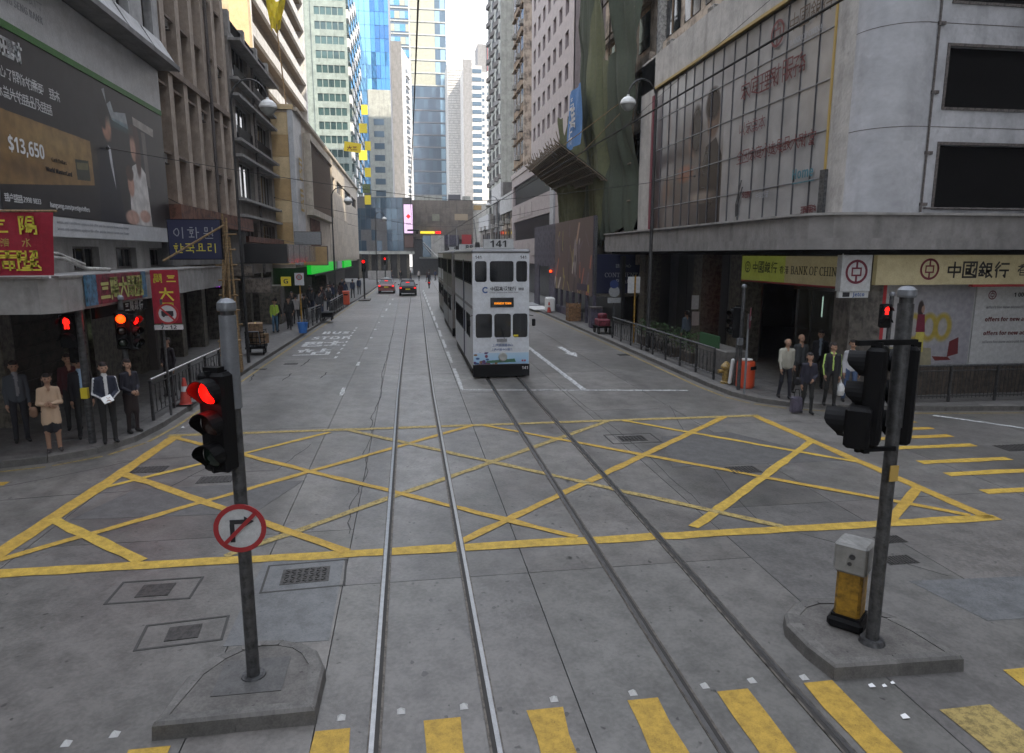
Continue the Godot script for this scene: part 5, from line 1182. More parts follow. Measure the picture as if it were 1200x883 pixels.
	# ---- older towers beyond
	b = thing("old_tower", "weathered brown residential tower covered in air conditioners", "building")
	bxmm("core", b, Vector3(14.2, 0, -93), Vector3(36, 75, -84.2), "old_wall"); bxmm("end_wall", b, Vector3(14.0, 0, -84.2), Vector3(36, 75, -83.8), "old_beige")
	for j in 22:
		for i in 3:
			bx("window", b, Vector3(14.18, 8 + j * 3.0, -85.9 - i * 2.8), Vector3(.06, 1.6, 2.0), "glass_dark")
			bx("window_hood", b, Vector3(14.05, 9.0 + j * 3.0, -85.9 - i * 2.8), Vector3(.3, .1, 2.2), "old_wall")
			if (i * 3 + j) % 2 == 0: ac_unit(b, Vector3(14.0, 7.0 + j * 3.0, -85.3 - i * 2.8), -PI / 2, 1.3)
		if j < 20: bx("red_window", b, Vector3(15.9, 11 + j * 3.0, -83.78), Vector3(.7, 1.8, .08), "sign_red")
	settle(b, Vector3(24, 0, -89))
	b = thing("slab_tower", "narrow tower with a blank grey-green end wall and jagged balconies", "building")
	bxmm("core", b, Vector3(15.6, 0, -134), Vector3(34, 88, -112), "slab_grey"); bxmm("end_wall", b, Vector3(15.0, 0, -112), Vector3(34, 88, -111.6), "slab_grey")
	for j in 26:
		for i in 4:
			var m := MB.new(); var y := 4 + j * 3.1; var z := -113.5 - i * 5.2
			m.prism(PackedVector2Array([Vector2(0, 0), Vector2(0, -3.2), Vector2(-.55, -3.2), Vector2(-.55, -2.4)]), 0, .7, Vector3(15.6, y, z)); obj("balcony", m, "pipe" if (i + j) % 3 else "plaster_grey", b)
			bx("window", b, Vector3(15.57, y + 1.8, z - 1.8), Vector3(.06, 1.4, 2.6), "glass_black")
	settle(b, Vector3(24, 0, -123))
	for q in [[12.2, -81, -92, 11.4, "old_beige", "low shop house with a white boarded upper wall past the pink podium"], [12.4, -92.5, -103, 13.5, "plaster_grey", "low grey shop house hung with pipes beneath the brown tower"], [12.0, -103.5, -118, 10.0, "grey_wall", "low dark shop house beneath the jagged balcony tower"]]:
		b = thing("shop_house", q[5], "building", Vector3.ZERO, 0, "old shop houses far down the right side")
		bxmm("core", b, Vector3(q[0] + .3, 0, q[2]), Vector3(q[0] + 14, q[3], q[1]), q[4]); bxmm("top_board", b, Vector3(q[0], q[3] - 2.2, q[2]), Vector3(q[0] + .28, q[3], q[1] - .1), "plaster_white")
		for j in 3:
			for i in 4:
				var z: float = q[1] - 1.6 - i * 2.6; bx("window", b, Vector3(q[0] + .27, 4.2 + j * 2.4, z), Vector3(.08, 1.3, 1.6), "glass_dark")
				if (i + j) % 2: ac_unit(b, Vector3(q[0] + .05, 3.3 + j * 2.4, z), -PI / 2, 1.4)
		var dp := MB.new(); dp.tube([Vector3(q[0] + .1, 0, q[1] - 5), Vector3(q[0] + .1, q[3], q[1] - 5)], .09); obj("downpipe", dp, "pipe", b); settle(b, Vector3(q[0] + 6, 0, (q[1] + q[2]) * .5))
# ---------------------------------------------------------------- far end of the street
func grid_face(parent: Node, o: Vector3, u: Vector3, nx: int, ny: int, w: float, h: float, gap: float, mats: Array, seed: int, called := "glass_pane", jag := .004):
	var rng := RandomNumberGenerator.new(); rng.seed = seed; var nrm := u.cross(Vector3.UP)
	for j in ny:
		for i in nx:
			var bs := Basis(u, Vector3.UP, nrm).rotated(Vector3.UP, rng.randf_range(-jag, jag) * 4.0) * Basis(Vector3.RIGHT, rng.randf_range(-jag, jag) * 3.0)
			bx(called, parent, o + u * (i + .5) * w + Vector3.UP * (j + .5) * h + nrm * .06, Vector3(w - gap, h - gap, .1), mats[rng.randi() % mats.size()], bs)
func far_end():
	var b := thing("blue_glass_tower", "slim blue mirror-glass tower rising past the grey-green tower", "building")
	bxmm("core", b, Vector3(-16, 0, -226), Vector3(-3.4, 92, -190.4), "mullion"); grid_face(b, Vector3(-12.2, 20, -190.3), SE, 3, 22, 1.4, 3.2, .08, ["glass_blue_c"], 1); grid_face(b, Vector3(-8.0, 20, -190.25), SE, 4, 22, 1.16, 3.2, .07, ["glass_blue", "glass_blue_b", "glass_blue"], 2, "glass_pane", .02)
	bxmm("grey_base", b, Vector3(-9.2, 0, -190.4), Vector3(-3.4, 46, -189.9), "slab_grey"); settle(b, Vector3(-9, 0, -205))
	for j in 9: bx("window", b, Vector3(2.4, 14 + j * 3.0, 15.15), Vector3(2.6, 1.5, .1), "glass_navy_b")
	b = thing("white_tower", "slim tower with grey end wall and sunlit white side with balconies", "building")
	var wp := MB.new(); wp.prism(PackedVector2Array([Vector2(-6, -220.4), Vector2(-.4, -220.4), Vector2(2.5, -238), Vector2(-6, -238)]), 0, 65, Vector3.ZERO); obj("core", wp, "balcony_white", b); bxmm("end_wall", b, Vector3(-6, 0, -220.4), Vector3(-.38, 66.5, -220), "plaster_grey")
	for j in 19:
		bx("window", b, Vector3(1.2, 6 + j * 3.0, -229.6), Vector3(.4, 1.3, 4.6), "glass_navy", Basis(Vector3.UP, -.163)); bx("balcony", b, Vector3(1.35, 4.9 + j * 3.0, -229.6), Vector3(.9, .6, 6.0), "balcony_white", Basis(Vector3.UP, -.163))
	settle(b, Vector3(-3, 0, -232))
	b = thing("banded_tower", "very tall office tower with pale panels above dark blue glass", "building")
	bxmm("core", b, Vector3(-8, 0, -350), Vector3(18.9, 160, -320.4), "glass_navy_b")
	for j in 24:
		var y := 20.0 + j * 5.2
		if y < 74:
			for i in 7: bx("glass_panel", b, Vector3(4.4 + i * 1.75, y + 2.3, -320.3), Vector3(1.7, 4.2, .3), "glass_navy" if (i + j) % 3 else "glass_navy_b")
			bx("pale_panel", b, Vector3(17.3, y + 2.3, -320.25), Vector3(2.6, 4.6, .4), "glass_sky")
		else:
			for i in 5: bx("pale_panel", b, Vector3(4.6 + i * 2.1, y + 2.4, -320.3), Vector3(2.08, 4.5, .3), "glass_cream")
			for i in 2: bx("glass_panel", b, Vector3(15.2 + i * 2.2, y + 2.4, -320.3), Vector3(2.1, 4.4, .3), "glass_navy_b" if (i + j) % 2 else "glass_sky")
		for i in 5: bx("glass_panel", b, Vector3(-6.6 + i * 2.3, y + 2.4, -320.3), Vector3(2.2, 2.9, .3), ["glass_blue", "glass_sky", "glass_cream"][(i * 2 + j) % 3])
		bx("floor_band", b, Vector3(5.4, y, -320.15), Vector3(27, .5, .4), "mullion" if y < 74 else "slab_grey")
	bxmm("left_pier", b, Vector3(2.8, 0, -320.6), Vector3(3.5, 160, -320), "slab_grey"); settle(b, Vector3(5, 0, -335))
	b = thing("striped_tower", "bright white tower with fine horizontal stripes beside the banded tower", "building")
	bxmm("core", b, Vector3(18, 0, -318), Vector3(25.5, 82, -300), "podium_white")
	for j in 60: bx("stripe", b, Vector3(21.7, 20 + j * 1.0, -299.9), Vector3(7.2, .13, .3), "plaster")
	settle(b, Vector3(21, 0, -309))
	b = thing("slab_block", "grey slab block with a striped sunlit side right of the striped tower", "building")
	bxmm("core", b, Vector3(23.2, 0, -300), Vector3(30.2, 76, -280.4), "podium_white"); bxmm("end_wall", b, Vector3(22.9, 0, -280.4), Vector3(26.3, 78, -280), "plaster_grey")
	for j in 24: bx("window_band", b, Vector3(28.3, 5 + j * 3.0, -280.3), Vector3(3.6, 1.5, .3), "glass_navy_b")
	settle(b, Vector3(26, 0, -290))
	b = thing("pale_tower", "pale hazy tower with rows of tiny windows at the street's end", "building")
	bxmm("core", b, Vector3(36, 0, -390), Vector3(54, 96, -370), "podium_white")
	for j in 16:
		for i in 6: bx("window", b, Vector3(38 + i * 2.6, 44 + j * 3.2, -369.9), Vector3(1.3, 1.3, .2), "glass_navy_b")
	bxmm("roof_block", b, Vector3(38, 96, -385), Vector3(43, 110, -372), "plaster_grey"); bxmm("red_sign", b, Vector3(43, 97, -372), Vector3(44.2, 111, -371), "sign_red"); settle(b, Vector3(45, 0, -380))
	b = thing("hazy_tower", "tall white tower almost lost in the bright sky", "building")
	bxmm("core", b, Vector3(40, 0, -620), Vector3(66, 215, -600), "podium_white")
	for j in 40:
		for i in 5: bx("window", b, Vector3(43.5 + i * 4.8, 80 + j * 3.3, -599.9), Vector3(3.4, 1.4, .2), "slab_grey")
	settle(b, Vector3(53, 0, -610))
	# ---- podium that closes the street
	b = thing("end_podium", "brown stone block that closes the end of the street", "building")
	bxmm("core", b, Vector3(1.0, 7.0, -165), Vector3(12.9, 14.5, -138.4), "podium"); bxmm("white_side", b, Vector3(12.9, 4, -165), Vector3(16.2, 14.0, -138.8), "podium_white"); bxmm("ground_core", b, Vector3(1.0, 0, -165), Vector3(16, 7, -139.5), "stone_dark")
	for i in 8:
		for j in 5: bx("stone_panel", b, Vector3(1.74 + i * 1.49, 7.75 + j * 1.5, -138.3), Vector3(1.47, 1.48, .14), "podium" if (i * 3 + j) % 4 else "podium_b")
	bx("window", b, Vector3(10.6, 11.3, -138.2), Vector3(2.6, 1.2, .1), "podium_white2" if M.has("podium_white2") else mt("podium_white2", lin(.34, .27, .19), .6)); bx("window", b, Vector3(5.6, 11.2, -138.2), Vector3(1.4, 1.3, .1), "glass_cream")
	for q in [[8.6, 6.6, 2.9, 2.0, "hoard_purple"], [11.6, 6.7, 1.9, 2.0, "sign_red"], [11.4, 3.6, 1.3, 3.2, "sign_white"], [12.6, 3.5, .7, 3.4, "sign_red"]]: bx("shop_poster", b, Vector3(q[0], q[1] + .2, -138.0), Vector3(q[2], q[3], .2), q[4])
	bx("neon_strip", b, Vector3(3.9, 8.3, -137.9), Vector3(2.8, .45, .2), "led_yellow"); bx("neon_strip", b, Vector3(6.0, 8.3, -137.9), Vector3(1.0, .4, .2), "tail_red"); bx("pale_block", b, Vector3(5.8, 5.6, -137.2), Vector3(2.6, 4.2, 1.6), "podium_white"); bx("dark_block", b, Vector3(3.7, 5.6, -137.4), Vector3(1.6, 4.2, 1.2), "glass_navy_b"); bx("canopy", b, Vector3(5, 3.4, -136.5), Vector3(5.6, .3, 2.6), "slab_grey")
	var st := MB.new(); st.cyl(Vector3(3.0, 6.4, -136.2), Vector3(5.6, 3.6, -135.8), .1, .1, 6); st.cyl(Vector3(3.0, 5.9, -136.2), Vector3(5.0, 3.6, -135.8), .1, .1, 6); obj("strut", st, "balcony_white", b)
	for q in [[9.4, 15.1, 2.4], [5.2, 14.9, 3.5], [2.6, 14.8, 2.0], [11.8, 14.8, 1.5]]: bx("roof_plant", b, Vector3(q[0], q[1], -140), Vector3(q[2], 1.2, 1.5), "mullion" if q[0] > 9 and q[0] < 10 else "slab_grey")
	bx("roof_lettering_board", b, Vector3(13.9, 13.2, -138.75), Vector3(1.6, .9, .1), "gold_tile_b"); settle(b, Vector3(8, 0, -150))
	# ---- dark glass block on the left of it
	b = thing("dark_glass_block", "dark glass-fronted block with a bright pink-white screen on its corner", "building")
	bxmm("core", b, Vector3(-16, 4.4, -160), Vector3(.9, 13.4, -118.5), "stone_dark"); bxmm("ground_core", b, Vector3(-16, 0, -160), Vector3(-.2, 4.4, -120.5), "stone_black")
	grid_face(b, Vector3(-8.5, 4.6, -118.5), SE, 7, 5, .85, 1.75, .04, ["glass_navy", "glass_navy_b", "stone_dark"], 5); grid_face(b, Vector3(-2.55, 4.6, -118.5), SE, 2, 5, .95, 1.75, .04, ["glass_navy_b", "glass_navy"], 6)
	for i in 6: bx("column", b, Vector3(-8 + i * 1.6, 2.2, -119.4), Vector3(.5, 4.4, .5), "shop_tile")
	bxmm("band", b, Vector3(-9, 4.1, -119), Vector3(1.1, 4.6, -118.2), "slab_grey"); settle(b, Vector3(-8, 0, -139))
	var s := thing("led_screen", "bright pink-white vertical advertising screen at the street's end", "screen", Vector3(.22, 7.5, -118)); bx("screen_face", s, Vector3(0, 2.4, .06), Vector3(1.45, 4.7, .1), "led_board"); bx("housing", s, Vector3(0, 2.4, -.1), Vector3(1.6, 4.9, .2), "black"); bx("logo", s, Vector3(0, 2.8, .125), Vector3(.55, .55, .02), "tail_red", Basis(Vector3.BACK, PI / 4)); latin(s, "TSIM", Vector3(0, 1.6, .12), SE, .26, "hoard_purple", true, false, 1, true)
	s = thing("poster_board", "dim reddish poster hanging under the pink-white screen", "sign", Vector3(.22, 5.2, -118)); bx("board", s, Vector3(0, 1.0, 0), Vector3(1.5, 2.0, .1), "painting"); bx("rim", s, Vector3(0, 1, -.04), Vector3(1.6, 2.1, .1), "black")
	s = thing("site_barrier", "long white barrier wall across the far end of the left lane", "barrier", Vector3(-4.6, 0, -112)); bx("panel", s, Vector3(0, .75, 0), Vector3(3.6, 1.5, .15), "plaster"); bx("foot", s, Vector3(0, .08, 0), Vector3(3.6, .16, .5), "kerb")
func unseen_row():
	# blocks behind the viewpoint that keep the crossing in the shade
	for q in [[13.5, 46, -3.0, 60, 64, "tall office block on the near right corner beside the viewpoint"], [-46, -9.5, -2.5, 60, 62, "office block on the near left corner beside the viewpoint"], [13.5, 60, 61, 120, 70, "tall office block behind the viewpoint on the right"]]:
		var b := thing("office_block", q[5], "building", Vector3.ZERO, 0, "blocks behind the viewpoint")
		bxmm("wall", b, Vector3(q[0], 0, q[2]), Vector3(q[1], q[4], q[3]), "plaster")
		for j in int(q[4] / 3.3) - 1: bxmm("window_band", b, Vector3(q[0] - .04 if q[0] > 0 else q[1], 3.6 + j * 3.3, q[2] + 1), Vector3(q[0] if q[0] > 0 else q[1] + .04, 5.3 + j * 3.3, q[3] - 1), "glass_dark")
		for j in int(q[4] / 3.3) - 1: bxmm("window_band", b, Vector3(q[0] + 1, 3.6 + j * 3.3, q[2] - .04), Vector3(q[1] - 1, 5.3 + j * 3.3, q[2]), "glass_dark")
		bxmm("parapet", b, Vector3(q[0] - .2, q[4], q[2] - .2), Vector3(q[1] + .2, q[4] + 1, q[3] + .2), "plaster_grey"); settle(b, Vector3((q[0] + q[1]) * .5, 0, (q[2] + q[3]) * .5))
	for q in [[62, 80, -16, -3, 45, "block closing the side street far to the right"], [-80, -62, -14, -2, 45, "block closing the side street far to the left"], [46, 80, -60, -18, 48, "block further along the side street behind the bank"], [-60, -26, -60, -16, 40, "block further along the left side street behind the canopy"]]:
		var b := thing("office_block", q[5], "building", Vector3.ZERO, 0, "blocks behind the viewpoint"); bxmm("wall", b, Vector3(q[0], 0, q[2]), Vector3(q[1], q[4], q[3]), "old_beige"); bxmm("parapet", b, Vector3(q[0] - .2, q[4], q[2] - .2), Vector3(q[1] + .2, q[4] + 1, q[3] + .2), "plaster_grey"); settle(b, Vector3((q[0] + q[1]) * .5, 0, (q[2] + q[3]) * .5))
# ---------------------------------------------------------------- trams and cars
func rounded_hole(w: float, h: float, r: float, o: Vector3, b: Basis, m: MB):
	# square outside, rounded inside: fills the corners of a window opening
	for sx in [-1, 1]:
		for sy in [-1, 1]:
			for i in 5:
				var a0 := PI * .5 * i / 5.0; var a1 := PI * .5 * (i + 1) / 5.0
				var c := Vector2(w * .5 - r, h * .5 - r)
				var p := Vector2(c.x + r * cos(a0), c.y + r * sin(a0)); var q := Vector2(c.x + r * cos(a1), c.y + r * sin(a1)); var k := Vector2(w * .5 + .004, h * .5 + .004)
				var A := o + b * Vector3(p.x * sx, p.y * sy, 0); var B := o + b * Vector3(q.x * sx, q.y * sy, 0); var C := o + b * Vector3(k.x * sx, k.y * sy, 0)
				if sx * sy > 0: m.flat(A, C, B)
				else: m.flat(A, B, C)
func tram(label: String, at: Vector3, body: String, lower: String, number: String, first: bool, turn := 0.0) -> Node3D:
	var t := thing("tram", label, "tram", at, turn, "double-deck trams queuing in the street")
	var L := 8.6; var W := .94
	var up_c := [[.08, .47], [.57, 1.36], [1.44, 1.81]]; var lo_c := [[.09, .64], [.71, 1.27], [1.33, 1.83]]
	# front
	holes_wall(t, Vector3(-W, .46, 0), SE, W * 2, 1.81, lo_c, [[.90, 1.70]], .07, body, "front_panel")
	holes_wall(t, Vector3(-W, 2.27, 0), SE, W * 2, 1.86, up_c, [[.93, 1.61]], .07, body, "upper_front_panel")
	var cm := MB.new()
	for q in lo_c: rounded_hole(q[1] - q[0], .8, .09, Vector3(-W + (q[0] + q[1]) * .5, 1.76, .002), Basis(), cm)
	for q in up_c: rounded_hole(q[1] - q[0], .68, .09, Vector3(-W + (q[0] + q[1]) * .5, 3.54, .002), Basis(), cm)
	obj("window_corners", cm, body, t)
	windows(t, Vector3(-W, .46, 0), SE, lo_c, [[.90, 1.70]], .045, "tram_glass"); windows(t, Vector3(-W, 2.27, 0), SE, up_c, [[.93, 1.61]], .045, "tram_glass")
	bx("skirt", t, Vector3(0, .26, -.02), Vector3(W * 2 + .02, .40, .16), "tram_black"); bx("bumper", t, Vector3(0, .44, .05), Vector3(W * 2 - .1, .06, .1), "tram_black")
	# sides with door and windows
	for sd in 2:
		var u := WE if sd == 0 else NE
		var o := Vector3(-W, .3, -L) if sd == 0 else Vector3(W, .3, -.075)
		var lc := [[.5, 1.3], [1.5, 2.35], [2.55, 3.4], [3.6, 4.45], [4.65, 5.5], [6.1, 6.75], [6.95, 7.5]] if sd == 0 else [[.4, 1.2], [1.5, 2.35], [2.55, 3.4], [3.6, 4.45], [4.65, 5.5], [6.1, 6.75], [6.95, 7.5]]
		var uc := even(8, .3, 1.02, .9)
		holes_wall(t, o, u, L - .075, 1.95, lc, [[.95, 1.75]], .06, lower, "lower_side"); holes_wall(t, o + Vector3(0, 1.95, 0), u, L - .075, 1.88, uc, [[.85, 1.62]], .06, body, "upper_side")
		windows(t, o, u, lc, [[.95, 1.75]], .04, "tram_glass", "tram_black", 1); windows(t, o + Vector3(0, 1.95, 0), u, uc, [[.85, 1.62]], .04, "tram_glass", "tram_black", 1)
		var n := u.cross(Vector3.UP)
		bx("side_strip", t, Vector3(n.x * (W + .006), 2.36, -L * .5), Vector3(.012, .1, L - .3), "tram_grey"); bx("corner_post", t, Vector3(n.x * (W + .008), 2.1, -3.6), Vector3(.02, 3.6, .35), "tram_navy" if first else "tram_brown")
		bx("side_skirt", t, Vector3(n.x * (W - .05), .2, -L * .5), Vector3(.08, .25, L - 1.2), "tram_black")
	bx("rear_panel", t, Vector3(0, 2.2, -L + .04), Vector3(W * 2 - .13, 3.9, .08), body)
	bx("lower_floor", t, Vector3(0, .55, -L * .5), Vector3(W * 2 - .14, .08, L - .2), "tram_brown"); bx("upper_floor", t, Vector3(0, 2.33, -L * .5), Vector3(W * 2 - .14, .1, L - .2), "tram_grey")
	for i in 6:
		for s in [-1, 1]: bx("seat", t, Vector3(s * .5, 2.75, -1.0 - i * 1.15), Vector3(.62, .75, .09), "wood_dark"); 
	bx("driver_bulkhead", t, Vector3(0, 1.3, -1.2), Vector3(1.5, 1.6, .06), "tram_grey")
	# underframe and wheels
	bx("truck", t, Vector3(0, .28, -L * .5), Vector3(1.3, .3, 3.2), "tram_black")
	for z in [-3.0, -5.6]:
		for s in [-1, 1]:
			var wm := MB.new(); wm.cyl(Vector3(s * .46, .34, z), Vector3(s * .58, .34, z), .33, .33, 16); obj("wheel", wm, "rail_dull", t)
	# roof, route box, trolley pole
	var rm := MB.new(); rm.bev(Vector3(0, 4.19, -L * .5), Vector3(W * 2 + .06, .14, L + .06), .05); obj("roof", rm, "tram_grey", t)
	rm = MB.new(); rm.bev(Vector3(0, 4.28, -L * .55), Vector3(W * 1.5, .1, L * .75), .04); obj("roof_deck", rm, "tram_grey", t)
	bx("route_box", t, Vector3(-.06, 4.43, -.22), Vector3(.98, .30, .22), "sign_white"); latin(t, number, Vector3(-.06, 4.43, -.1), SE, .21, "letter_dark", true, false, 1.25, true)
	rm = MB.new(); rm.cyl(Vector3(-.35, 4.3, -4.2), Vector3(-.12, 5.6, -8.0), .03, .025, 6); rm.cyl(Vector3(-.35, 4.25, -4.2), Vector3(-.35, 4.55, -4.2), .12, .08, 8); obj("trolley_pole", rm, "pole_dark", t)
	# lettering and lamps on the front
	bx("destination_box", t, Vector3(.03, 2.53, .012), Vector3(.78, .32, .03), "black_gloss"); latin(t, "KENNEDY TOWN", Vector3(.05, 2.50, .03), SE, .065, "led_amber", true, false, .8, true)
	latin(t, number, Vector3(-.74, 4.0, .004), SE, .1, "letter_dark", true, false, 1, true); latin(t, number, Vector3(.74, 4.0, .004), SE, .1, "letter_dark", true, false, 1, true)
	if first:
		var rg := MB.new()
		for i in 20:
			if i in [18, 19, 0, 1]: continue
			var a := TAU * i / 20; var b := TAU * (i + 1) / 20; var o := Vector3(-.52, 2.94, .004)
			rg.quad(o + Vector3(cos(a), sin(a), 0) * .06, o + Vector3(cos(a), sin(a), 0) * .105, o + Vector3(cos(b), sin(b), 0) * .105, o + Vector3(cos(b), sin(b), 0) * .06)
		obj("emblem", rg, "letter_blue", t)
		gline(t, "letter_dark", "中国建设银行", Vector3(-.36, 2.92, .004), SE, .125, .14, 1.18); gline(t, "letter_dark", "亚洲", Vector3(.58, 2.93, .004), SE, .08, .14, 1.15); latin(t, "China Construction Bank (Asia)", Vector3(.1, 2.86, .004), SE, .05, "letter_dark", false, false, 1, true)
		gline(t, "letter_blue", "上環辦公室中心", Vector3(-.30, 1.07, .004), SE, .085, .12, 1.2); gline(t, "letter_blue", "上環永安中心八三", Vector3(-.33, .93, .004), SE, .075, .12, 1.2)
		var im := Image.create(256, 112, true, Image.FORMAT_RGBA8); im.fill(Color(lin(.60, .63, .68), 1.0)); var rng := RandomNumberGenerator.new(); rng.seed = 4
		for y in range(60, 112): im.fill_rect(Rect2i(0, y, 256, 1), lin(.40, .55, .68).lerp(lin(.28, .48, .68), (y - 60) / 52.0))
		for i in 36: p_ell(im, rng.randf() * 70 if i < 24 else rng.randf() * 180, 112 - rng.randf() * (80 if i < 16 else 16), rng.randf_range(3, 9), rng.randf_range(3, 8), [lin(.16, .03, .06), lin(.03, .08, .22), lin(.22, .09, .03), lin(.08, .03, .12)][rng.randi() % 4])
		p_poly(im, [Vector2(60, 96), Vector2(190, 88), Vector2(196, 104), Vector2(60, 106)], lin(.04, .14, .08)); p_poly(im, [Vector2(120, 84), Vector2(150, 84), Vector2(152, 98), Vector2(118, 98)], lin(.10, .16, .05))
		picture("tram_print", im, .35); var pq := MB.new(); pq.quaduv(Vector3(-.93, .475, .004), Vector3(.93, .475, .004), Vector3(.93, 1.28, .004), Vector3(-.93, 1.28, .004))
		var art := MB.new(); art.quaduv(Vector3(-.93, .475, .0035), Vector3(.93, .475, .0035), Vector3(.93, .88, .0035), Vector3(-.93, .88, .0035))
		for k in art.uv.size(): art.uv[k].y = .5 + art.uv[k].y * .5
		obj("printed_scene", art, "tram_print", t); latin(t, number, Vector3(.8, .34, .065), SE, .1, "letter_white", true, false, 1, true)
	var hl := MB.new(); hl.lathe([Vector2(0, 0), Vector2(.15, 0), Vector2(.15, .05), Vector2(.12, .075), Vector2(.0, .06)], 18, Vector3(.05, .72, .004), Basis(Vector3.RIGHT, PI / 2)); obj("headlamp", hl, "lamp_shade", t)
	for q in [[.72, .58], [.80, .58]]: bx("marker_lamp", t, Vector3(q[0], q[1], .012), Vector3(.055, .055, .02), "sign_red")
	for s in [-1, 1]:
		var mm := MB.new(); mm.cyl(Vector3(s * W, 2.1, -.1), Vector3(s * (W + .14), 2.08, .02), .012, .012, 6); mm.bev(Vector3(s * (W + .15), 1.86, .04), Vector3(.12, .24, .06), .025); obj("mirror", mm, "tram_black", t)
	var wp := MB.new(); wp.box(Vector3(.02, 1.28, .02), Vector3(.34, .1, .06)); obj("wiper_box", wp, "tram_grey", t)
	bx("wiper", t, Vector3(.05, 1.5, .015), Vector3(.02, .42, .015), "tram_black", Basis(Vector3.BACK, .3))
	bx("cab_warning_card", t, Vector3(.5, 1.42, -.03), Vector3(.16, .06, .01), "cloth_yellow")
	return t
func car(label: String, at: Vector3, paint: String, roofm: String, taxi: bool) -> Node3D:
	# rear faces +z
	var c := thing("car", label, "car", at, 0, "cars driving away from the viewer")
	var b := Basis(Vector3(0, 0, 1), Vector3(1, 0, 0), Vector3(0, 1, 0))  # profile x->z, extrude y->x, profile y->up
	var m := MB.new()
	m.prism(PackedVector2Array([Vector2(0, .35), Vector2(.02, .82), Vector2(-.12, .98), Vector2(-.95, 1.02), Vector2(-3.3, .98), Vector2(-4.3, .82), Vector2(-4.45, .45), Vector2(-4.4, .28), Vector2(-.1, .28)]), -.85, .85, Vector3.ZERO, b); obj("body", m, paint, c)
	m = MB.new(); var pr := [Vector2(-.55, 1.0), Vector2(-.95, 1.4), Vector2(-1.3, 1.46), Vector2(-2.2, 1.46), Vector2(-3.1, 1.0)]
	for i in pr.size() - 1:
		var w0 := .78 if pr[i].y < 1.1 else .62; var w1 := .78 if pr[i + 1].y < 1.1 else .62
		m.quad(Vector3(-w0, pr[i].y, pr[i].x), Vector3(w0, pr[i].y, pr[i].x), Vector3(w1, pr[i + 1].y, pr[i + 1].x), Vector3(-w1, pr[i + 1].y, pr[i + 1].x))
	for s in [-1, 1]:
		for i in range(1, 4):
			var w0 := .78 if pr[i].y < 1.1 else .62; var w1 := .78 if pr[i + 1].y < 1.1 else .62
			if i < 4: m.flat(Vector3(s * .78, 1.0, pr[0].x), Vector3(s * w0, pr[i].y, pr[i].x), Vector3(s * w1, pr[i + 1].y, pr[i + 1].x))
	obj("greenhouse", m, "glass_dark", c)
	m = MB.new(); m.bev(Vector3(0, 1.475, -1.6), Vector3(1.26, .05, 1.3), .02)
	for s in [-1, 1]:
		m.cyl(Vector3(s * .76, 1.0, -.55), Vector3(s * .62, 1.45, -1.0), .035, .035, 6); m.cyl(Vector3(s * .76, 1.0, -3.08), Vector3(s * .62, 1.45, -2.2), .03, .03, 6); m.cyl(Vector3(s * .77, 1.0, -1.8), Vector3(s * .63, 1.45, -1.7), .03, .03, 6)
	obj("roof", m, roofm, c)
	for s in [-1, 1]:
		bx("tail_lamp", c, Vector3(s * .70, .80, .02), Vector3(.18, .13, .06), "tail_red")
		for z in [-.85, -3.6]:
			m = MB.new(); m.cyl(Vector3(s * .68, .31, z), Vector3(s * .87, .31, z), .31, .31, 18); var w := obj("wheel", m, "tyre", c); m = MB.new(); m.cyl(Vector3(s * .86, .31, z), Vector3(s * .878, .31, z), .18, .17, 14); obj("rim", m, "chrome", w)
		m = MB.new(); m.bev(Vector3(s * .92, 1.02, -2.7), Vector3(.16, .12, .1), .02); obj("wing_mirror", m, paint, c)
	bx("bumper", c, Vector3(0, .42, .04), Vector3(1.66, .2, .1), paint); bx("number_plate", c, Vector3(0, .68, .025), Vector3(.45, .12, .02), "cloth_yellow"); bx("brake_lamp", c, Vector3(0, 1.32, -.80), Vector3(.34, .05, .05), "tail_red")
	if taxi: m = MB.new(); m.bev(Vector3(0, 1.57, -1.6), Vector3(.5, .14, .18), .03); obj("roof_sign", m, "sign_white", c)
	return c
func vehicles():
	tram("white double-deck tram numbered 141 at the stop line", Vector3(3.0, 0, -22.4), "tram_white", "tram_white", "141", true)
	tram("brown-topped grey double-deck tram queuing directly behind the white one", Vector3(3.05, 0, -34.0), "tram_brown", "tram_grey", "88", false)
	tram("pale double-deck tram, last in the queue of trams", Vector3(3.25, 0, -45.4), "tram_white", "tram_brown", "52", false)
	car("red taxi with lit brake lamps in the left lane", Vector3(-2.35, 0, -73.5), "car_red", "car_silver", true)
	car("dark car with lit brake lamps driving on the tram rails", Vector3(-.1, 0, -69), "car_dark", "car_dark", false)
	# distant motorcycle
	var t := thing("motorcycle", "small dark motorcycle with rider far down the street", "motorcycle", Vector3(2.4, 0, -84.5)); var m := MB.new()
	m.cyl(Vector3(0, .3, .5), Vector3(.0001, .3, .5) + Vector3(.1, 0, 0), .3, .3, 14); m.cyl(Vector3(0, .3, -.7), Vector3(.1, .3, -.7), .3, .3, 14); obj("wheels", m, "tyre", t); m = MB.new(); m.bev(Vector3(.05, .65, -.1), Vector3(.3, .4, 1.1), .08); m.cyl(Vector3(-.3, 1.0, -.5), Vector3(.4, 1.0, -.5), .02, .02, 6); m.cyl(Vector3(.05, .3, -.7), Vector3(.05, 1.0, -.5), .03, .03, 6); obj("frame", m, "car_dark", t); bx("tail_lamp", t, Vector3(.05, .7, .47), Vector3(.12, .08, .04), "tail_red")
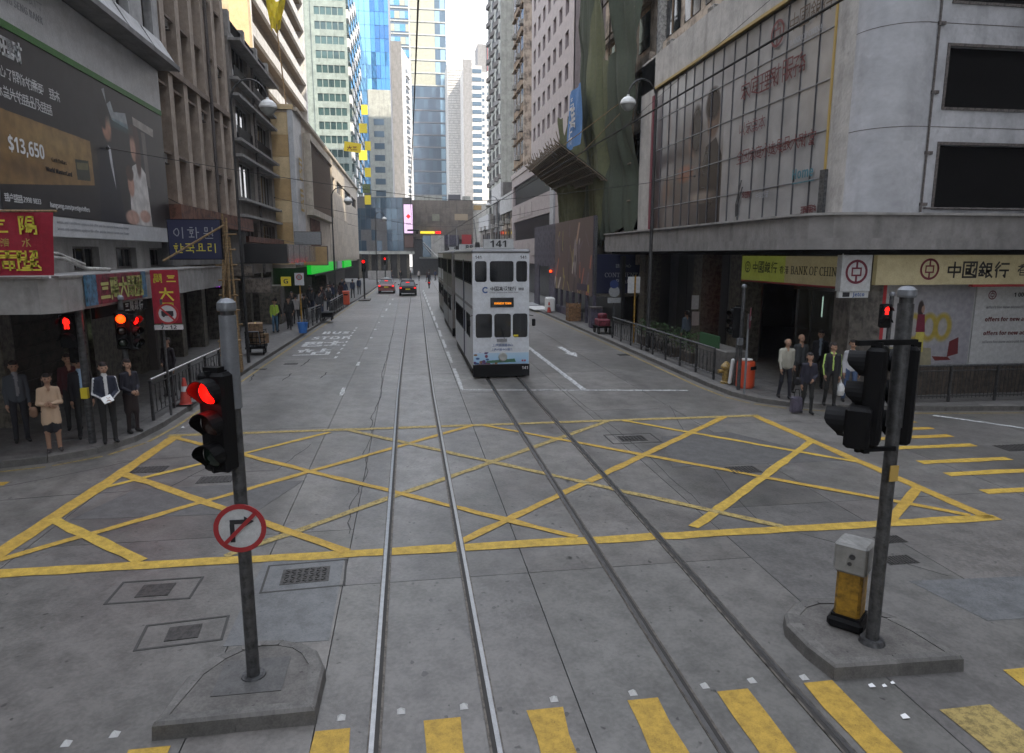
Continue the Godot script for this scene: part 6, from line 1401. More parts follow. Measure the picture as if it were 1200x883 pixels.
# ---------------------------------------------------------------- islands, signals, signs, railings, lamps
func signal_head(parent: Node, at: Vector3, yaw: float, lit: String, s := 1.0, called := "signal_head") -> Node3D:
	# faces local +z
	var h := Node3D.new(); h.name = numbered(called, parent); parent.add_child(h); h.position = at; h.rotation.y = yaw; h.scale = Vector3.ONE * s
	if not boxes.has("sig_box"):
		var m := MB.new(); m.bev(Vector3(0, 0, -.09), Vector3(.30, .98, .18), .03); m.box(Vector3(0, .51, -.08), Vector3(.16, .06, .1)); boxes["sig_box"] = m.mesh()
		m = MB.new()
		# visor: open tube, longer above than below
		for i in 20:
			var a0 := TAU * i / 20; var a1 := TAU * (i + 1) / 20
			var d0 := .05 + .11 * smoothstep(-.8, .3, sin(a0)); var d1 := .05 + .11 * smoothstep(-.8, .3, sin(a1))
			if sin((a0 + a1) * .5) < -.72: continue
			var p := Vector3(cos(a0) * .135, sin(a0) * .135, 0); var q := Vector3(cos(a1) * .135, sin(a1) * .135, 0)
			m.quad(p, q, q * .97 + Vector3(0, 0, d1), p * .97 + Vector3(0, 0, d0)); m.quad(q * .96, p * .96, p * .93 + Vector3(0, 0, d0), q * .93 + Vector3(0, 0, d1)); m.quad(p * .97 + Vector3(0, 0, d0), q * .97 + Vector3(0, 0, d1), q * .93 + Vector3(0, 0, d1), p * .93 + Vector3(0, 0, d0))
		boxes["sig_visor"] = m.mesh()
		m = MB.new(); m.lathe([Vector2(.115, 0), Vector2(.10, .02), Vector2(.06, .035), Vector2(0, .042)], 20, Vector3.ZERO, Basis(Vector3.RIGHT, PI / 2)); boxes["sig_lens"] = m.mesh()
	obj("housing", boxes["sig_box"], "black", h)
	for i in 3:
		obj("visor", boxes["sig_visor"], "black", h, Vector3(0, .31 - i * .31, .002)); obj("lens", boxes["sig_lens"], lit if i == 0 and lit else "lens_off" if i < 2 else "lens_off_g", h, Vector3(0, .31 - i * .31, .004))
	if lit:
		var o := OmniLight3D.new(); o.name = "lamp_light"; h.add_child(o); o.position = Vector3(0, .31, .10); o.light_color = Color(1, .1, .04); o.light_energy = .05; o.omni_range = 40; o.light_size = .08; o.shadow_enabled = true
	return h
func man_signal(parent: Node, at: Vector3, yaw: float, lit: bool, s := 1.0):
	var h := Node3D.new(); h.name = numbered("pedestrian_signal", parent); parent.add_child(h); h.position = at; h.rotation.y = yaw; h.scale = Vector3.ONE * s
	var m := MB.new(); m.bev(Vector3(0, -.15, -.08), Vector3(.28, .62, .16), .03); obj("housing", m, "black", h)
	for i in 2:
		m = MB.new(); var y := -i * .30
		for k in 12:
			var a0 := PI * k / 12.0; var a1 := PI * (k + 1) / 12.0; var p := Vector3(cos(a0) * .125, y + sin(a0) * .125, 0); var q := Vector3(cos(a1) * .125, y + sin(a1) * .125, 0)
			m.quad(p, q, q + Vector3(0, -.01, .16), p + Vector3(0, -.01, .16)); m.quad(q, p, p * 1.0 + Vector3(0, -.012, .16), q + Vector3(0, -.012, .16))
		obj("visor", m, "black", h)
	m = MB.new(); var z := Vector3(0, 0, .012)
	m.prism(PackedVector2Array([Vector2(-.022, .075), Vector2(.022, .075), Vector2(.026, .105), Vector2(0, .12), Vector2(-.026, .105)]), -.004, .004, z, Basis(Vector3.RIGHT, Vector3(0, 0, 1), Vector3.UP)); m.prism(PackedVector2Array([Vector2(-.045, .07), Vector2(.045, .07), Vector2(.055, -.01), Vector2(.035, -.015), Vector2(.04, -.11), Vector2(.01, -.11), Vector2(0, -.03), Vector2(-.01, -.11), Vector2(-.04, -.11), Vector2(-.035, -.015), Vector2(-.055, -.01)]), -.004, .004, z, Basis(Vector3.RIGHT, Vector3(0, 0, 1), Vector3.UP)); obj("red_man", m, "man_red" if lit else "lens_off", h)
func pole(parent: Node, at: Vector3, h: float, r: float, mat: String, cap := true):
	var m := MB.new(); m.cyl(at, at + Vector3(0, h, 0), r, r * .96, 16); obj("pole", m, mat, parent)
	if cap: m = MB.new(); m.lathe([Vector2(r * 1.3, 0), Vector2(r * 1.38, .02), Vector2(r * 1.3, .07), Vector2(r * .8, .10), Vector2(0, .11)], 16, at + Vector3(0, h - .04, 0)); obj("cap", m, "galv_light", parent)
func disc(called: String, parent: Node, at: Vector3, r: float, mat: String, b := Basis(), thick := .012, ri := 0.0):
	var m := MB.new()
	if ri > 0: m.lathe([Vector2(ri, 0), Vector2(r, 0), Vector2(r, thick), Vector2(ri, thick), Vector2(ri, 0)], 28, at, b * Basis(Vector3.RIGHT, PI / 2))
	else: m.lathe([Vector2(0, 0), Vector2(r, 0), Vector2(r, thick), Vector2(0, thick)], 28, at, b * Basis(Vector3.RIGHT, PI / 2))
	return obj(called, m, mat, parent)
func island(label: String, pts: Array, seed: int) -> Node3D:
	var t := thing("traffic_island", label, "traffic island"); var poly := PackedVector2Array(pts); var c := Vector2.ZERO
	for p in poly: c += p / poly.size()
	var inner := PackedVector2Array()
	for p in poly: inner.append(p + (c - p).normalized() * minf(.17, (c - p).length() * .3))
	var m := MB.new(); m.prism(inner, -.02, .142); obj("concrete_fill", m, "island_top", t)
	var rng := RandomNumberGenerator.new(); rng.seed = seed; var n := poly.size()
	for i in n:
		var a := poly[i]; var b := poly[(i + 1) % n]; var a2 := inner[i]; var b2 := inner[(i + 1) % n]; var k := maxi(1, int(round(a.distance_to(b) / .62)))
		for j in k:
			var e := (b - a).normalized() * .004; var f := (b2 - a2).normalized() * .004
			var p := [a.lerp(b, float(j) / k) + e, a.lerp(b, float(j + 1) / k) - e, b2.lerp(a2, 1.0 - float(j + 1) / k) - f, b2.lerp(a2, 1.0 - float(j) / k) + f]
			m = MB.new(); var y: float = .152 + rng.randf_range(-.003, .003); var o: Vector2 = (p[0] + p[1] - p[2] - p[3]).normalized() * .025
			# battered outer face, chamfered top edge
			var P := func(v: Vector2, h: float): return Vector3(v.x, h, v.y)
			var ccw: bool = (p[1] - p[0]).cross(p[2] - p[1]) > 0
			var fa := [[P.call(p[0], -.02), P.call(p[1], -.02), P.call(p[1] - o * .6, y - .025), P.call(p[0] - o * .6, y - .025)], [P.call(p[0] - o * .6, y - .025), P.call(p[1] - o * .6, y - .025), P.call(p[1] - o * 1.8, y), P.call(p[0] - o * 1.8, y)], [P.call(p[0] - o * 1.8, y), P.call(p[1] - o * 1.8, y), P.call(p[2], y), P.call(p[3], y)], [P.call(p[3], y), P.call(p[2], y), P.call(p[2], .0), P.call(p[3], .0)]]
			for q in fa:
				if ccw: m.quad(q[1], q[0], q[3], q[2])
				else: m.quad(q[0], q[1], q[2], q[3])
			obj("kerb_stone", m, "kerb" if rng.randf() < .5 else "kerb_b", t)
	return t
func islands():
	var LI := [Vector2(-2.28, -5.59), Vector2(-.91, -5.60), Vector2(-.9, -6.27), Vector2(-1.0, -6.55), Vector2(-1.16, -6.72), Vector2(-1.38, -6.82), Vector2(-1.61, -6.84), Vector2(-1.85, -6.76), Vector2(-2.05, -6.58), Vector2(-2.2, -6.26)]
	var RI := [Vector2(4.0, -5.5), Vector2(3.94, -5.9), Vector2(3.95, -6.3), Vector2(4.05, -6.52), Vector2(4.28, -6.73), Vector2(4.55, -6.82), Vector2(4.82, -6.78), Vector2(5.1, -6.55), Vector2(5.28, -6.25), Vector2(5.36, -5.9), Vector2(5.38, -5.44)]
	var li := island("rounded concrete traffic island on the left with a single signal pole", LI, 3)
	bx("base_patch", li, Vector3(-1.57, .146, -6.2), Vector3(.62, .006, .55), "patch")
	island("rounded concrete traffic island on the right carrying a yellow bollard", RI, 4)
	# signal pole on the left island
	var t := thing("traffic_signal", "grey signal pole with red light and no right turn sign", "traffic light", Vector3(-1.56, .14, -6.2))
	pole(t, Vector3.ZERO, 3.52, .06, "galv"); var m := MB.new(); obj("base_ring", (func(): var r := MB.new(); r.cyl(Vector3.ZERO, Vector3(0, .02, 0), .12, .11, 16); return r).call(), "galv", t); m.cyl(Vector3(0, 2.62, 0), Vector3(0, 3.44, 0), .074, .072, 16); obj("collar", m, "galv_light", t)
	for y in [2.95, 2.1]: bx("bracket", t, Vector3(-.08, y, .08), Vector3(.24, .05, .05), "black", Basis(Vector3.UP, .6))
	signal_head(t, Vector3(-.15, 2.52, .16), -.42, "lens_red", .90)
	var sg := Node3D.new(); sg.name = "road_sign"; t.add_child(sg); sg.position = Vector3(.0, 1.53, .085); sg.scale = Vector3(.86, .86, 1)
	disc("face", sg, Vector3(0, 0, .0), .262, "sign_white"); disc("red_ring", sg, Vector3(0, 0, .006), .265, "sign_red", Basis(), .012, .215)
	m = MB.new(); m.box(Vector3(-.075, -.045, .022), Vector3(.045, .2, .008)); m.box(Vector3(-.01, .075, .022), Vector3(.17, .045, .008)); m.prism(PackedVector2Array([Vector2(.05, .13), Vector2(.05, .02), Vector2(.145, .075)]), -.004, .004, Vector3(0, 0, .022), Basis(Vector3.RIGHT, Vector3(0, 0, 1), Vector3.UP)); obj("arrow", m, "letter_dark", sg)
	bx("red_bar", sg, Vector3(0, 0, .03), Vector3(.45, .04, .006), "sign_red", Basis(Vector3.BACK, .78)); bx("clamp", sg, Vector3(0, 0, -.05), Vector3(.2, .06, .1), "galv")
	# signal pole on the right island
	t = thing("traffic_signal", "dark signal pole with signal heads seen from behind and a red man", "traffic light", Vector3(4.65, .14, -5.85))
	pole(t, Vector3.ZERO, 3.60, .064, "galv"); m = MB.new(); obj("base_ring", (func(): var r := MB.new(); r.cyl(Vector3.ZERO, Vector3(0, .05, 0), .13, .11, 16); return r).call(), "galv", t); m.cyl(Vector3(0, 2.3, 0), Vector3(0, 3.5, 0), .074, .072, 16); obj("collar", m, "galv", t)
	signal_head(t, Vector3(-.33, 2.62, -.03), -2.3, "", .97); signal_head(t, Vector3(.09, 2.60, -.14), -2.3, "", .99)
	m = MB.new(); m.bev(Vector3(-.42, 2.34, .06), Vector3(.32, .40, .22), .03, Basis(Vector3.UP, -2.3)); obj("arrow_unit", m, "black", t); obj("visor", boxes["sig_visor"], "black", t, Vector3(-.505, 2.36, -.015), Basis(Vector3.UP, -2.3).scaled(Vector3.ONE * 1.1))
	m = MB.new(); m.box(Vector3(-.2, 3.14, .05), Vector3(.62, .05, .05)); m.box(Vector3(-.22, 2.1, .06), Vector3(.42, .04, .04)); m.box(Vector3(.1, 3.1, -.05), Vector3(.26, .05, .05)); m.box(Vector3(-.36, 2.13, .1), Vector3(.06, .1, .06)); obj("bracket", m, "black", t)
	bx("sticker", t, Vector3(-.01, 1.85, .082), Vector3(.09, .16, .01), "letter_gold")
	t = thing("traffic_signal", "small red man signal on the far right kerb behind the signal heads", "traffic light", Vector3(12.30, .13, -16.0)); pole(t, Vector3.ZERO, 2.95, .055, "galv"); man_signal(t, Vector3(-.17, 2.55, .08), -.3, true, 1.0); bx("bracket", t, Vector3(-.08, 2.4, .03), Vector3(.2, .04, .04), "black")
	# bollard
	t = thing("bollard", "yellow traffic bollard with a grey box top and black foot", "bollard", Vector3(4.62, .145, -6.2), .72)
	m = MB.new(); m.bev(Vector3(0, .06, 0), Vector3(.36, .12, .36), .03); obj("foot", m, "black", t); m = MB.new(); m.bev(Vector3(0, .40, 0), Vector3(.26, .58, .26), .03); obj("body", m, "bollard_yellow", t)
	m = MB.new(); m.bev(Vector3(0, .80, 0), Vector3(.33, .33, .33), .025); obj("lamp_box", m, "bollard_grey", t); m = MB.new(); m.cyl(Vector3(-.168, .84, .02), Vector3(-.178, .84, .02), .03, .03, 10); m.cyl(Vector3(-.168, .76, .0), Vector3(-.178, .76, .0), .022, .022, 10); obj("vent", m, "galv", t); bx("kerb_clip", t, Vector3(0, .13, 0), Vector3(.29, .04, .29), "black")
func lamp_post(label: String, at: Vector3, h: float, reach: Vector3, dark: String, r := .07) -> Node3D:
	var t := thing("street_lamp", label, "street lamp", at, 0, "street lamps along the pavements"); var m := MB.new(); m.cyl(Vector3.ZERO, Vector3(0, h * .55, 0), r, r * .8, 12); m.cyl(Vector3(0, h * .55, 0), Vector3(0, h - .4, 0), r * .75, r * .6, 12); obj("post", m, dark, t)
	m = MB.new(); var path := []
	for i in 11:
		var a := PI * i / 10.0 * .93; path.append(Vector3(0, h - .4, 0) + reach * (.5 - .5 * cos(a)) + Vector3(0, sin(a) * .75, 0))
	m.tube(path, .035, 8); obj("arm", m, dark, t)
	var e: Vector3 = path[-1]
	m = MB.new(); m.lathe([Vector2(.30, 0), Vector2(.31, .05), Vector2(.26, .17), Vector2(.16, .26), Vector2(.06, .30), Vector2(.05, .36)], 18, e + Vector3(0, -.36, 0)); obj("lamp_hood", m, "lamp_white", t); m = MB.new(); m.lathe([Vector2(0, -.24), Vector2(.12, -.22), Vector2(.22, -.12), Vector2(.285, 0)], 18, e + Vector3(0, -.36, 0)); obj("lamp_bowl", m, "lamp_shade", t)
	return t
func railing(label: String, a: Vector3, b: Vector3, n: int, style: int) -> Node3D:
	var t := thing("railing", label, "railing", a); var d := b - a
	for i in n + 1:
		var p := d * (float(i) / n); var m := MB.new(); m.bev(p + Vector3(0, .5, 0), Vector3(.07, 1.0, .07), .012); obj("post", m, "pole_dark", t)
	var m2 := MB.new(); m2.cyl(Vector3(0, 1.0, 0), d + Vector3(0, 1.0, 0), .034, .034, 10); obj("top_rail", m2, "chrome" if style == 0 else "galv", t)
	for i in n:
		var p := d * (float(i) / n); var q := d * (float(i + 1) / n); var m := MB.new(); var L := (q - p).length()
		m.cyl(p + Vector3(0, .16, 0), q + Vector3(0, .16, 0), .018, .018, 6); m.cyl(p + Vector3(0, .86, 0), q + Vector3(0, .86, 0), .018, .018, 6)
		if style == 2:
			var nb := int(L / .115)
			for k in range(1, nb): m.cyl(p.lerp(q, float(k) / nb) + Vector3(0, .1, 0), p.lerp(q, float(k) / nb) + Vector3(0, .98, 0), .009, .009, 5)
		else:
			for k in range(1, 5): m.cyl(p.lerp(q, k / 5.0) + Vector3(0, .16, 0), p.lerp(q, k / 5.0) + Vector3(0, .86, 0), .012, .012, 5)
			var c := (p + q) * .5 + Vector3(0, .51, 0); var e := d.normalized()
			for k in 14: m.cyl(c + (e * cos(TAU * k / 14) + Vector3.UP * sin(TAU * k / 14)) * .22, c + (e * cos(TAU * (k + 1) / 14) + Vector3.UP * sin(TAU * (k + 1) / 14)) * .22, .013, .013, 5, false)
		obj("panel_bars", m, "pole_dark", t)
	return t
func cone(label: String, at: Vector3):
	var t := thing("traffic_cone", label, "traffic cone", at, 0, "traffic cones"); var m := MB.new(); m.lathe([Vector2(.17, .03), Vector2(.145, .06), Vector2(.04, .72), Vector2(.03, .74), Vector2(0, .74)], 16); obj("cone_body", m, "red_cone", t); m = MB.new(); m.lathe([Vector2(.098, .38), Vector2(.075, .52)], 16); obj("white_band", m, "sign_white", t); m = MB.new(); m.bev(Vector3(0, .02, 0), Vector3(.4, .04, .4), .012); obj("foot", m, "black", t)
func furniture_left():
	# red cloth banner above the canopy
	var t := thing("cloth_banner", "wide red cloth banner with yellow characters at the photo's left edge", "banner", Vector3(-7.45, 3.72, -13.62))
	var fm := MB.new()
	for i in 10:
		for j in 6:
			var P := func(a, c): return Vector3(-.95 + a * .215 - (6 - c) * .022 * (a / 10.0), c * .186, .03 * sin(a * 1.1 + c * .6))
			fm.quad(P.call(i, j), P.call(i + 1, j), P.call(i + 1, j + 1), P.call(i, j + 1))
	obj("cloth", fm, "cloth_red", t); var g: MB; gline(t, "letter_yellow", "三陽", Vector3(.14, .74, .06), SE, .29, .11, 1.62); gline(t, "letter_yellow", "大閘蟹", Vector3(-.14, .1, .06), SE, .33, .09, 1.08); gline(t, "letter_gold", "清水", Vector3(.3, .52, .06), SE, .13, .12, 2.7); var pm := MB.new(); pm.cyl(Vector3(-1, 1.13, 0), Vector3(1.25, 1.14, 0), .02, .02, 6); obj("rod", pm, "bamboo", t)
	# painted sign on the canopy face
	t = thing("shop_sign", "faded red and blue sign board fixed on the canopy edge", "sign", Vector3(-6.46, 3.05, -15.0)); bx("board", t, Vector3(0, .32, -1.6), Vector3(.05, .62, 3.2), "sign_faded" if M.has("sign_faded") else mt("sign_faded", lin(.17, .018, .035), .7, "g_stain", 1.0)); bx("blue_end", t, Vector3(.005, .32, -.22), Vector3(.05, .62, .46), "sign_faded_blue" if M.has("sign_faded_blue") else mt("sign_faded_blue", lin(.06, .16, .26), .7, "g_stain", .8)); bx("blue_end", t, Vector3(.005, .32, -3.05), Vector3(.05, .62, .3), "sign_faded_blue")
	g = MB.new(); glyphs(g, "三陽大閘蟹", Vector3(.034, .1, -.62), NE, .42, .16, 1.13); obj("lettering", g, "letter_paleyellow" if M.has("letter_paleyellow") else mt("letter_paleyellow", lin(.36, .36, .12), .7), t)
	t = thing("shop_sign", "black lit sign with white characters under the faded red board", "sign", Vector3(-6.75, 2.72, -15.9)); bx("board", t, Vector3(0, .14, -1.5), Vector3(.08, .28, 3.0), "black"); g = MB.new(); glyphs(g, "三陽銀行", Vector3(.045, .03, -1.6), NE, .22, .15, 1.35); obj("lettering", g, "letter_white", t)
	# hanging banner
	t = thing("cloth_banner", "narrow red hanging banner with yellow characters, rear side showing", "banner", Vector3(-6.1, 2.35, -18.5)); bx("cloth", t, Vector3(0, .68, 0), Vector3(.66, 1.36, .02), "cloth_red"); bx("green_hem", t, Vector3(0, -.03, 0), Vector3(.62, .08, .02), "net_bright")
	for q in [["三", .26, 1.05, .2], ["陽", -.05, 1.05, .2], ["大", .17, .6, .3], ["閘", .15, .25, .27]]: gline(t, "letter_yellow", q[0], Vector3(q[1], q[2], .014), SE, q[3], .14, 1.0, Vector3.UP, -1.0)
	t = thing("road_sign", "round no buses sign with a times plate on a thin post", "sign", Vector3(-5.98, .12, -17.7)); pole(t, Vector3(0, 0, -.06), 2.9, .03, "galv", false); disc("face", t, Vector3(.15, 2.55, 0), .25, "sign_white"); disc("red_ring", t, Vector3(.15, 2.55, .006), .255, "sign_red", Basis(), .012, .205); bx("red_bar", t, Vector3(.15, 2.55, .03), Vector3(.43, .04, .006), "sign_red", Basis(Vector3.BACK, -.78)); var bm := MB.new(); bm.bev(Vector3(.15, 2.56, .02), Vector3(.28, .12, .012), .005); bm.cyl(Vector3(.06, 2.5, .018), Vector3(.06, 2.5, .03), .03, .03, 10); bm.cyl(Vector3(.24, 2.5, .018), Vector3(.24, 2.5, .03), .03, .03, 10); obj("bus_symbol", bm, "letter_dark", t); bx("times_plate", t, Vector3(.15, 2.22, 0), Vector3(.66, .12, .015), "sign_white"); latin(t, "7 - 12", Vector3(.15, 2.22, .012), SE, .09, "letter_dark", true, false, 1.2, true)
	# signals on the corner
	t = thing("traffic_signal", "pavement pole with glowing red man at the left corner", "traffic light", Vector3(-6.78, .13, -15.3)); pole(t, Vector3.ZERO, 3.1, .075, "galv"); man_signal(t, Vector3(-.20, 2.58, .1), .1, true, 1.15); signal_head(t, Vector3(-.17, 2.1, -.2), 1.2, "", .8); bx("button_box", t, Vector3(0, 1.1, .1), Vector3(.13, .22, .1), "cloth_yellow")
	t = thing("traffic_signal", "slim signal pole with bright orange-red lamp behind the red man", "traffic light", Vector3(-6.42, .13, -16.5)); pole(t, Vector3.ZERO, 3.0, .06, "galv"); signal_head(t, Vector3(.04, 2.28, .16), .28, "lens_amberred", .86); signal_head(t, Vector3(.30, 2.25, .08), 1.15, "lens_red", .84); bx("bracket", t, Vector3(.15, 2.7, .08), Vector3(.36, .05, .05), "black")
	railing("pavement railing with shiny top rail on the left corner", Vector3(-6.2, .13, -17.2), Vector3(-6.0, .13, -24.0), 5, 0)
	cone("red traffic cone behind the left corner railing", Vector3(-5.97, .13, -18.9))
	# bamboo tower at the kerb
	var sc := thing("bamboo_scaffold", "narrow bamboo scaffold tower standing on the left pavement", "scaffold", Vector3(-5.98, .13, -24.2)); var rng := RandomNumberGenerator.new(); rng.seed = 9
	for q in [[-.25, .3], [.05, .35], [.25, .1], [-.2, -.4], [.15, -.45], [0, 0]]:
		var m := MB.new(); m.cyl(Vector3(q[0], 0, q[1]), Vector3(q[0] * .5 + rng.randf_range(-.12, .12), rng.randf_range(4.5, 5.6), q[1] * .5), .048, .035, 7); obj("upright_pole", m, "bamboo", sc)
	for i in 9:
		var m := MB.new(); m.cyl(Vector3(-.38, .6 + i * .5, rng.randf_range(-.3, .35)), Vector3(.36, .62 + i * .5, rng.randf_range(-.2, .35)), .03, .028, 6); obj("cross_pole", m, "bamboo", sc)
	var dm := MB.new(); dm.cyl(Vector3(.1, 4.9, .4), Vector3(-1.7, 3.75, .9), .035, .035, 7); obj("brace_pole", dm, "bamboo", sc); dm = MB.new(); dm.cyl(Vector3(-.35, .5, .5), Vector3(.15, 4.2, .5), .03, .025, 6); obj("brace_pole", dm, "bamboo", sc)
	lamp_post("dark street lamp rising in front of the finned building", Vector3(-5.95, .13, -26.2), 9.6, Vector3(1.25, 0, 0), "pole_dark", .06); lamp_post("slim dark street lamp before the pale stone front", Vector3(-5.2, .13, -50.5), 8.2, Vector3(1.15, 0, 0), "pole_dark")
	lamp_post("far street lamp in front of the dark glass block", Vector3(-4.1, .13, -92), 9.0, Vector3(1.2, 0, 0), "pole_dark")
	# goods cart
	t = thing("hand_cart", "black wire hand cart piled with cardboard on the left pavement", "cart", Vector3(-6.15, .13, -28.6), .1); var m := MB.new()
	for i in 6: m.box(Vector3(-.35 + i * .14, .62, .5), Vector3(.02, .7, .02)); m.box(Vector3(-.35 + i * .14, .62, -.5), Vector3(.02, .7, .02))
	for i in 4: m.box(Vector3(0, .32 + i * .2, .5), Vector3(.74, .025, .025)); m.box(Vector3(0, .32 + i * .2, -.5), Vector3(.74, .025, .025)); m.box(Vector3(.36, .32 + i * .2, 0), Vector3(.025, .025, 1.0)); m.box(Vector3(-.36, .32 + i * .2, 0), Vector3(.025, .025, 1.0))
	m.box(Vector3(0, .28, 0), Vector3(.76, .05, 1.05)); obj("cage", m, "black", t)
	for q in [[-.3, -.4], [.3, -.4], [-.3, .4], [.3, .4]]:
		m = MB.new(); m.cyl(Vector3(q[0] - .03, .12, q[1]), Vector3(q[0] + .03, .12, q[1]), .12, .12, 12); obj("wheel", m, "tyre", t)
	m = MB.new(); m.tube([Vector3(-.2, .5, .55), Vector3(-.2, 1.0, .95), Vector3(.2, 1.0, .95), Vector3(.2, .5, .55)], .018); obj("handle", m, "galv_light", t)
	for q in [[0, 0, "flattened cardboard carton on top of the hand cart"], [.05, 1, "brown box filling the hand cart"]]:
		var bq := thing("carton", q[2], "box", Vector3(-6.15 + q[0], .55 if q[1] == 1 else .98, -28.6), .2 + q[1]); m = MB.new(); m.bev(Vector3(0, .2, 0), Vector3(.56, .4, .7), .01); obj("box", m, "card", bq); bx("tape", bq, Vector3(0, .402, 0), Vector3(.06, .004, .7), "letter_gold")
	t = thing("road_sign", "white no parking plate on a yellow post beside a blue bucket", "sign", Vector3(-5.5, .13, -36.3)); pole(t, Vector3.ZERO, 3.0, .04, "bollard_yellow", false); bx("plate", t, Vector3(0, 2.72, .05), Vector3(.46, .62, .02), "sign_white"); disc("red_disc", t, Vector3(0, 2.82, .065), .15, "sign_red"); disc("blue_disc", t, Vector3(0, 2.82, .072), .11, "sign_grey")
	t = thing("bucket", "bright blue plastic bucket at the foot of the yellow post", "bucket", Vector3(-5.42, .13, -36.0)); m = MB.new(); m.lathe([Vector2(0, 0), Vector2(.2, 0), Vector2(.26, .5), Vector2(.28, .5), Vector2(.28, .54), Vector2(.24, .54), Vector2(.19, .05), Vector2(0, .05)], 16); obj("pail", m, "blue_plastic", t); m = MB.new(); m.tube([Vector3(-.27, .5, 0), Vector3(-.2, .66, 0), Vector3(.2, .66, 0), Vector3(.27, .5, 0)], .012); obj("handle", m, "galv_light", t)
	t = thing("trolley", "dark flat trolley standing at the left kerb beyond the blue bucket", "cart", Vector3(-4.95, .13, -43)); m = MB.new(); m.bev(Vector3(0, .35, 0), Vector3(.7, .3, 1.1), .03); obj("bed", m, "black", t); m = MB.new(); m.tube([Vector3(-.3, .4, -.5), Vector3(-.3, 1.1, -.7), Vector3(.3, 1.1, -.7), Vector3(.3, .4, -.5)], .02); obj("handle", m, "galv", t)
	for q in [[-.25, .4], [.25, .4], [-.25, -.4], [.25, -.4]]: m = MB.new(); m.cyl(Vector3(q[0] - .03, .1, q[1]), Vector3(q[0] + .03, .1, q[1]), .1, .1, 10); obj("wheel", m, "tyre", t)
	railing("short dark railing on the left pavement before the lit green shop", Vector3(-5.05, .13, -45), Vector3(-4.95, .13, -53), 6, 1); railing("short dark railing by the kerb trolley on the left", Vector3(-5.5, .13, -38.5), Vector3(-5.25, .13, -42), 3, 1)
	t = thing("litter_bin", "small red litter bin on the left pavement near the taxi", "bin", Vector3(-4.95, .13, -56)); m = MB.new(); m.bev(Vector3(0, .5, 0), Vector3(.5, 1.0, .5), .06); obj("body", m, "orange_bin", t); m = MB.new(); m.bev(Vector3(0, 1.04, 0), Vector3(.56, .1, .56), .03); obj("lid", m, "orange_bin", t); bx("slot", t, Vector3(0, .8, .255), Vector3(.3, .1, .02), "black")
	for q in [[-3.95, -63.0, "far signal pole with a red light in the left lane"], [-3.4, -104, "tiny distant signal pole with a red light before the glass block"]]:
		t = thing("traffic_signal", q[2], "traffic light", Vector3(q[0], 0, q[1])); pole(t, Vector3.ZERO, 3.6, .08, "pole_dark"); signal_head(t, Vector3(0, 3.1, .14), 0, "tail_red", 1.1)
		m = MB.new(); m.bev(Vector3(0, .07, 0), Vector3(1.0, .14, 2.0), .03); obj("kerb_island", m, "kerb", t)
	for q in [[-7.9, -41.5, "grey shop shutter box on the left pavement"], [-7.6, -61.5, "tall dark kiosk against the left shop fronts"]]:
		t = thing("kiosk", q[2], "kiosk", Vector3(q[0], .13, q[1])); m = MB.new(); m.bev(Vector3(0, 1.1, 0), Vector3(1.2, 2.2, 1.4), .04); obj("body", m, "shop_tile" if q[1] > -50 else "brown_wall", t); bx("door", t, Vector3(.61, 1.05, 0), Vector3(.03, 1.9, 1.1), "pipe")
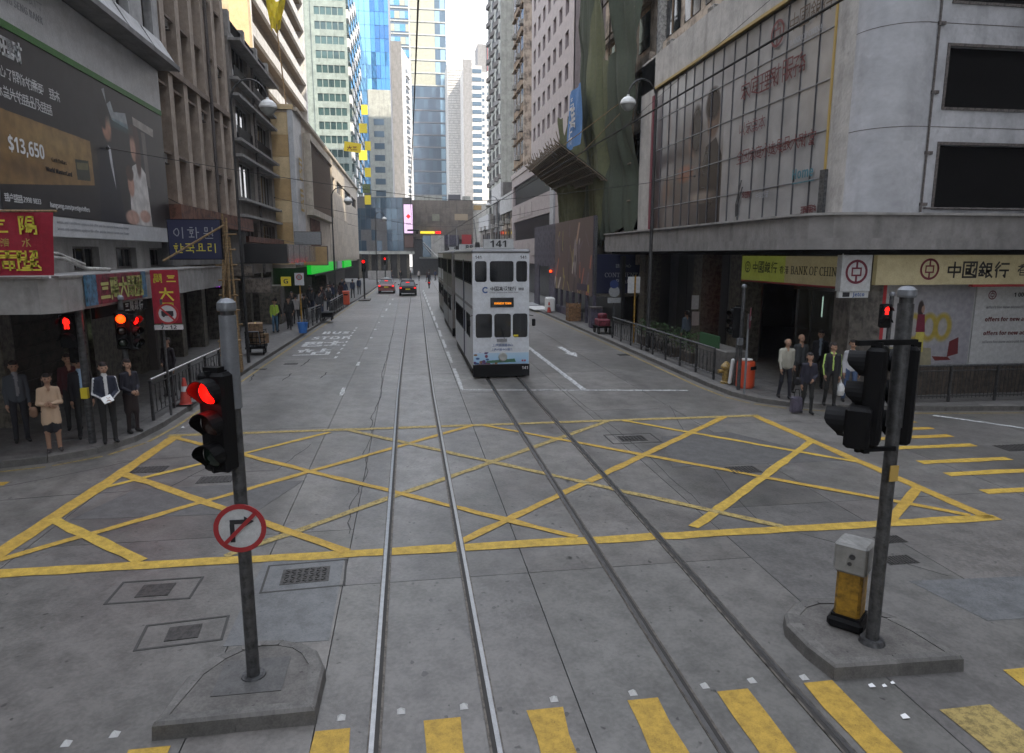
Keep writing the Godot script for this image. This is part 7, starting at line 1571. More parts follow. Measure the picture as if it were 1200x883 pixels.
func furniture_right():
	lamp_post("tall black street lamp with a white hood before the glass wall", Vector3(9.75, .13, -27.0), 10.3, Vector3(-1.15, 0, 0), "pole_dark", .085)
	lamp_post("far pale street lamp beside the pink podium", Vector3(9.75, .13, -75), 9.7, Vector3(-1.1, 0, .0), "galv_light")
	railing("long dark railing with ring motifs along the right kerb", Vector3(9.62, .13, -20.4), Vector3(9.62, .13, -31.6), 8, 1); railing("grey barred railing along the side street kerb under the bank posters", Vector3(13.1, .13, -16.3), Vector3(27, .13, -15.9), 10, 2)
	# signs
	var t := thing("road_sign", "pale round sign with a small plate seen from behind on the right kerb", "sign", Vector3(9.75, .13, -31.9)); pole(t, Vector3.ZERO, 2.7, .035, "galv", false); disc("disc_back", t, Vector3(0, 2.2, .04), .27, "sign_grey"); disc("blue_disc", t, Vector3(-.02, 2.55, .05), .2, "sign_blue"); bx("plate", t, Vector3(0, 1.78, .04), Vector3(.65, .25, .02), "sign_grey")
	t = thing("bus_stop_sign", "blank white rectangular stop flag on a yellow post", "sign", Vector3(9.95, .13, -29.4)); pole(t, Vector3.ZERO, 3.05, .04, "bollard_yellow", false); bx("flag_plate", t, Vector3(-.04, 2.62, -.05), Vector3(.56, .72, .02), "sign_white")
	t = thing("traffic_signal", "thin grey pole with black signal heads seen from the side", "traffic light", Vector3(9.75, .13, -19.3)); pole(t, Vector3(.06, 0, 0), 2.2, .04, "galv", false); signal_head(t, Vector3(.05, 1.95, .02), PI - .7, "", .95); signal_head(t, Vector3(-.12, 1.95, -.1), -1.2, "", .8)
	t = thing("sign_post", "tall plain grey post between the signal and the no entry sign", "post", Vector3(9.62, .13, -18.7)); pole(t, Vector3.ZERO, 3.05, .055, "galv"); bx("junction_box", t, Vector3(-.06, 1.45, .05), Vector3(.14, .2, .12), "galv_light")
	t = thing("road_sign", "faded round no entry sign turned edgewise on a grey post", "sign", Vector3(9.5, .13, -18.1)); pole(t, Vector3.ZERO, 2.3, .032, "galv_light", false); var yb := Basis(Vector3.UP, 1.02); disc("red_face", t, Vector3(.02, 2.18, .05), .30, "sign_faded", yb); bx("white_bar", t, Vector3(.034, 2.18, .058), Vector3(.46, .11, .012), "sign_grey", yb)
	# bin, hydrant, planter
	t = thing("litter_bin", "bright orange-red litter bin on the right corner pavement", "bin", Vector3(9.98, .13, -19.0), .5); var m := MB.new(); m.lathe([Vector2(0, 0), Vector2(.24, 0), Vector2(.27, .06), Vector2(.27, .72), Vector2(.25, .80), Vector2(0, .84)], 20); obj("body", m, "orange_bin", t); m = MB.new(); m.lathe([Vector2(.18, .835), Vector2(.19, .87), Vector2(0, .88)], 16); obj("ash_tray", m, "lamp_white", t); bx("slot", t, Vector3(0, .62, .262), Vector3(.26, .1, .03), "black")
	t = thing("fire_hydrant", "old golden fire hydrant beside the orange bin", "hydrant", Vector3(9.72, .13, -19.75)); m = MB.new(); m.lathe([Vector2(0, 0), Vector2(.16, 0), Vector2(.16, .05), Vector2(.11, .08), Vector2(.11, .45), Vector2(.17, .48), Vector2(.17, .54), Vector2(.12, .60), Vector2(.05, .68), Vector2(0, .69)], 16); obj("barrel", m, "gold", t)
	for s in [-1, 1]: m = MB.new(); m.cyl(Vector3(s * .1, .38, 0), Vector3(s * .24, .38, 0), .06, .055, 12); m.cyl(Vector3(s * .24, .38, 0), Vector3(s * .26, .38, 0), .07, .07, 6); obj("outlet", m, "gold", t)
	t = thing("parcel", "pale rolled bundle leaning by the hydrant", "parcel", Vector3(9.95, .13, -19.5)); m = MB.new(); m.bev(Vector3(0, .36, 0), Vector3(.3, .72, .25), .05, Basis(Vector3.BACK, .1)); obj("bundle", m, "sign_grey", t); m = MB.new(); m.bev(Vector3(-.2, .42, .05), Vector3(.12, .8, .12), .04, Basis(Vector3.BACK, -.1)); obj("roll", m, "lamp_white", t)
	t = thing("planter", "concrete planter with a green panel behind the right railing", "planter", Vector3(10.55, .13, -21.8)); m = MB.new(); m.bev(Vector3(0, .42, 0), Vector3(.8, .84, 2.2), .03); obj("trough", m, "kerb", t); bx("green_panel", t, Vector3(-.3, 1.0, -.4), Vector3(.06, .5, 1.5), "grass_box")
	for i in 4: plant(Vector3(10.4, .13, -24.0 - i * 1.7), i)
	t = thing("bicycle_stack", "dark bicycles parked against the right railing", "bicycle", Vector3(9.98, .13, -25.2))
	for i in 3:
		m = MB.new(); var z := -i * .95
		for w in [0.0, .55]:
			for k in 16: m.cyl(Vector3(.02, .33 + sin(TAU * k / 16) * .31, z - w + cos(TAU * k / 16) * .31), Vector3(.02, .33 + sin(TAU * (k + 1) / 16) * .31, z - w + cos(TAU * (k + 1) / 16) * .31), .016, .016, 5, false)
		m.tube([Vector3(.02, .33, z), Vector3(.02, .75, z - .15), Vector3(.02, .78, z - .45), Vector3(.02, .33, z - .3), Vector3(.02, .75, z - .15)], .016); m.cyl(Vector3(-.25, .98, z - .48), Vector3(.28, .98, z - .48), .013, .013, 6); m.cyl(Vector3(.02, .33, z - .55), Vector3(.02, .98, z - .48), .014, .014, 6); m.bev(Vector3(.02, .86, z - .12), Vector3(.12, .06, .24), .02); obj("bicycle_frame", m, "black" if i != 1 else "pipe", t)
	# works barriers by the hoarding
	t = thing("crate", "slatted brown wooden crate in front of the hoarding", "crate", Vector3(9.78, .13, -40.2))
	for i in 4:
		for s in [-1, 1]: bx("slat", t, Vector3(0, .12 + i * .27, s * .4), Vector3(.7, .2, .03), "crate"); bx("slat", t, Vector3(s * .36, .12 + i * .27, 0), Vector3(.03, .2, .78), "crate")
	for s in [-1, 1]:
		for r in [-1, 1]: bx("post", t, Vector3(s * .33, .55, r * .36), Vector3(.06, 1.1, .06), "crate")
	t = thing("water_barrier", "white plastic block barrier at the far end of the hoarding", "barrier", Vector3(9.75, .13, -47)); m = MB.new(); m.bev(Vector3(0, .5, 0), Vector3(.55, 1.0, 1.1), .08); obj("body", m, "lamp_white", t); cone("red traffic cone leaning by the white block barrier", Vector3(9.5, .13, -46.1))
	t = thing("road_plate", "pale steel plates laid over the far right pavement edge", "plate", Vector3(9.5, .13, -50)); bx("plate", t, Vector3(0, .03, 0), Vector3(1.3, .05, 3.4), "lamp_white"); bx("plate", t, Vector3(-.2, .03, -4), Vector3(1.6, .05, 3.6), "sign_grey")
	t = thing("litter_bin", "purple-grey square bin at the hoarding's near end", "bin", Vector3(10.05, .13, -36.2)); m = MB.new(); m.bev(Vector3(0, .55, 0), Vector3(.62, 1.1, .62), .04); obj("body", m, "hoard_purple", t); bx("lid", t, Vector3(0, 1.12, 0), Vector3(.66, .06, .66), "pipe")
	t = thing("street_trader_cart", "dark red loaded handcart standing on the right kerb", "cart", Vector3(9.7, .13, -33.6)); m = MB.new(); m.bev(Vector3(0, .56, 0), Vector3(.6, .36, .9), .05); m.bev(Vector3(.05, .86, -.2), Vector3(.4, .28, .4), .06, Basis(Vector3.UP, .5)); obj("load", m, "sign_faded", t); bx("deck", t, Vector3(0, .36, 0), Vector3(.72, .06, 1.1), "black")
	for q in [[-.3, .4], [.3, .4], [-.3, -.4], [.3, -.4]]: m = MB.new(); m.cyl(Vector3(q[0] - .03, .18, q[1]), Vector3(q[0] + .03, .18, q[1]), .18, .18, 12); obj("wheel", m, "tyre", t)
	for q in [[10.9, 1.9, -26.3, "white leaflet pinned on the right arcade column"], [10.9, 1.25, -26.2, "pink leaflet pinned under the white one"]]:
		t = thing("notice", q[3], "notice", Vector3(q[0] + .55, q[1], q[2])); bx("sheet", t, Vector3(0, .28, 0), Vector3(.3, .56, .01), "sign_white" if q[1] > 1.5 else "pink_tile_c"); bx("backing", t, Vector3(0, .28, -.015), Vector3(.34, .6, .015), "pipe")
	# scraps of litter by the islands
	for q in [[4.3, -5.35, .03, "white paper scrap by the corner of the right island"], [4.42, -5.33, .022, "second small paper scrap by the right island"], [4.53, -5.36, .02, "tiny paper scrap furthest right by the island"], [4.3, -4.9, .035, "white paper scrap lying on a yellow crossing bar"]]:
		t = thing("paper_scrap", q[3], "litter", Vector3(q[0], .012, q[1])); m = MB.new(); var e: float = q[2]
		m.flat(Vector3(-e, .003, e * .6), Vector3(e, .006, e * .7), Vector3(e * .8, .012, -e)); m.flat(Vector3(-e, .003, e * .6), Vector3(e * .8, .012, -e), Vector3(-e * .7, .004, -e * .8)); obj("sheet", m, "litter", t)
func plant(at: Vector3, seed: int):
	var t := thing("shrub", ["leafy shrub behind the right railing nearest the planter", "second leafy shrub behind the right railing", "third leafy shrub behind the right railing", "leafy shrub behind the right railing furthest away"][seed], "plant", at, 0, "shrubs behind the right railing"); var m := MB.new(); m.bev(Vector3(0, .2, 0), Vector3(.5, .4, 1.0), .03); obj("trough", m, "brown_wall", t)
	var rng := RandomNumberGenerator.new(); rng.seed = 40 + seed; m = MB.new(); var st := MB.new()
	for i in 9: st.cyl(Vector3(rng.randf_range(-.1, .1), .38, rng.randf_range(-.3, .3)), Vector3(rng.randf_range(-.25, .25), rng.randf_range(.7, 1.1), rng.randf_range(-.45, .45)), .012, .006, 5)
	for i in 220:
		var p := Vector3(rng.randf_range(-.28, .28), rng.randf_range(.4, 1.12), rng.randf_range(-.5, .5)); var a := Vector3(rng.randf_range(-1, 1), rng.randf_range(-.3, 1), rng.randf_range(-1, 1)).normalized() * rng.randf_range(.05, .1); var w := a.cross(Vector3(rng.randf(), 1, rng.randf())).normalized() * .025
		m.flat(p - w, p + a, p + w); m.flat(p - w, p + w, p - a * .2)
	obj("leaves", m, "leaf", t); obj("stems", st, "wood_dark", t)
func wire(label: String, pts: Array, r: float, sag := 0.0):
	var t := thing("overhead_wire", label, "wire", pts[0], 0, "overhead tram wires"); var path := []
	for i in pts.size() - 1:
		for k in 10:
			var u := k / 10.0; path.append(pts[i].lerp(pts[i + 1], u) - pts[0] + Vector3(0, -sag * 4.0 * u * (1 - u), 0))
	path.append(pts[-1] - pts[0]); var m := MB.new(); m.tube(path, r, 6); obj("cable", m, "wire", t)
	m = MB.new()
	for q in [path[0], path[-1]]: m.bev(q, Vector3(.08, .08, .08), .02)
	obj("clamp", m, "wire", t)
func wires():
	wire("tram wire running straight overhead above the left rails", [Vector3(.12, 5.9, 6), Vector3(.12, 5.85, -24), Vector3(.5, 5.85, -60), Vector3(1.1, 5.85, -110)], .008)
	wire("tram wire crossing the bank wall above the right rails", [Vector3(3.05, 5.86, 6), Vector3(3.03, 5.83, -24), Vector3(3.4, 5.8, -60), Vector3(4.0, 5.8, -110)], .012)
	wire("thin span wire from the advertisement across to the bank", [Vector3(-7.9, 6.9, -20.5), Vector3(.2, 6.05, -24), Vector3(3.1, 6.0, -25), Vector3(11.9, 7.3, -28)], .009, .06)
	wire("thin span wire from the grey ledge block to the pink podium", [Vector3(-8.2, 7.6, -46), Vector3(.5, 6.05, -48), Vector3(3.4, 6.0, -48.5), Vector3(11.6, 7.7, -49)], .012, .06)
	wire("thin span wire from the catch platform to the bank's band", [Vector3(9.6, 8.5, -44), Vector3(12, 12.4, -22)], .01)
	wire("fine cable along the finned building's face", [Vector3(-8.0, 6.0, -25), Vector3(-7.0, 5.2, -34), Vector3(-6.6, 4.8, -46)], .012, .15)
	wire("far span wire above the cars", [Vector3(-7.9, 7.8, -84), Vector3(.9, 6.1, -86), Vector3(13.5, 8.2, -88)], .014, .08)
	# curve-pull fitting hanging on the tram wire
	var t := thing("wire_fitting", "dark tram wire fitting hanging at the middle of the street", "wire fitting", Vector3(.45, 5.86, -55)); var m := MB.new(); m.bev(Vector3(0, .08, 0), Vector3(.9, .14, .14), .04); m.bev(Vector3(.3, -.05, 0), Vector3(.14, .3, .1), .03); obj("casting", m, "wire", t)
# ---------------------------------------------------------------- people (smooth-joined tapered bones, meshed as surface nets)
var head_mb := {}
var hand_mb: MB
func nets(bones: Array, cell: float, k: float) -> MB:
	# bone: [a, ra, b, rb, colour id]
	var mn := Vector3.INF; var mx := -Vector3.INF
	for q in bones:
		var r: float = maxf(q[1], q[3]) + cell * 3.0
		mn = mn.min(q[0] - Vector3.ONE * r).min(q[2] - Vector3.ONE * r); mx = mx.max(q[0] + Vector3.ONE * r).max(q[2] + Vector3.ONE * r)
	var nx := int((mx.x - mn.x) / cell) + 2; var ny := int((mx.y - mn.y) / cell) + 2; var nz := int((mx.z - mn.z) / cell) + 2
	var tot := nx * ny * nz
	var f := PackedFloat32Array(); f.resize(tot); f.fill(1.0)
	var best := PackedFloat32Array(); best.resize(tot); best.fill(1.0)
	var id := PackedByteArray(); id.resize(tot)
	for q in bones:
		var a: Vector3 = q[0]; var b: Vector3 = q[2]; var ra: float = q[1]; var rb: float = q[3]; var ba := b - a; var l2 := maxf(ba.length_squared(), 1e-8)
		var r := maxf(ra, rb) + cell * 2.2
		var lo := (a.min(b) - Vector3.ONE * r - mn) / cell; var hi := (a.max(b) + Vector3.ONE * r - mn) / cell
		var c: int = q[4]
		for z in range(maxi(0, int(lo.z)), mini(nz, int(hi.z) + 2)):
			for y in range(maxi(0, int(lo.y)), mini(ny, int(hi.y) + 2)):
				var i := (z * ny + y) * nx + maxi(0, int(lo.x))
				var p := mn + Vector3(maxi(0, int(lo.x)), y, z) * cell
				for x in range(maxi(0, int(lo.x)), mini(nx, int(hi.x) + 2)):
					var h := clampf((p - a).dot(ba) / l2, 0.0, 1.0)
					var d := p.distance_to(a + ba * h) - lerpf(ra, rb, h)
					if d < best[i]: best[i] = d; id[i] = c
					var o := f[i]; var e := k - absf(o - d)
					f[i] = minf(o, d) - (e * e * .25 / k if e > 0.0 and o < 1.0 else 0.0)
					i += 1; p.x += cell
	var vid := {}; var V := PackedVector3Array(); var N := PackedVector3Array(); var C := PackedByteArray()
	var sx := 1; var sy := nx; var sz := nx * ny; var band := cell * 1.9
	var off := [0, sx, sy, sx + sy, sz, sz + sx, sz + sy, sz + sx + sy]
	for z in nz - 1:
		for y in ny - 1:
			var i := (z * ny + y) * nx
			for x in nx - 1:
				if absf(f[i]) < band:
					var neg := 0
					for o in off:
						if f[i + o] < 0.0: neg += 1
					if neg > 0 and neg < 8:
						var s := Vector3.ZERO; var w := 0
						for e in [[0, 1], [2, 3], [4, 5], [6, 7], [0, 2], [1, 3], [4, 6], [5, 7], [0, 4], [1, 5], [2, 6], [3, 7]]:
							var u: float = f[i + off[e[0]]]; var v: float = f[i + off[e[1]]]
							if (u < 0.0) != (v < 0.0):
								var t := u / (u - v); var A := Vector3(e[0] & 1, (e[0] >> 1) & 1, (e[0] >> 2) & 1); var B := Vector3(e[1] & 1, (e[1] >> 1) & 1, (e[1] >> 2) & 1)
								s += A.lerp(B, t); w += 1
						vid[i] = V.size(); V.append(mn + (Vector3(x, y, z) + s / w) * cell); C.append(id[i])
						N.append(Vector3(f[i + 1] - f[i] + f[i + sx + sy] - f[i + sy], f[i + sy] - f[i] + f[i + sx + sy] - f[i + sx], f[i + sz] - f[i] + f[i + sz + sx] - f[i + sx]).normalized())
				i += 1
	var m := MB.new()
	for i in vid:
		for ax in 3:
			var d: int = [sx, sy, sz][ax]; var p: int = [sy, sz, sx][ax]; var q: int = [sz, sx, sy][ax]
			if (f[i] < 0.0) == (f[i + d] < 0.0): continue
			if not (vid.has(i - p) and vid.has(i - q) and vid.has(i - p - q)): continue
			var quad := [vid[i], vid[i - p], vid[i - p - q], vid[i - q]]
			if f[i] < 0.0: quad.reverse()
			for t in [[0, 1, 2], [0, 2, 3]]:
				for j in t:
					var g: int = quad[j]; m.v.append(V[g]); m.n.append(N[g]); m.uv.append(Vector2.ZERO); m.c.append(Color(C[g] / 100.0, 0, 0))
	return m
# colour ids: 1 skin 2 hair 3 top 4 trousers 5 shoes 6 accent 7 shirt 8 eye 9 lips
func prep_people():
	var v := func(x, y, z): return Vector3(x, y, z)
	for kind in ["short", "long", "bald"]:
		var b := [[v.call(0, .0, -.005), .052, v.call(0, .09, -.005), .05, 1], [v.call(0, .19, -.012), .083, v.call(0, .17, .012), .078, 1], [v.call(0, .12, .045), .05, v.call(0, .10, .05), .042, 1], [v.call(-.03, .12, .04), .04, v.call(.03, .12, .04), .04, 1],
			[v.call(0, .165, .092), .008, v.call(0, .138, .106), .013, 1], [v.call(-.034, .172, .078), .011, v.call(-.030, .172, .079), .011, 8], [v.call(.034, .172, .078), .011, v.call(.030, .172, .079), .011, 8], [v.call(-.018, .108, .088), .007, v.call(.018, .108, .088), .007, 9], [v.call(-.084, .165, -.01), .016, v.call(-.086, .135, -.005), .011, 1], [v.call(.084, .165, -.01), .016, v.call(.086, .135, -.005), .011, 1]]
		if kind != "bald": b.append([v.call(0, .215, -.025), .085, v.call(0, .225, .015), .07, 2])
		b.append([v.call(-.03, .18, -.045), .07 if kind != "bald" else .06, v.call(.03, .16, -.045), .068 if kind != "bald" else .06, 2])
		if kind == "long":
			for s in [-1, 1]: b.append([v.call(s * .06, .18, -.03), .045, v.call(s * .07, .03, -.03), .03, 2])
			b.append([v.call(0, .15, -.06), .065, v.call(0, .0, -.06), .045, 2])
		head_mb[kind] = nets(b, .0075, .012)
	var hb := [[v.call(0, .0, 0), .026, v.call(0, -.06, 0), .034, 1], [v.call(0, -.05, .018), .024, v.call(0, -.08, .026), .02, 1], [v.call(0, -.05, -.018), .024, v.call(0, -.08, -.026), .018, 1]]
	for i in 4:
		var z := .030 - i * .020; var L: float = [.075, .085, .08, .062][i]; var c: Vector3 = v.call(.004, -.085 - .35 * L, z * 1.1)
		hb.append([v.call(0, -.075, z), .010, c, .0095, 1]); hb.append([c, .0095, v.call(-.022, -.085 - L, z * 1.1), .008, 1])
	hb.append([v.call(0, -.02, .026), .012, v.call(-.012, -.05, .052), .011, 1]); hb.append([v.call(-.012, -.05, .052), .0105, v.call(-.022, -.082, .05), .009, 1])
	hand_mb = nets(hb, .006, .006)
func person(label: String, at: Vector3, turn: float, h: float, o: Dictionary, group := "") -> Node3D:
	var t := thing("person", label, "person", at, turn, group); var s := h / 1.72
	var top: int = 3; var stride: float = o.get("stride", .0); var lean: float = o.get("lean", 0.0); var fat: float = o.get("fat", 1.0)
	var b := []
	var V := func(x, y, z): return Vector3(x, y, z) * s
	# torso: two parallel columns give it width, plus chest and belly
	for sg in [-1, 1]:
		b.append([V.call(sg * .065, .93, 0), .088 * s * fat, V.call(sg * .065, 1.15, lean * .4), .08 * s * fat, top]); b.append([V.call(sg * .065, 1.15, lean * .4), .08 * s * fat, V.call(sg * .08, 1.33, lean), .075 * s * fat, top]); b.append([V.call(sg * .05, 1.40, lean), .058 * s, V.call(sg * .145, 1.385, lean), .05 * s, top])
	if o.get("open", false): b.append([V.call(0, 1.02, .078 * fat), .024 * s, V.call(0, 1.39, lean + .045), .03 * s, 7])
	b.append([V.call(0, 1.40, lean), .062 * s, V.call(0, 1.49, lean + .005), .05 * s, 7 if o.get("open", false) else 1])
	for sg in [-1, 1]:
		var st: float = stride * sg
		var hip: Vector3 = V.call(sg * .09, .90, 0); var knee: Vector3 = V.call(sg * .095, .49, st * .55 + .03); var ank: Vector3 = V.call(sg * .10, .085, st - (.05 if st < 0 else 0.0)); var leg := 4
		b.append([hip, .08 * s, knee, .056 * s, leg]); b.append([knee, .056 * s, ank, .042 * s, leg if not o.get("bare", false) else 1]); b.append([ank + V.call(0, -.035, -.03), .042 * s, ank + V.call(sg * .02, -.05, .13), .034 * s, 5])
	if o.has("coat"):
		for sg in [-1, 1]: b.append([V.call(sg * .065, 1.0, 0), .092 * s, V.call(sg * .085, o.coat, 0), .105 * s, top])
	if o.has("skirt"):
		for sg in [-1, 1]: b.append([V.call(sg * .055, .9, 0), .085 * s, V.call(sg * .07, o.skirt, 0), .095 * s, 4])
	var wr := []
	for sg in [-1, 1]:
		var sh: Vector3 = V.call(sg * .16, 1.375, lean); var arm: String = o.get("armL" if sg < 0 else "armR", "down"); var el: Vector3; var w: Vector3
		match arm:
			"down": el = V.call(sg * .195, 1.09, lean * .5 - .02); w = V.call(sg * .195, .84, .05)
			"fold": el = V.call(sg * .205, 1.09, .02); w = V.call(sg * .03, 1.07 + sg * .02, .16)
			"front": el = V.call(sg * .205, 1.09, .0); w = V.call(sg * .07, .99, .18)
			"up": el = V.call(sg * .25, 1.12, .06); w = V.call(sg * .10, 1.24, .24)
			"swing": el = V.call(sg * .20, 1.10, -stride * sg * .6); w = V.call(sg * .195, .88, .04 - stride * sg * .9)
		b.append([sh, .052 * s * o.get("sleeve", 1.0), el, .044 * s * o.get("sleeve", 1.0), top]); b.append([el, .044 * s * o.get("sleeve", 1.0), w, .033 * s, top]); wr.append([w, (w - el).normalized(), sg])
		if o.get("stripe", false): b.append([sh + V.call(sg * .036, .022, .012), .022 * s, el + V.call(sg * .034, 0, .008), .017 * s, 6]); b.append([el + V.call(sg * .034, 0, .01), .017 * s, w + V.call(sg * .024, 0, .012), .014 * s, 6])
	if o.get("collar", false): b.append([V.call(-.04, 1.44, lean + .02), .034 * s, V.call(.04, 1.44, lean + .02), .034 * s, 6])
	if o.get("zip", false): b.append([V.call(0, 1.0, .088 * fat), .012 * s, V.call(0, 1.36, .072 + lean), .012 * s, 6])
	if o.get("bag", false):
		b.append([V.call(-.30, .98, .05), .07 * s, V.call(-.30, .88, .0), .08 * s, 6])
	var cell: float = o.get("cell", .0155)
	var body := nets(b, cell, .035 * s)
	var K: Dictionary = o.col; var m := MB.new()
	var rc := {1: K.get("skin", Color(.30, .18, .12)), 2: K.get("hair", Color(.012, .010, .009)), 3: K.top, 4: K.get("legs", Color(.012, .012, .015)), 5: K.get("shoes", Color(.01, .01, .01)), 6: K.get("accent", K.top), 7: K.get("shirt", K.top), 8: Color(.02, .015, .012), 9: Color(.2, .07, .06)}
	m.append(body, Transform3D(), rc)
	m.append(head_mb[o.get("hair", "short")], Transform3D(Basis(Vector3.UP, o.get("look", 0.0)) * Basis(Vector3.RIGHT, o.get("nod", 0.0)) * Basis().scaled(Vector3.ONE * s * .98), V.call(0, 1.455, lean + .0)), rc)
	for q in wr:
		var y: Vector3 = -q[1]; var x: Vector3 = Vector3(q[2], 0, 0); x = (x - y * x.dot(y)).normalized(); var z := x.cross(y).normalized() * signf(1.0)
		if q[2] < 0: z = -z
		if z.z < 0: z = -z
		m.append(hand_mb, Transform3D(Basis(x, y, z).scaled_local(Vector3.ONE * s), q[0]), rc)
	obj("body", m, "people", t)
	return t
func people():
	prep_people()
	var C := func(r, g, b): return Color(r, g, b)
	var blk: Color = C.call(.010, .010, .013)
	# left corner
	person("man in dark tracksuit top with white sleeve stripes holding papers", Vector3(-6.4, .13, -15.25), .55, 1.72, {"col": {"top": C.call(.012, .016, .035), "accent": C.call(.55, .56, .58), "shirt": C.call(.5, .5, .5)}, "stripe": true, "open": true, "armL": "front", "armR": "front", "cell": .0125})
	person("woman in beige trench coat and black skirt with folded arms", Vector3(-7.25, .13, -14.72), .5, 1.6, {"col": {"top": C.call(.46, .33, .23), "accent": C.call(.22, .13, .09), "legs": blk, "shoes": C.call(.05, .04, .04)}, "coat": .68, "skirt": .5, "bare": true, "hair": "long", "armL": "fold", "armR": "fold", "bag": true, "cell": .0125})
	person("man in black suit and light blue shirt at the left corner", Vector3(-7.1, .13, -15.75), .55, 1.76, {"col": {"top": blk, "shirt": C.call(.26, .38, .52)}, "open": true, "fat": 1.06})
	person("man in grey jumper standing leftmost on the corner", Vector3(-8.3, .13, -15.6), .6, 1.74, {"col": {"top": C.call(.05, .055, .07), "legs": blk, "shirt": C.call(.2, .2, .22)}, "open": true, "fat": 1.08})
	person("person in dark maroon top behind the woman in beige", Vector3(-7.7, .13, -16.6), .5, 1.74, {"col": {"top": C.call(.05, .010, .014)}})
	person("person in dark dress half hidden behind the striped tracksuit man", Vector3(-6.25, .13, -16.1), .9, 1.66, {"col": {"top": C.call(.012, .013, .02), "legs": C.call(.02, .012, .015)}, "skirt": .55, "hair": "long", "armL": "front", "armR": "front"})
	person("person in dark jacket and pale bag strap by the left railing", Vector3(-6.75, .13, -20.2), -.4, 1.66, {"col": {"top": C.call(.02, .018, .02), "accent": C.call(.35, .4, .45)}, "zip": true, "armL": "front"})
	# right corner
	person("balding man in pale beige jacket walking on the right corner", Vector3(10.3, .13, -17.35), -.15, 1.68, {"col": {"top": C.call(.34, .33, .28), "legs": C.call(.018, .018, .024), "hair": C.call(.2, .17, .14)}, "hair": "bald", "stride": .12, "fat": 1.15, "sleeve": 1.2, "armL": "swing", "armR": "swing", "nod": .25, "cell": .0125})
	person("woman in black coat stepping off the right kerb with a bag", Vector3(10.15, .02, -16.0), -.25, 1.58, {"col": {"top": C.call(.014, .015, .026), "accent": C.call(.01, .01, .012)}, "hair": "long", "stride": .08, "fat": 1.08, "armR": "front", "bag": true, "cell": .0125})
	person("man in black jacket with lime green stripes looking aside", Vector3(10.95, .13, -16.25), -.3, 1.68, {"col": {"top": blk, "accent": C.call(.40, .56, .14)}, "stripe": true, "zip": true, "collar": true, "look": .7, "stride": .07, "armL": "swing", "cell": .0125})
	person("man in dark grey jacket behind the balding man", Vector3(11.05, .13, -17.9), -.1, 1.72, {"col": {"top": C.call(.035, .036, .04), "hair": C.call(.03, .025, .02)}, "hair": "bald", "stride": .1})
	person("person in white shirt and jeans partly hidden by the signal head", Vector3(11.75, .13, -16.6), -.3, 1.7, {"col": {"top": C.call(.40, .41, .44), "legs": C.call(.05, .08, .16)}, "stride": .1})
	person("person dressed in black standing in the bank doorway", Vector3(12.1, .13, -18.6), -.6, 1.72, {"col": {"top": blk, "shirt": C.call(.2, .24, .3)}, "open": true})
	person("man in blue-grey shirt walking away behind the right railing", Vector3(11.2, .13, -26.5), PI + .3, 1.7, {"col": {"top": C.call(.09, .12, .16), "legs": blk}, "stride": .1})
	person("rider on the distant motorcycle in dark jacket", Vector3(2.45, .35, -84.4), PI, 1.6, {"col": {"top": C.call(.03, .03, .04), "hair": C.call(.2, .2, .2)}, "armL": "front", "armR": "front", "cell": .03})
	# carried things
	var t := thing("plastic_bag", "white plastic bag carried by the lime striped man", "bag", Vector3(11.17, .42, -16.15)); var m := MB.new(); m.lathe([Vector2(0, 0), Vector2(.09, .02), Vector2(.12, .14), Vector2(.09, .28), Vector2(.03, .36), Vector2(.015, .44)], 10); obj("bag", m, "sign_white", t)
	t = thing("paper_sheaf", "white sheaf of papers held by the tracksuit man", "papers", Vector3(-6.28, 1.12, -15.02), .55); bx("sheets", t, Vector3.ZERO, Vector3(.2, .16, .02), "lamp_white", Basis(Vector3.RIGHT, -.7) * Basis(Vector3.BACK, .35)); bx("cover", t, Vector3(0, -.008, -.012), Vector3(.2, .16, .004), "sign_grey", Basis(Vector3.RIGHT, -.7) * Basis(Vector3.BACK, .35))
	t = thing("patterned_bag", "black and white patterned shopping bag beside the woman in black", "bag", Vector3(9.92, .02, -16.1)); m = MB.new(); m.bev(Vector3(0, .22, 0), Vector3(.3, .42, .16), .03); obj("bag", m, "hoard_purple", t); m = MB.new(); m.tube([Vector3(-.08, .42, 0), Vector3(-.05, .62, 0), Vector3(.05, .62, 0), Vector3(.08, .42, 0)], .01); obj("handle", m, "black", t)
	# crowd further down the pavements: a few figures, repeated
	var protos := []
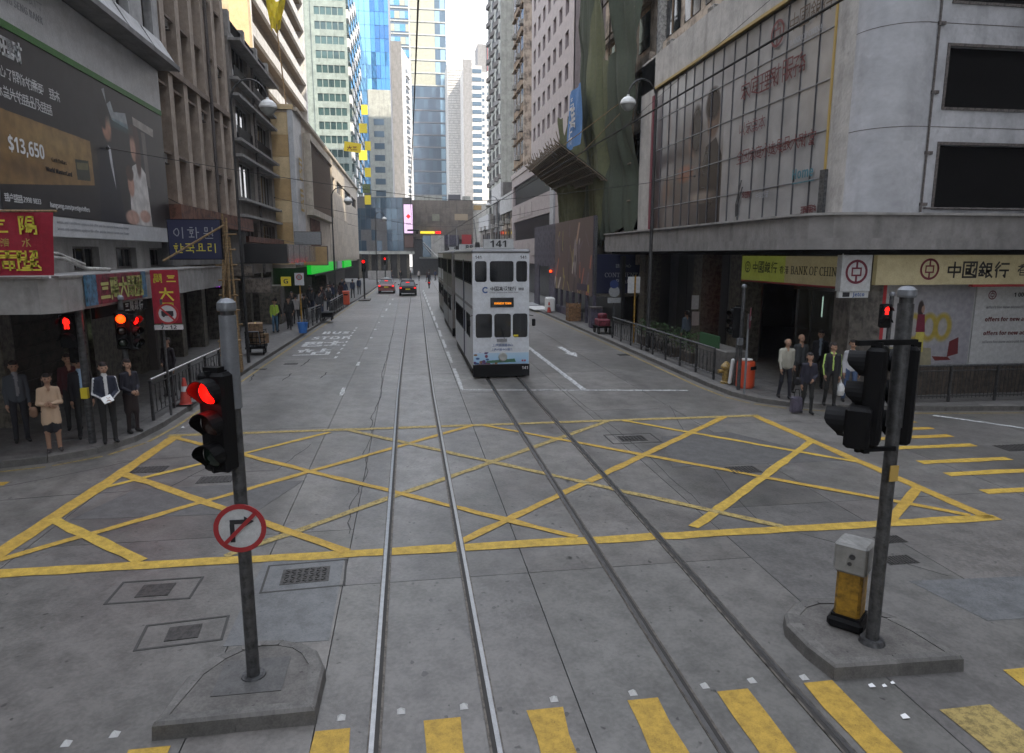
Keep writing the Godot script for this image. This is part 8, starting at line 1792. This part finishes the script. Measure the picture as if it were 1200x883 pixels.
	var cols := [[C.call(.012, .012, .014), C.call(.012, .012, .014)], [C.call(.03, .03, .035), C.call(.02, .025, .05)], [C.call(.30, .28, .27), C.call(.02, .02, .025)], [C.call(.05, .02, .02), C.call(.015, .015, .02)], [C.call(.02, .03, .06), C.call(.012, .012, .014)]]
	var desc := ["dark-clothed", "charcoal-jacketed", "pale-topped", "brown-coated", "navy-clad"]
	var spots := [[[-6.4, -37.9], [-6.6, -39.5], [-6.1, -41.6], [-7.1, -43.5], [-6.9, -37.2]], [[-5.8, -46.6], [-6.5, -48], [-5.7, -50.5], [-7.2, -52], [-5.6, -44.4]], [[-6.45, -40.7], [-6.1, -54.0], [-6.9, -45.8]], [[-6.3, -51.4], [-5.6, -58.3], [-6.6, -60]], [[-5.5, -61.2], [-5.1, -64.5], [-6.2, -66.4], [-4.9, -69.9], [-5.9, -56.2]]]
	for i in 5:
		var grp: String = desc[i] + " people on the far left pavement"
		for k in spots[i].size():
			var q: Array = spots[i][k]; var at := Vector3(q[0], .13, q[1]); var tn := (PI if (k + i) % 3 else 0.0) + .4 * sin(k * 3.0 + i)
			var lb: String = "small %s pedestrian among the people on the far left pavement" % desc[i]
			if k == 0: protos.append(person(lb, at, tn, 1.7, {"col": {"top": cols[i][0], "legs": cols[i][1]}, "stride": .14, "armL": "swing", "armR": "swing", "cell": .024, "hair": "long" if i == 3 else "short", "coat": .75 if i == 3 else .9}, grp))
			else: copy(protos[i], at, tn, lb, grp)
	person("street cleaner in yellow vest and blue trousers on the left pavement", Vector3(-6.85, .13, -36.4), .5, 1.68, {"col": {"top": C.call(.30, .42, .05), "legs": C.call(.06, .14, .22)}, "armR": "front", "cell": .022})
	var far := [[-1.2, -106], [.3, -104], [1.6, -108], [2.8, -105], [4.2, -110], [5.5, -107], [-2.6, -109], [6.8, -112], [3.4, -114], [8.0, -109]]
	for i in far.size(): copy(protos[i % 5], Vector3(far[i][0], 0, far[i][1]), i * 1.3, "tiny %s figure crossing at the far end of the street" % desc[i % 5], desc[i % 5] + " figures crossing at the far end")
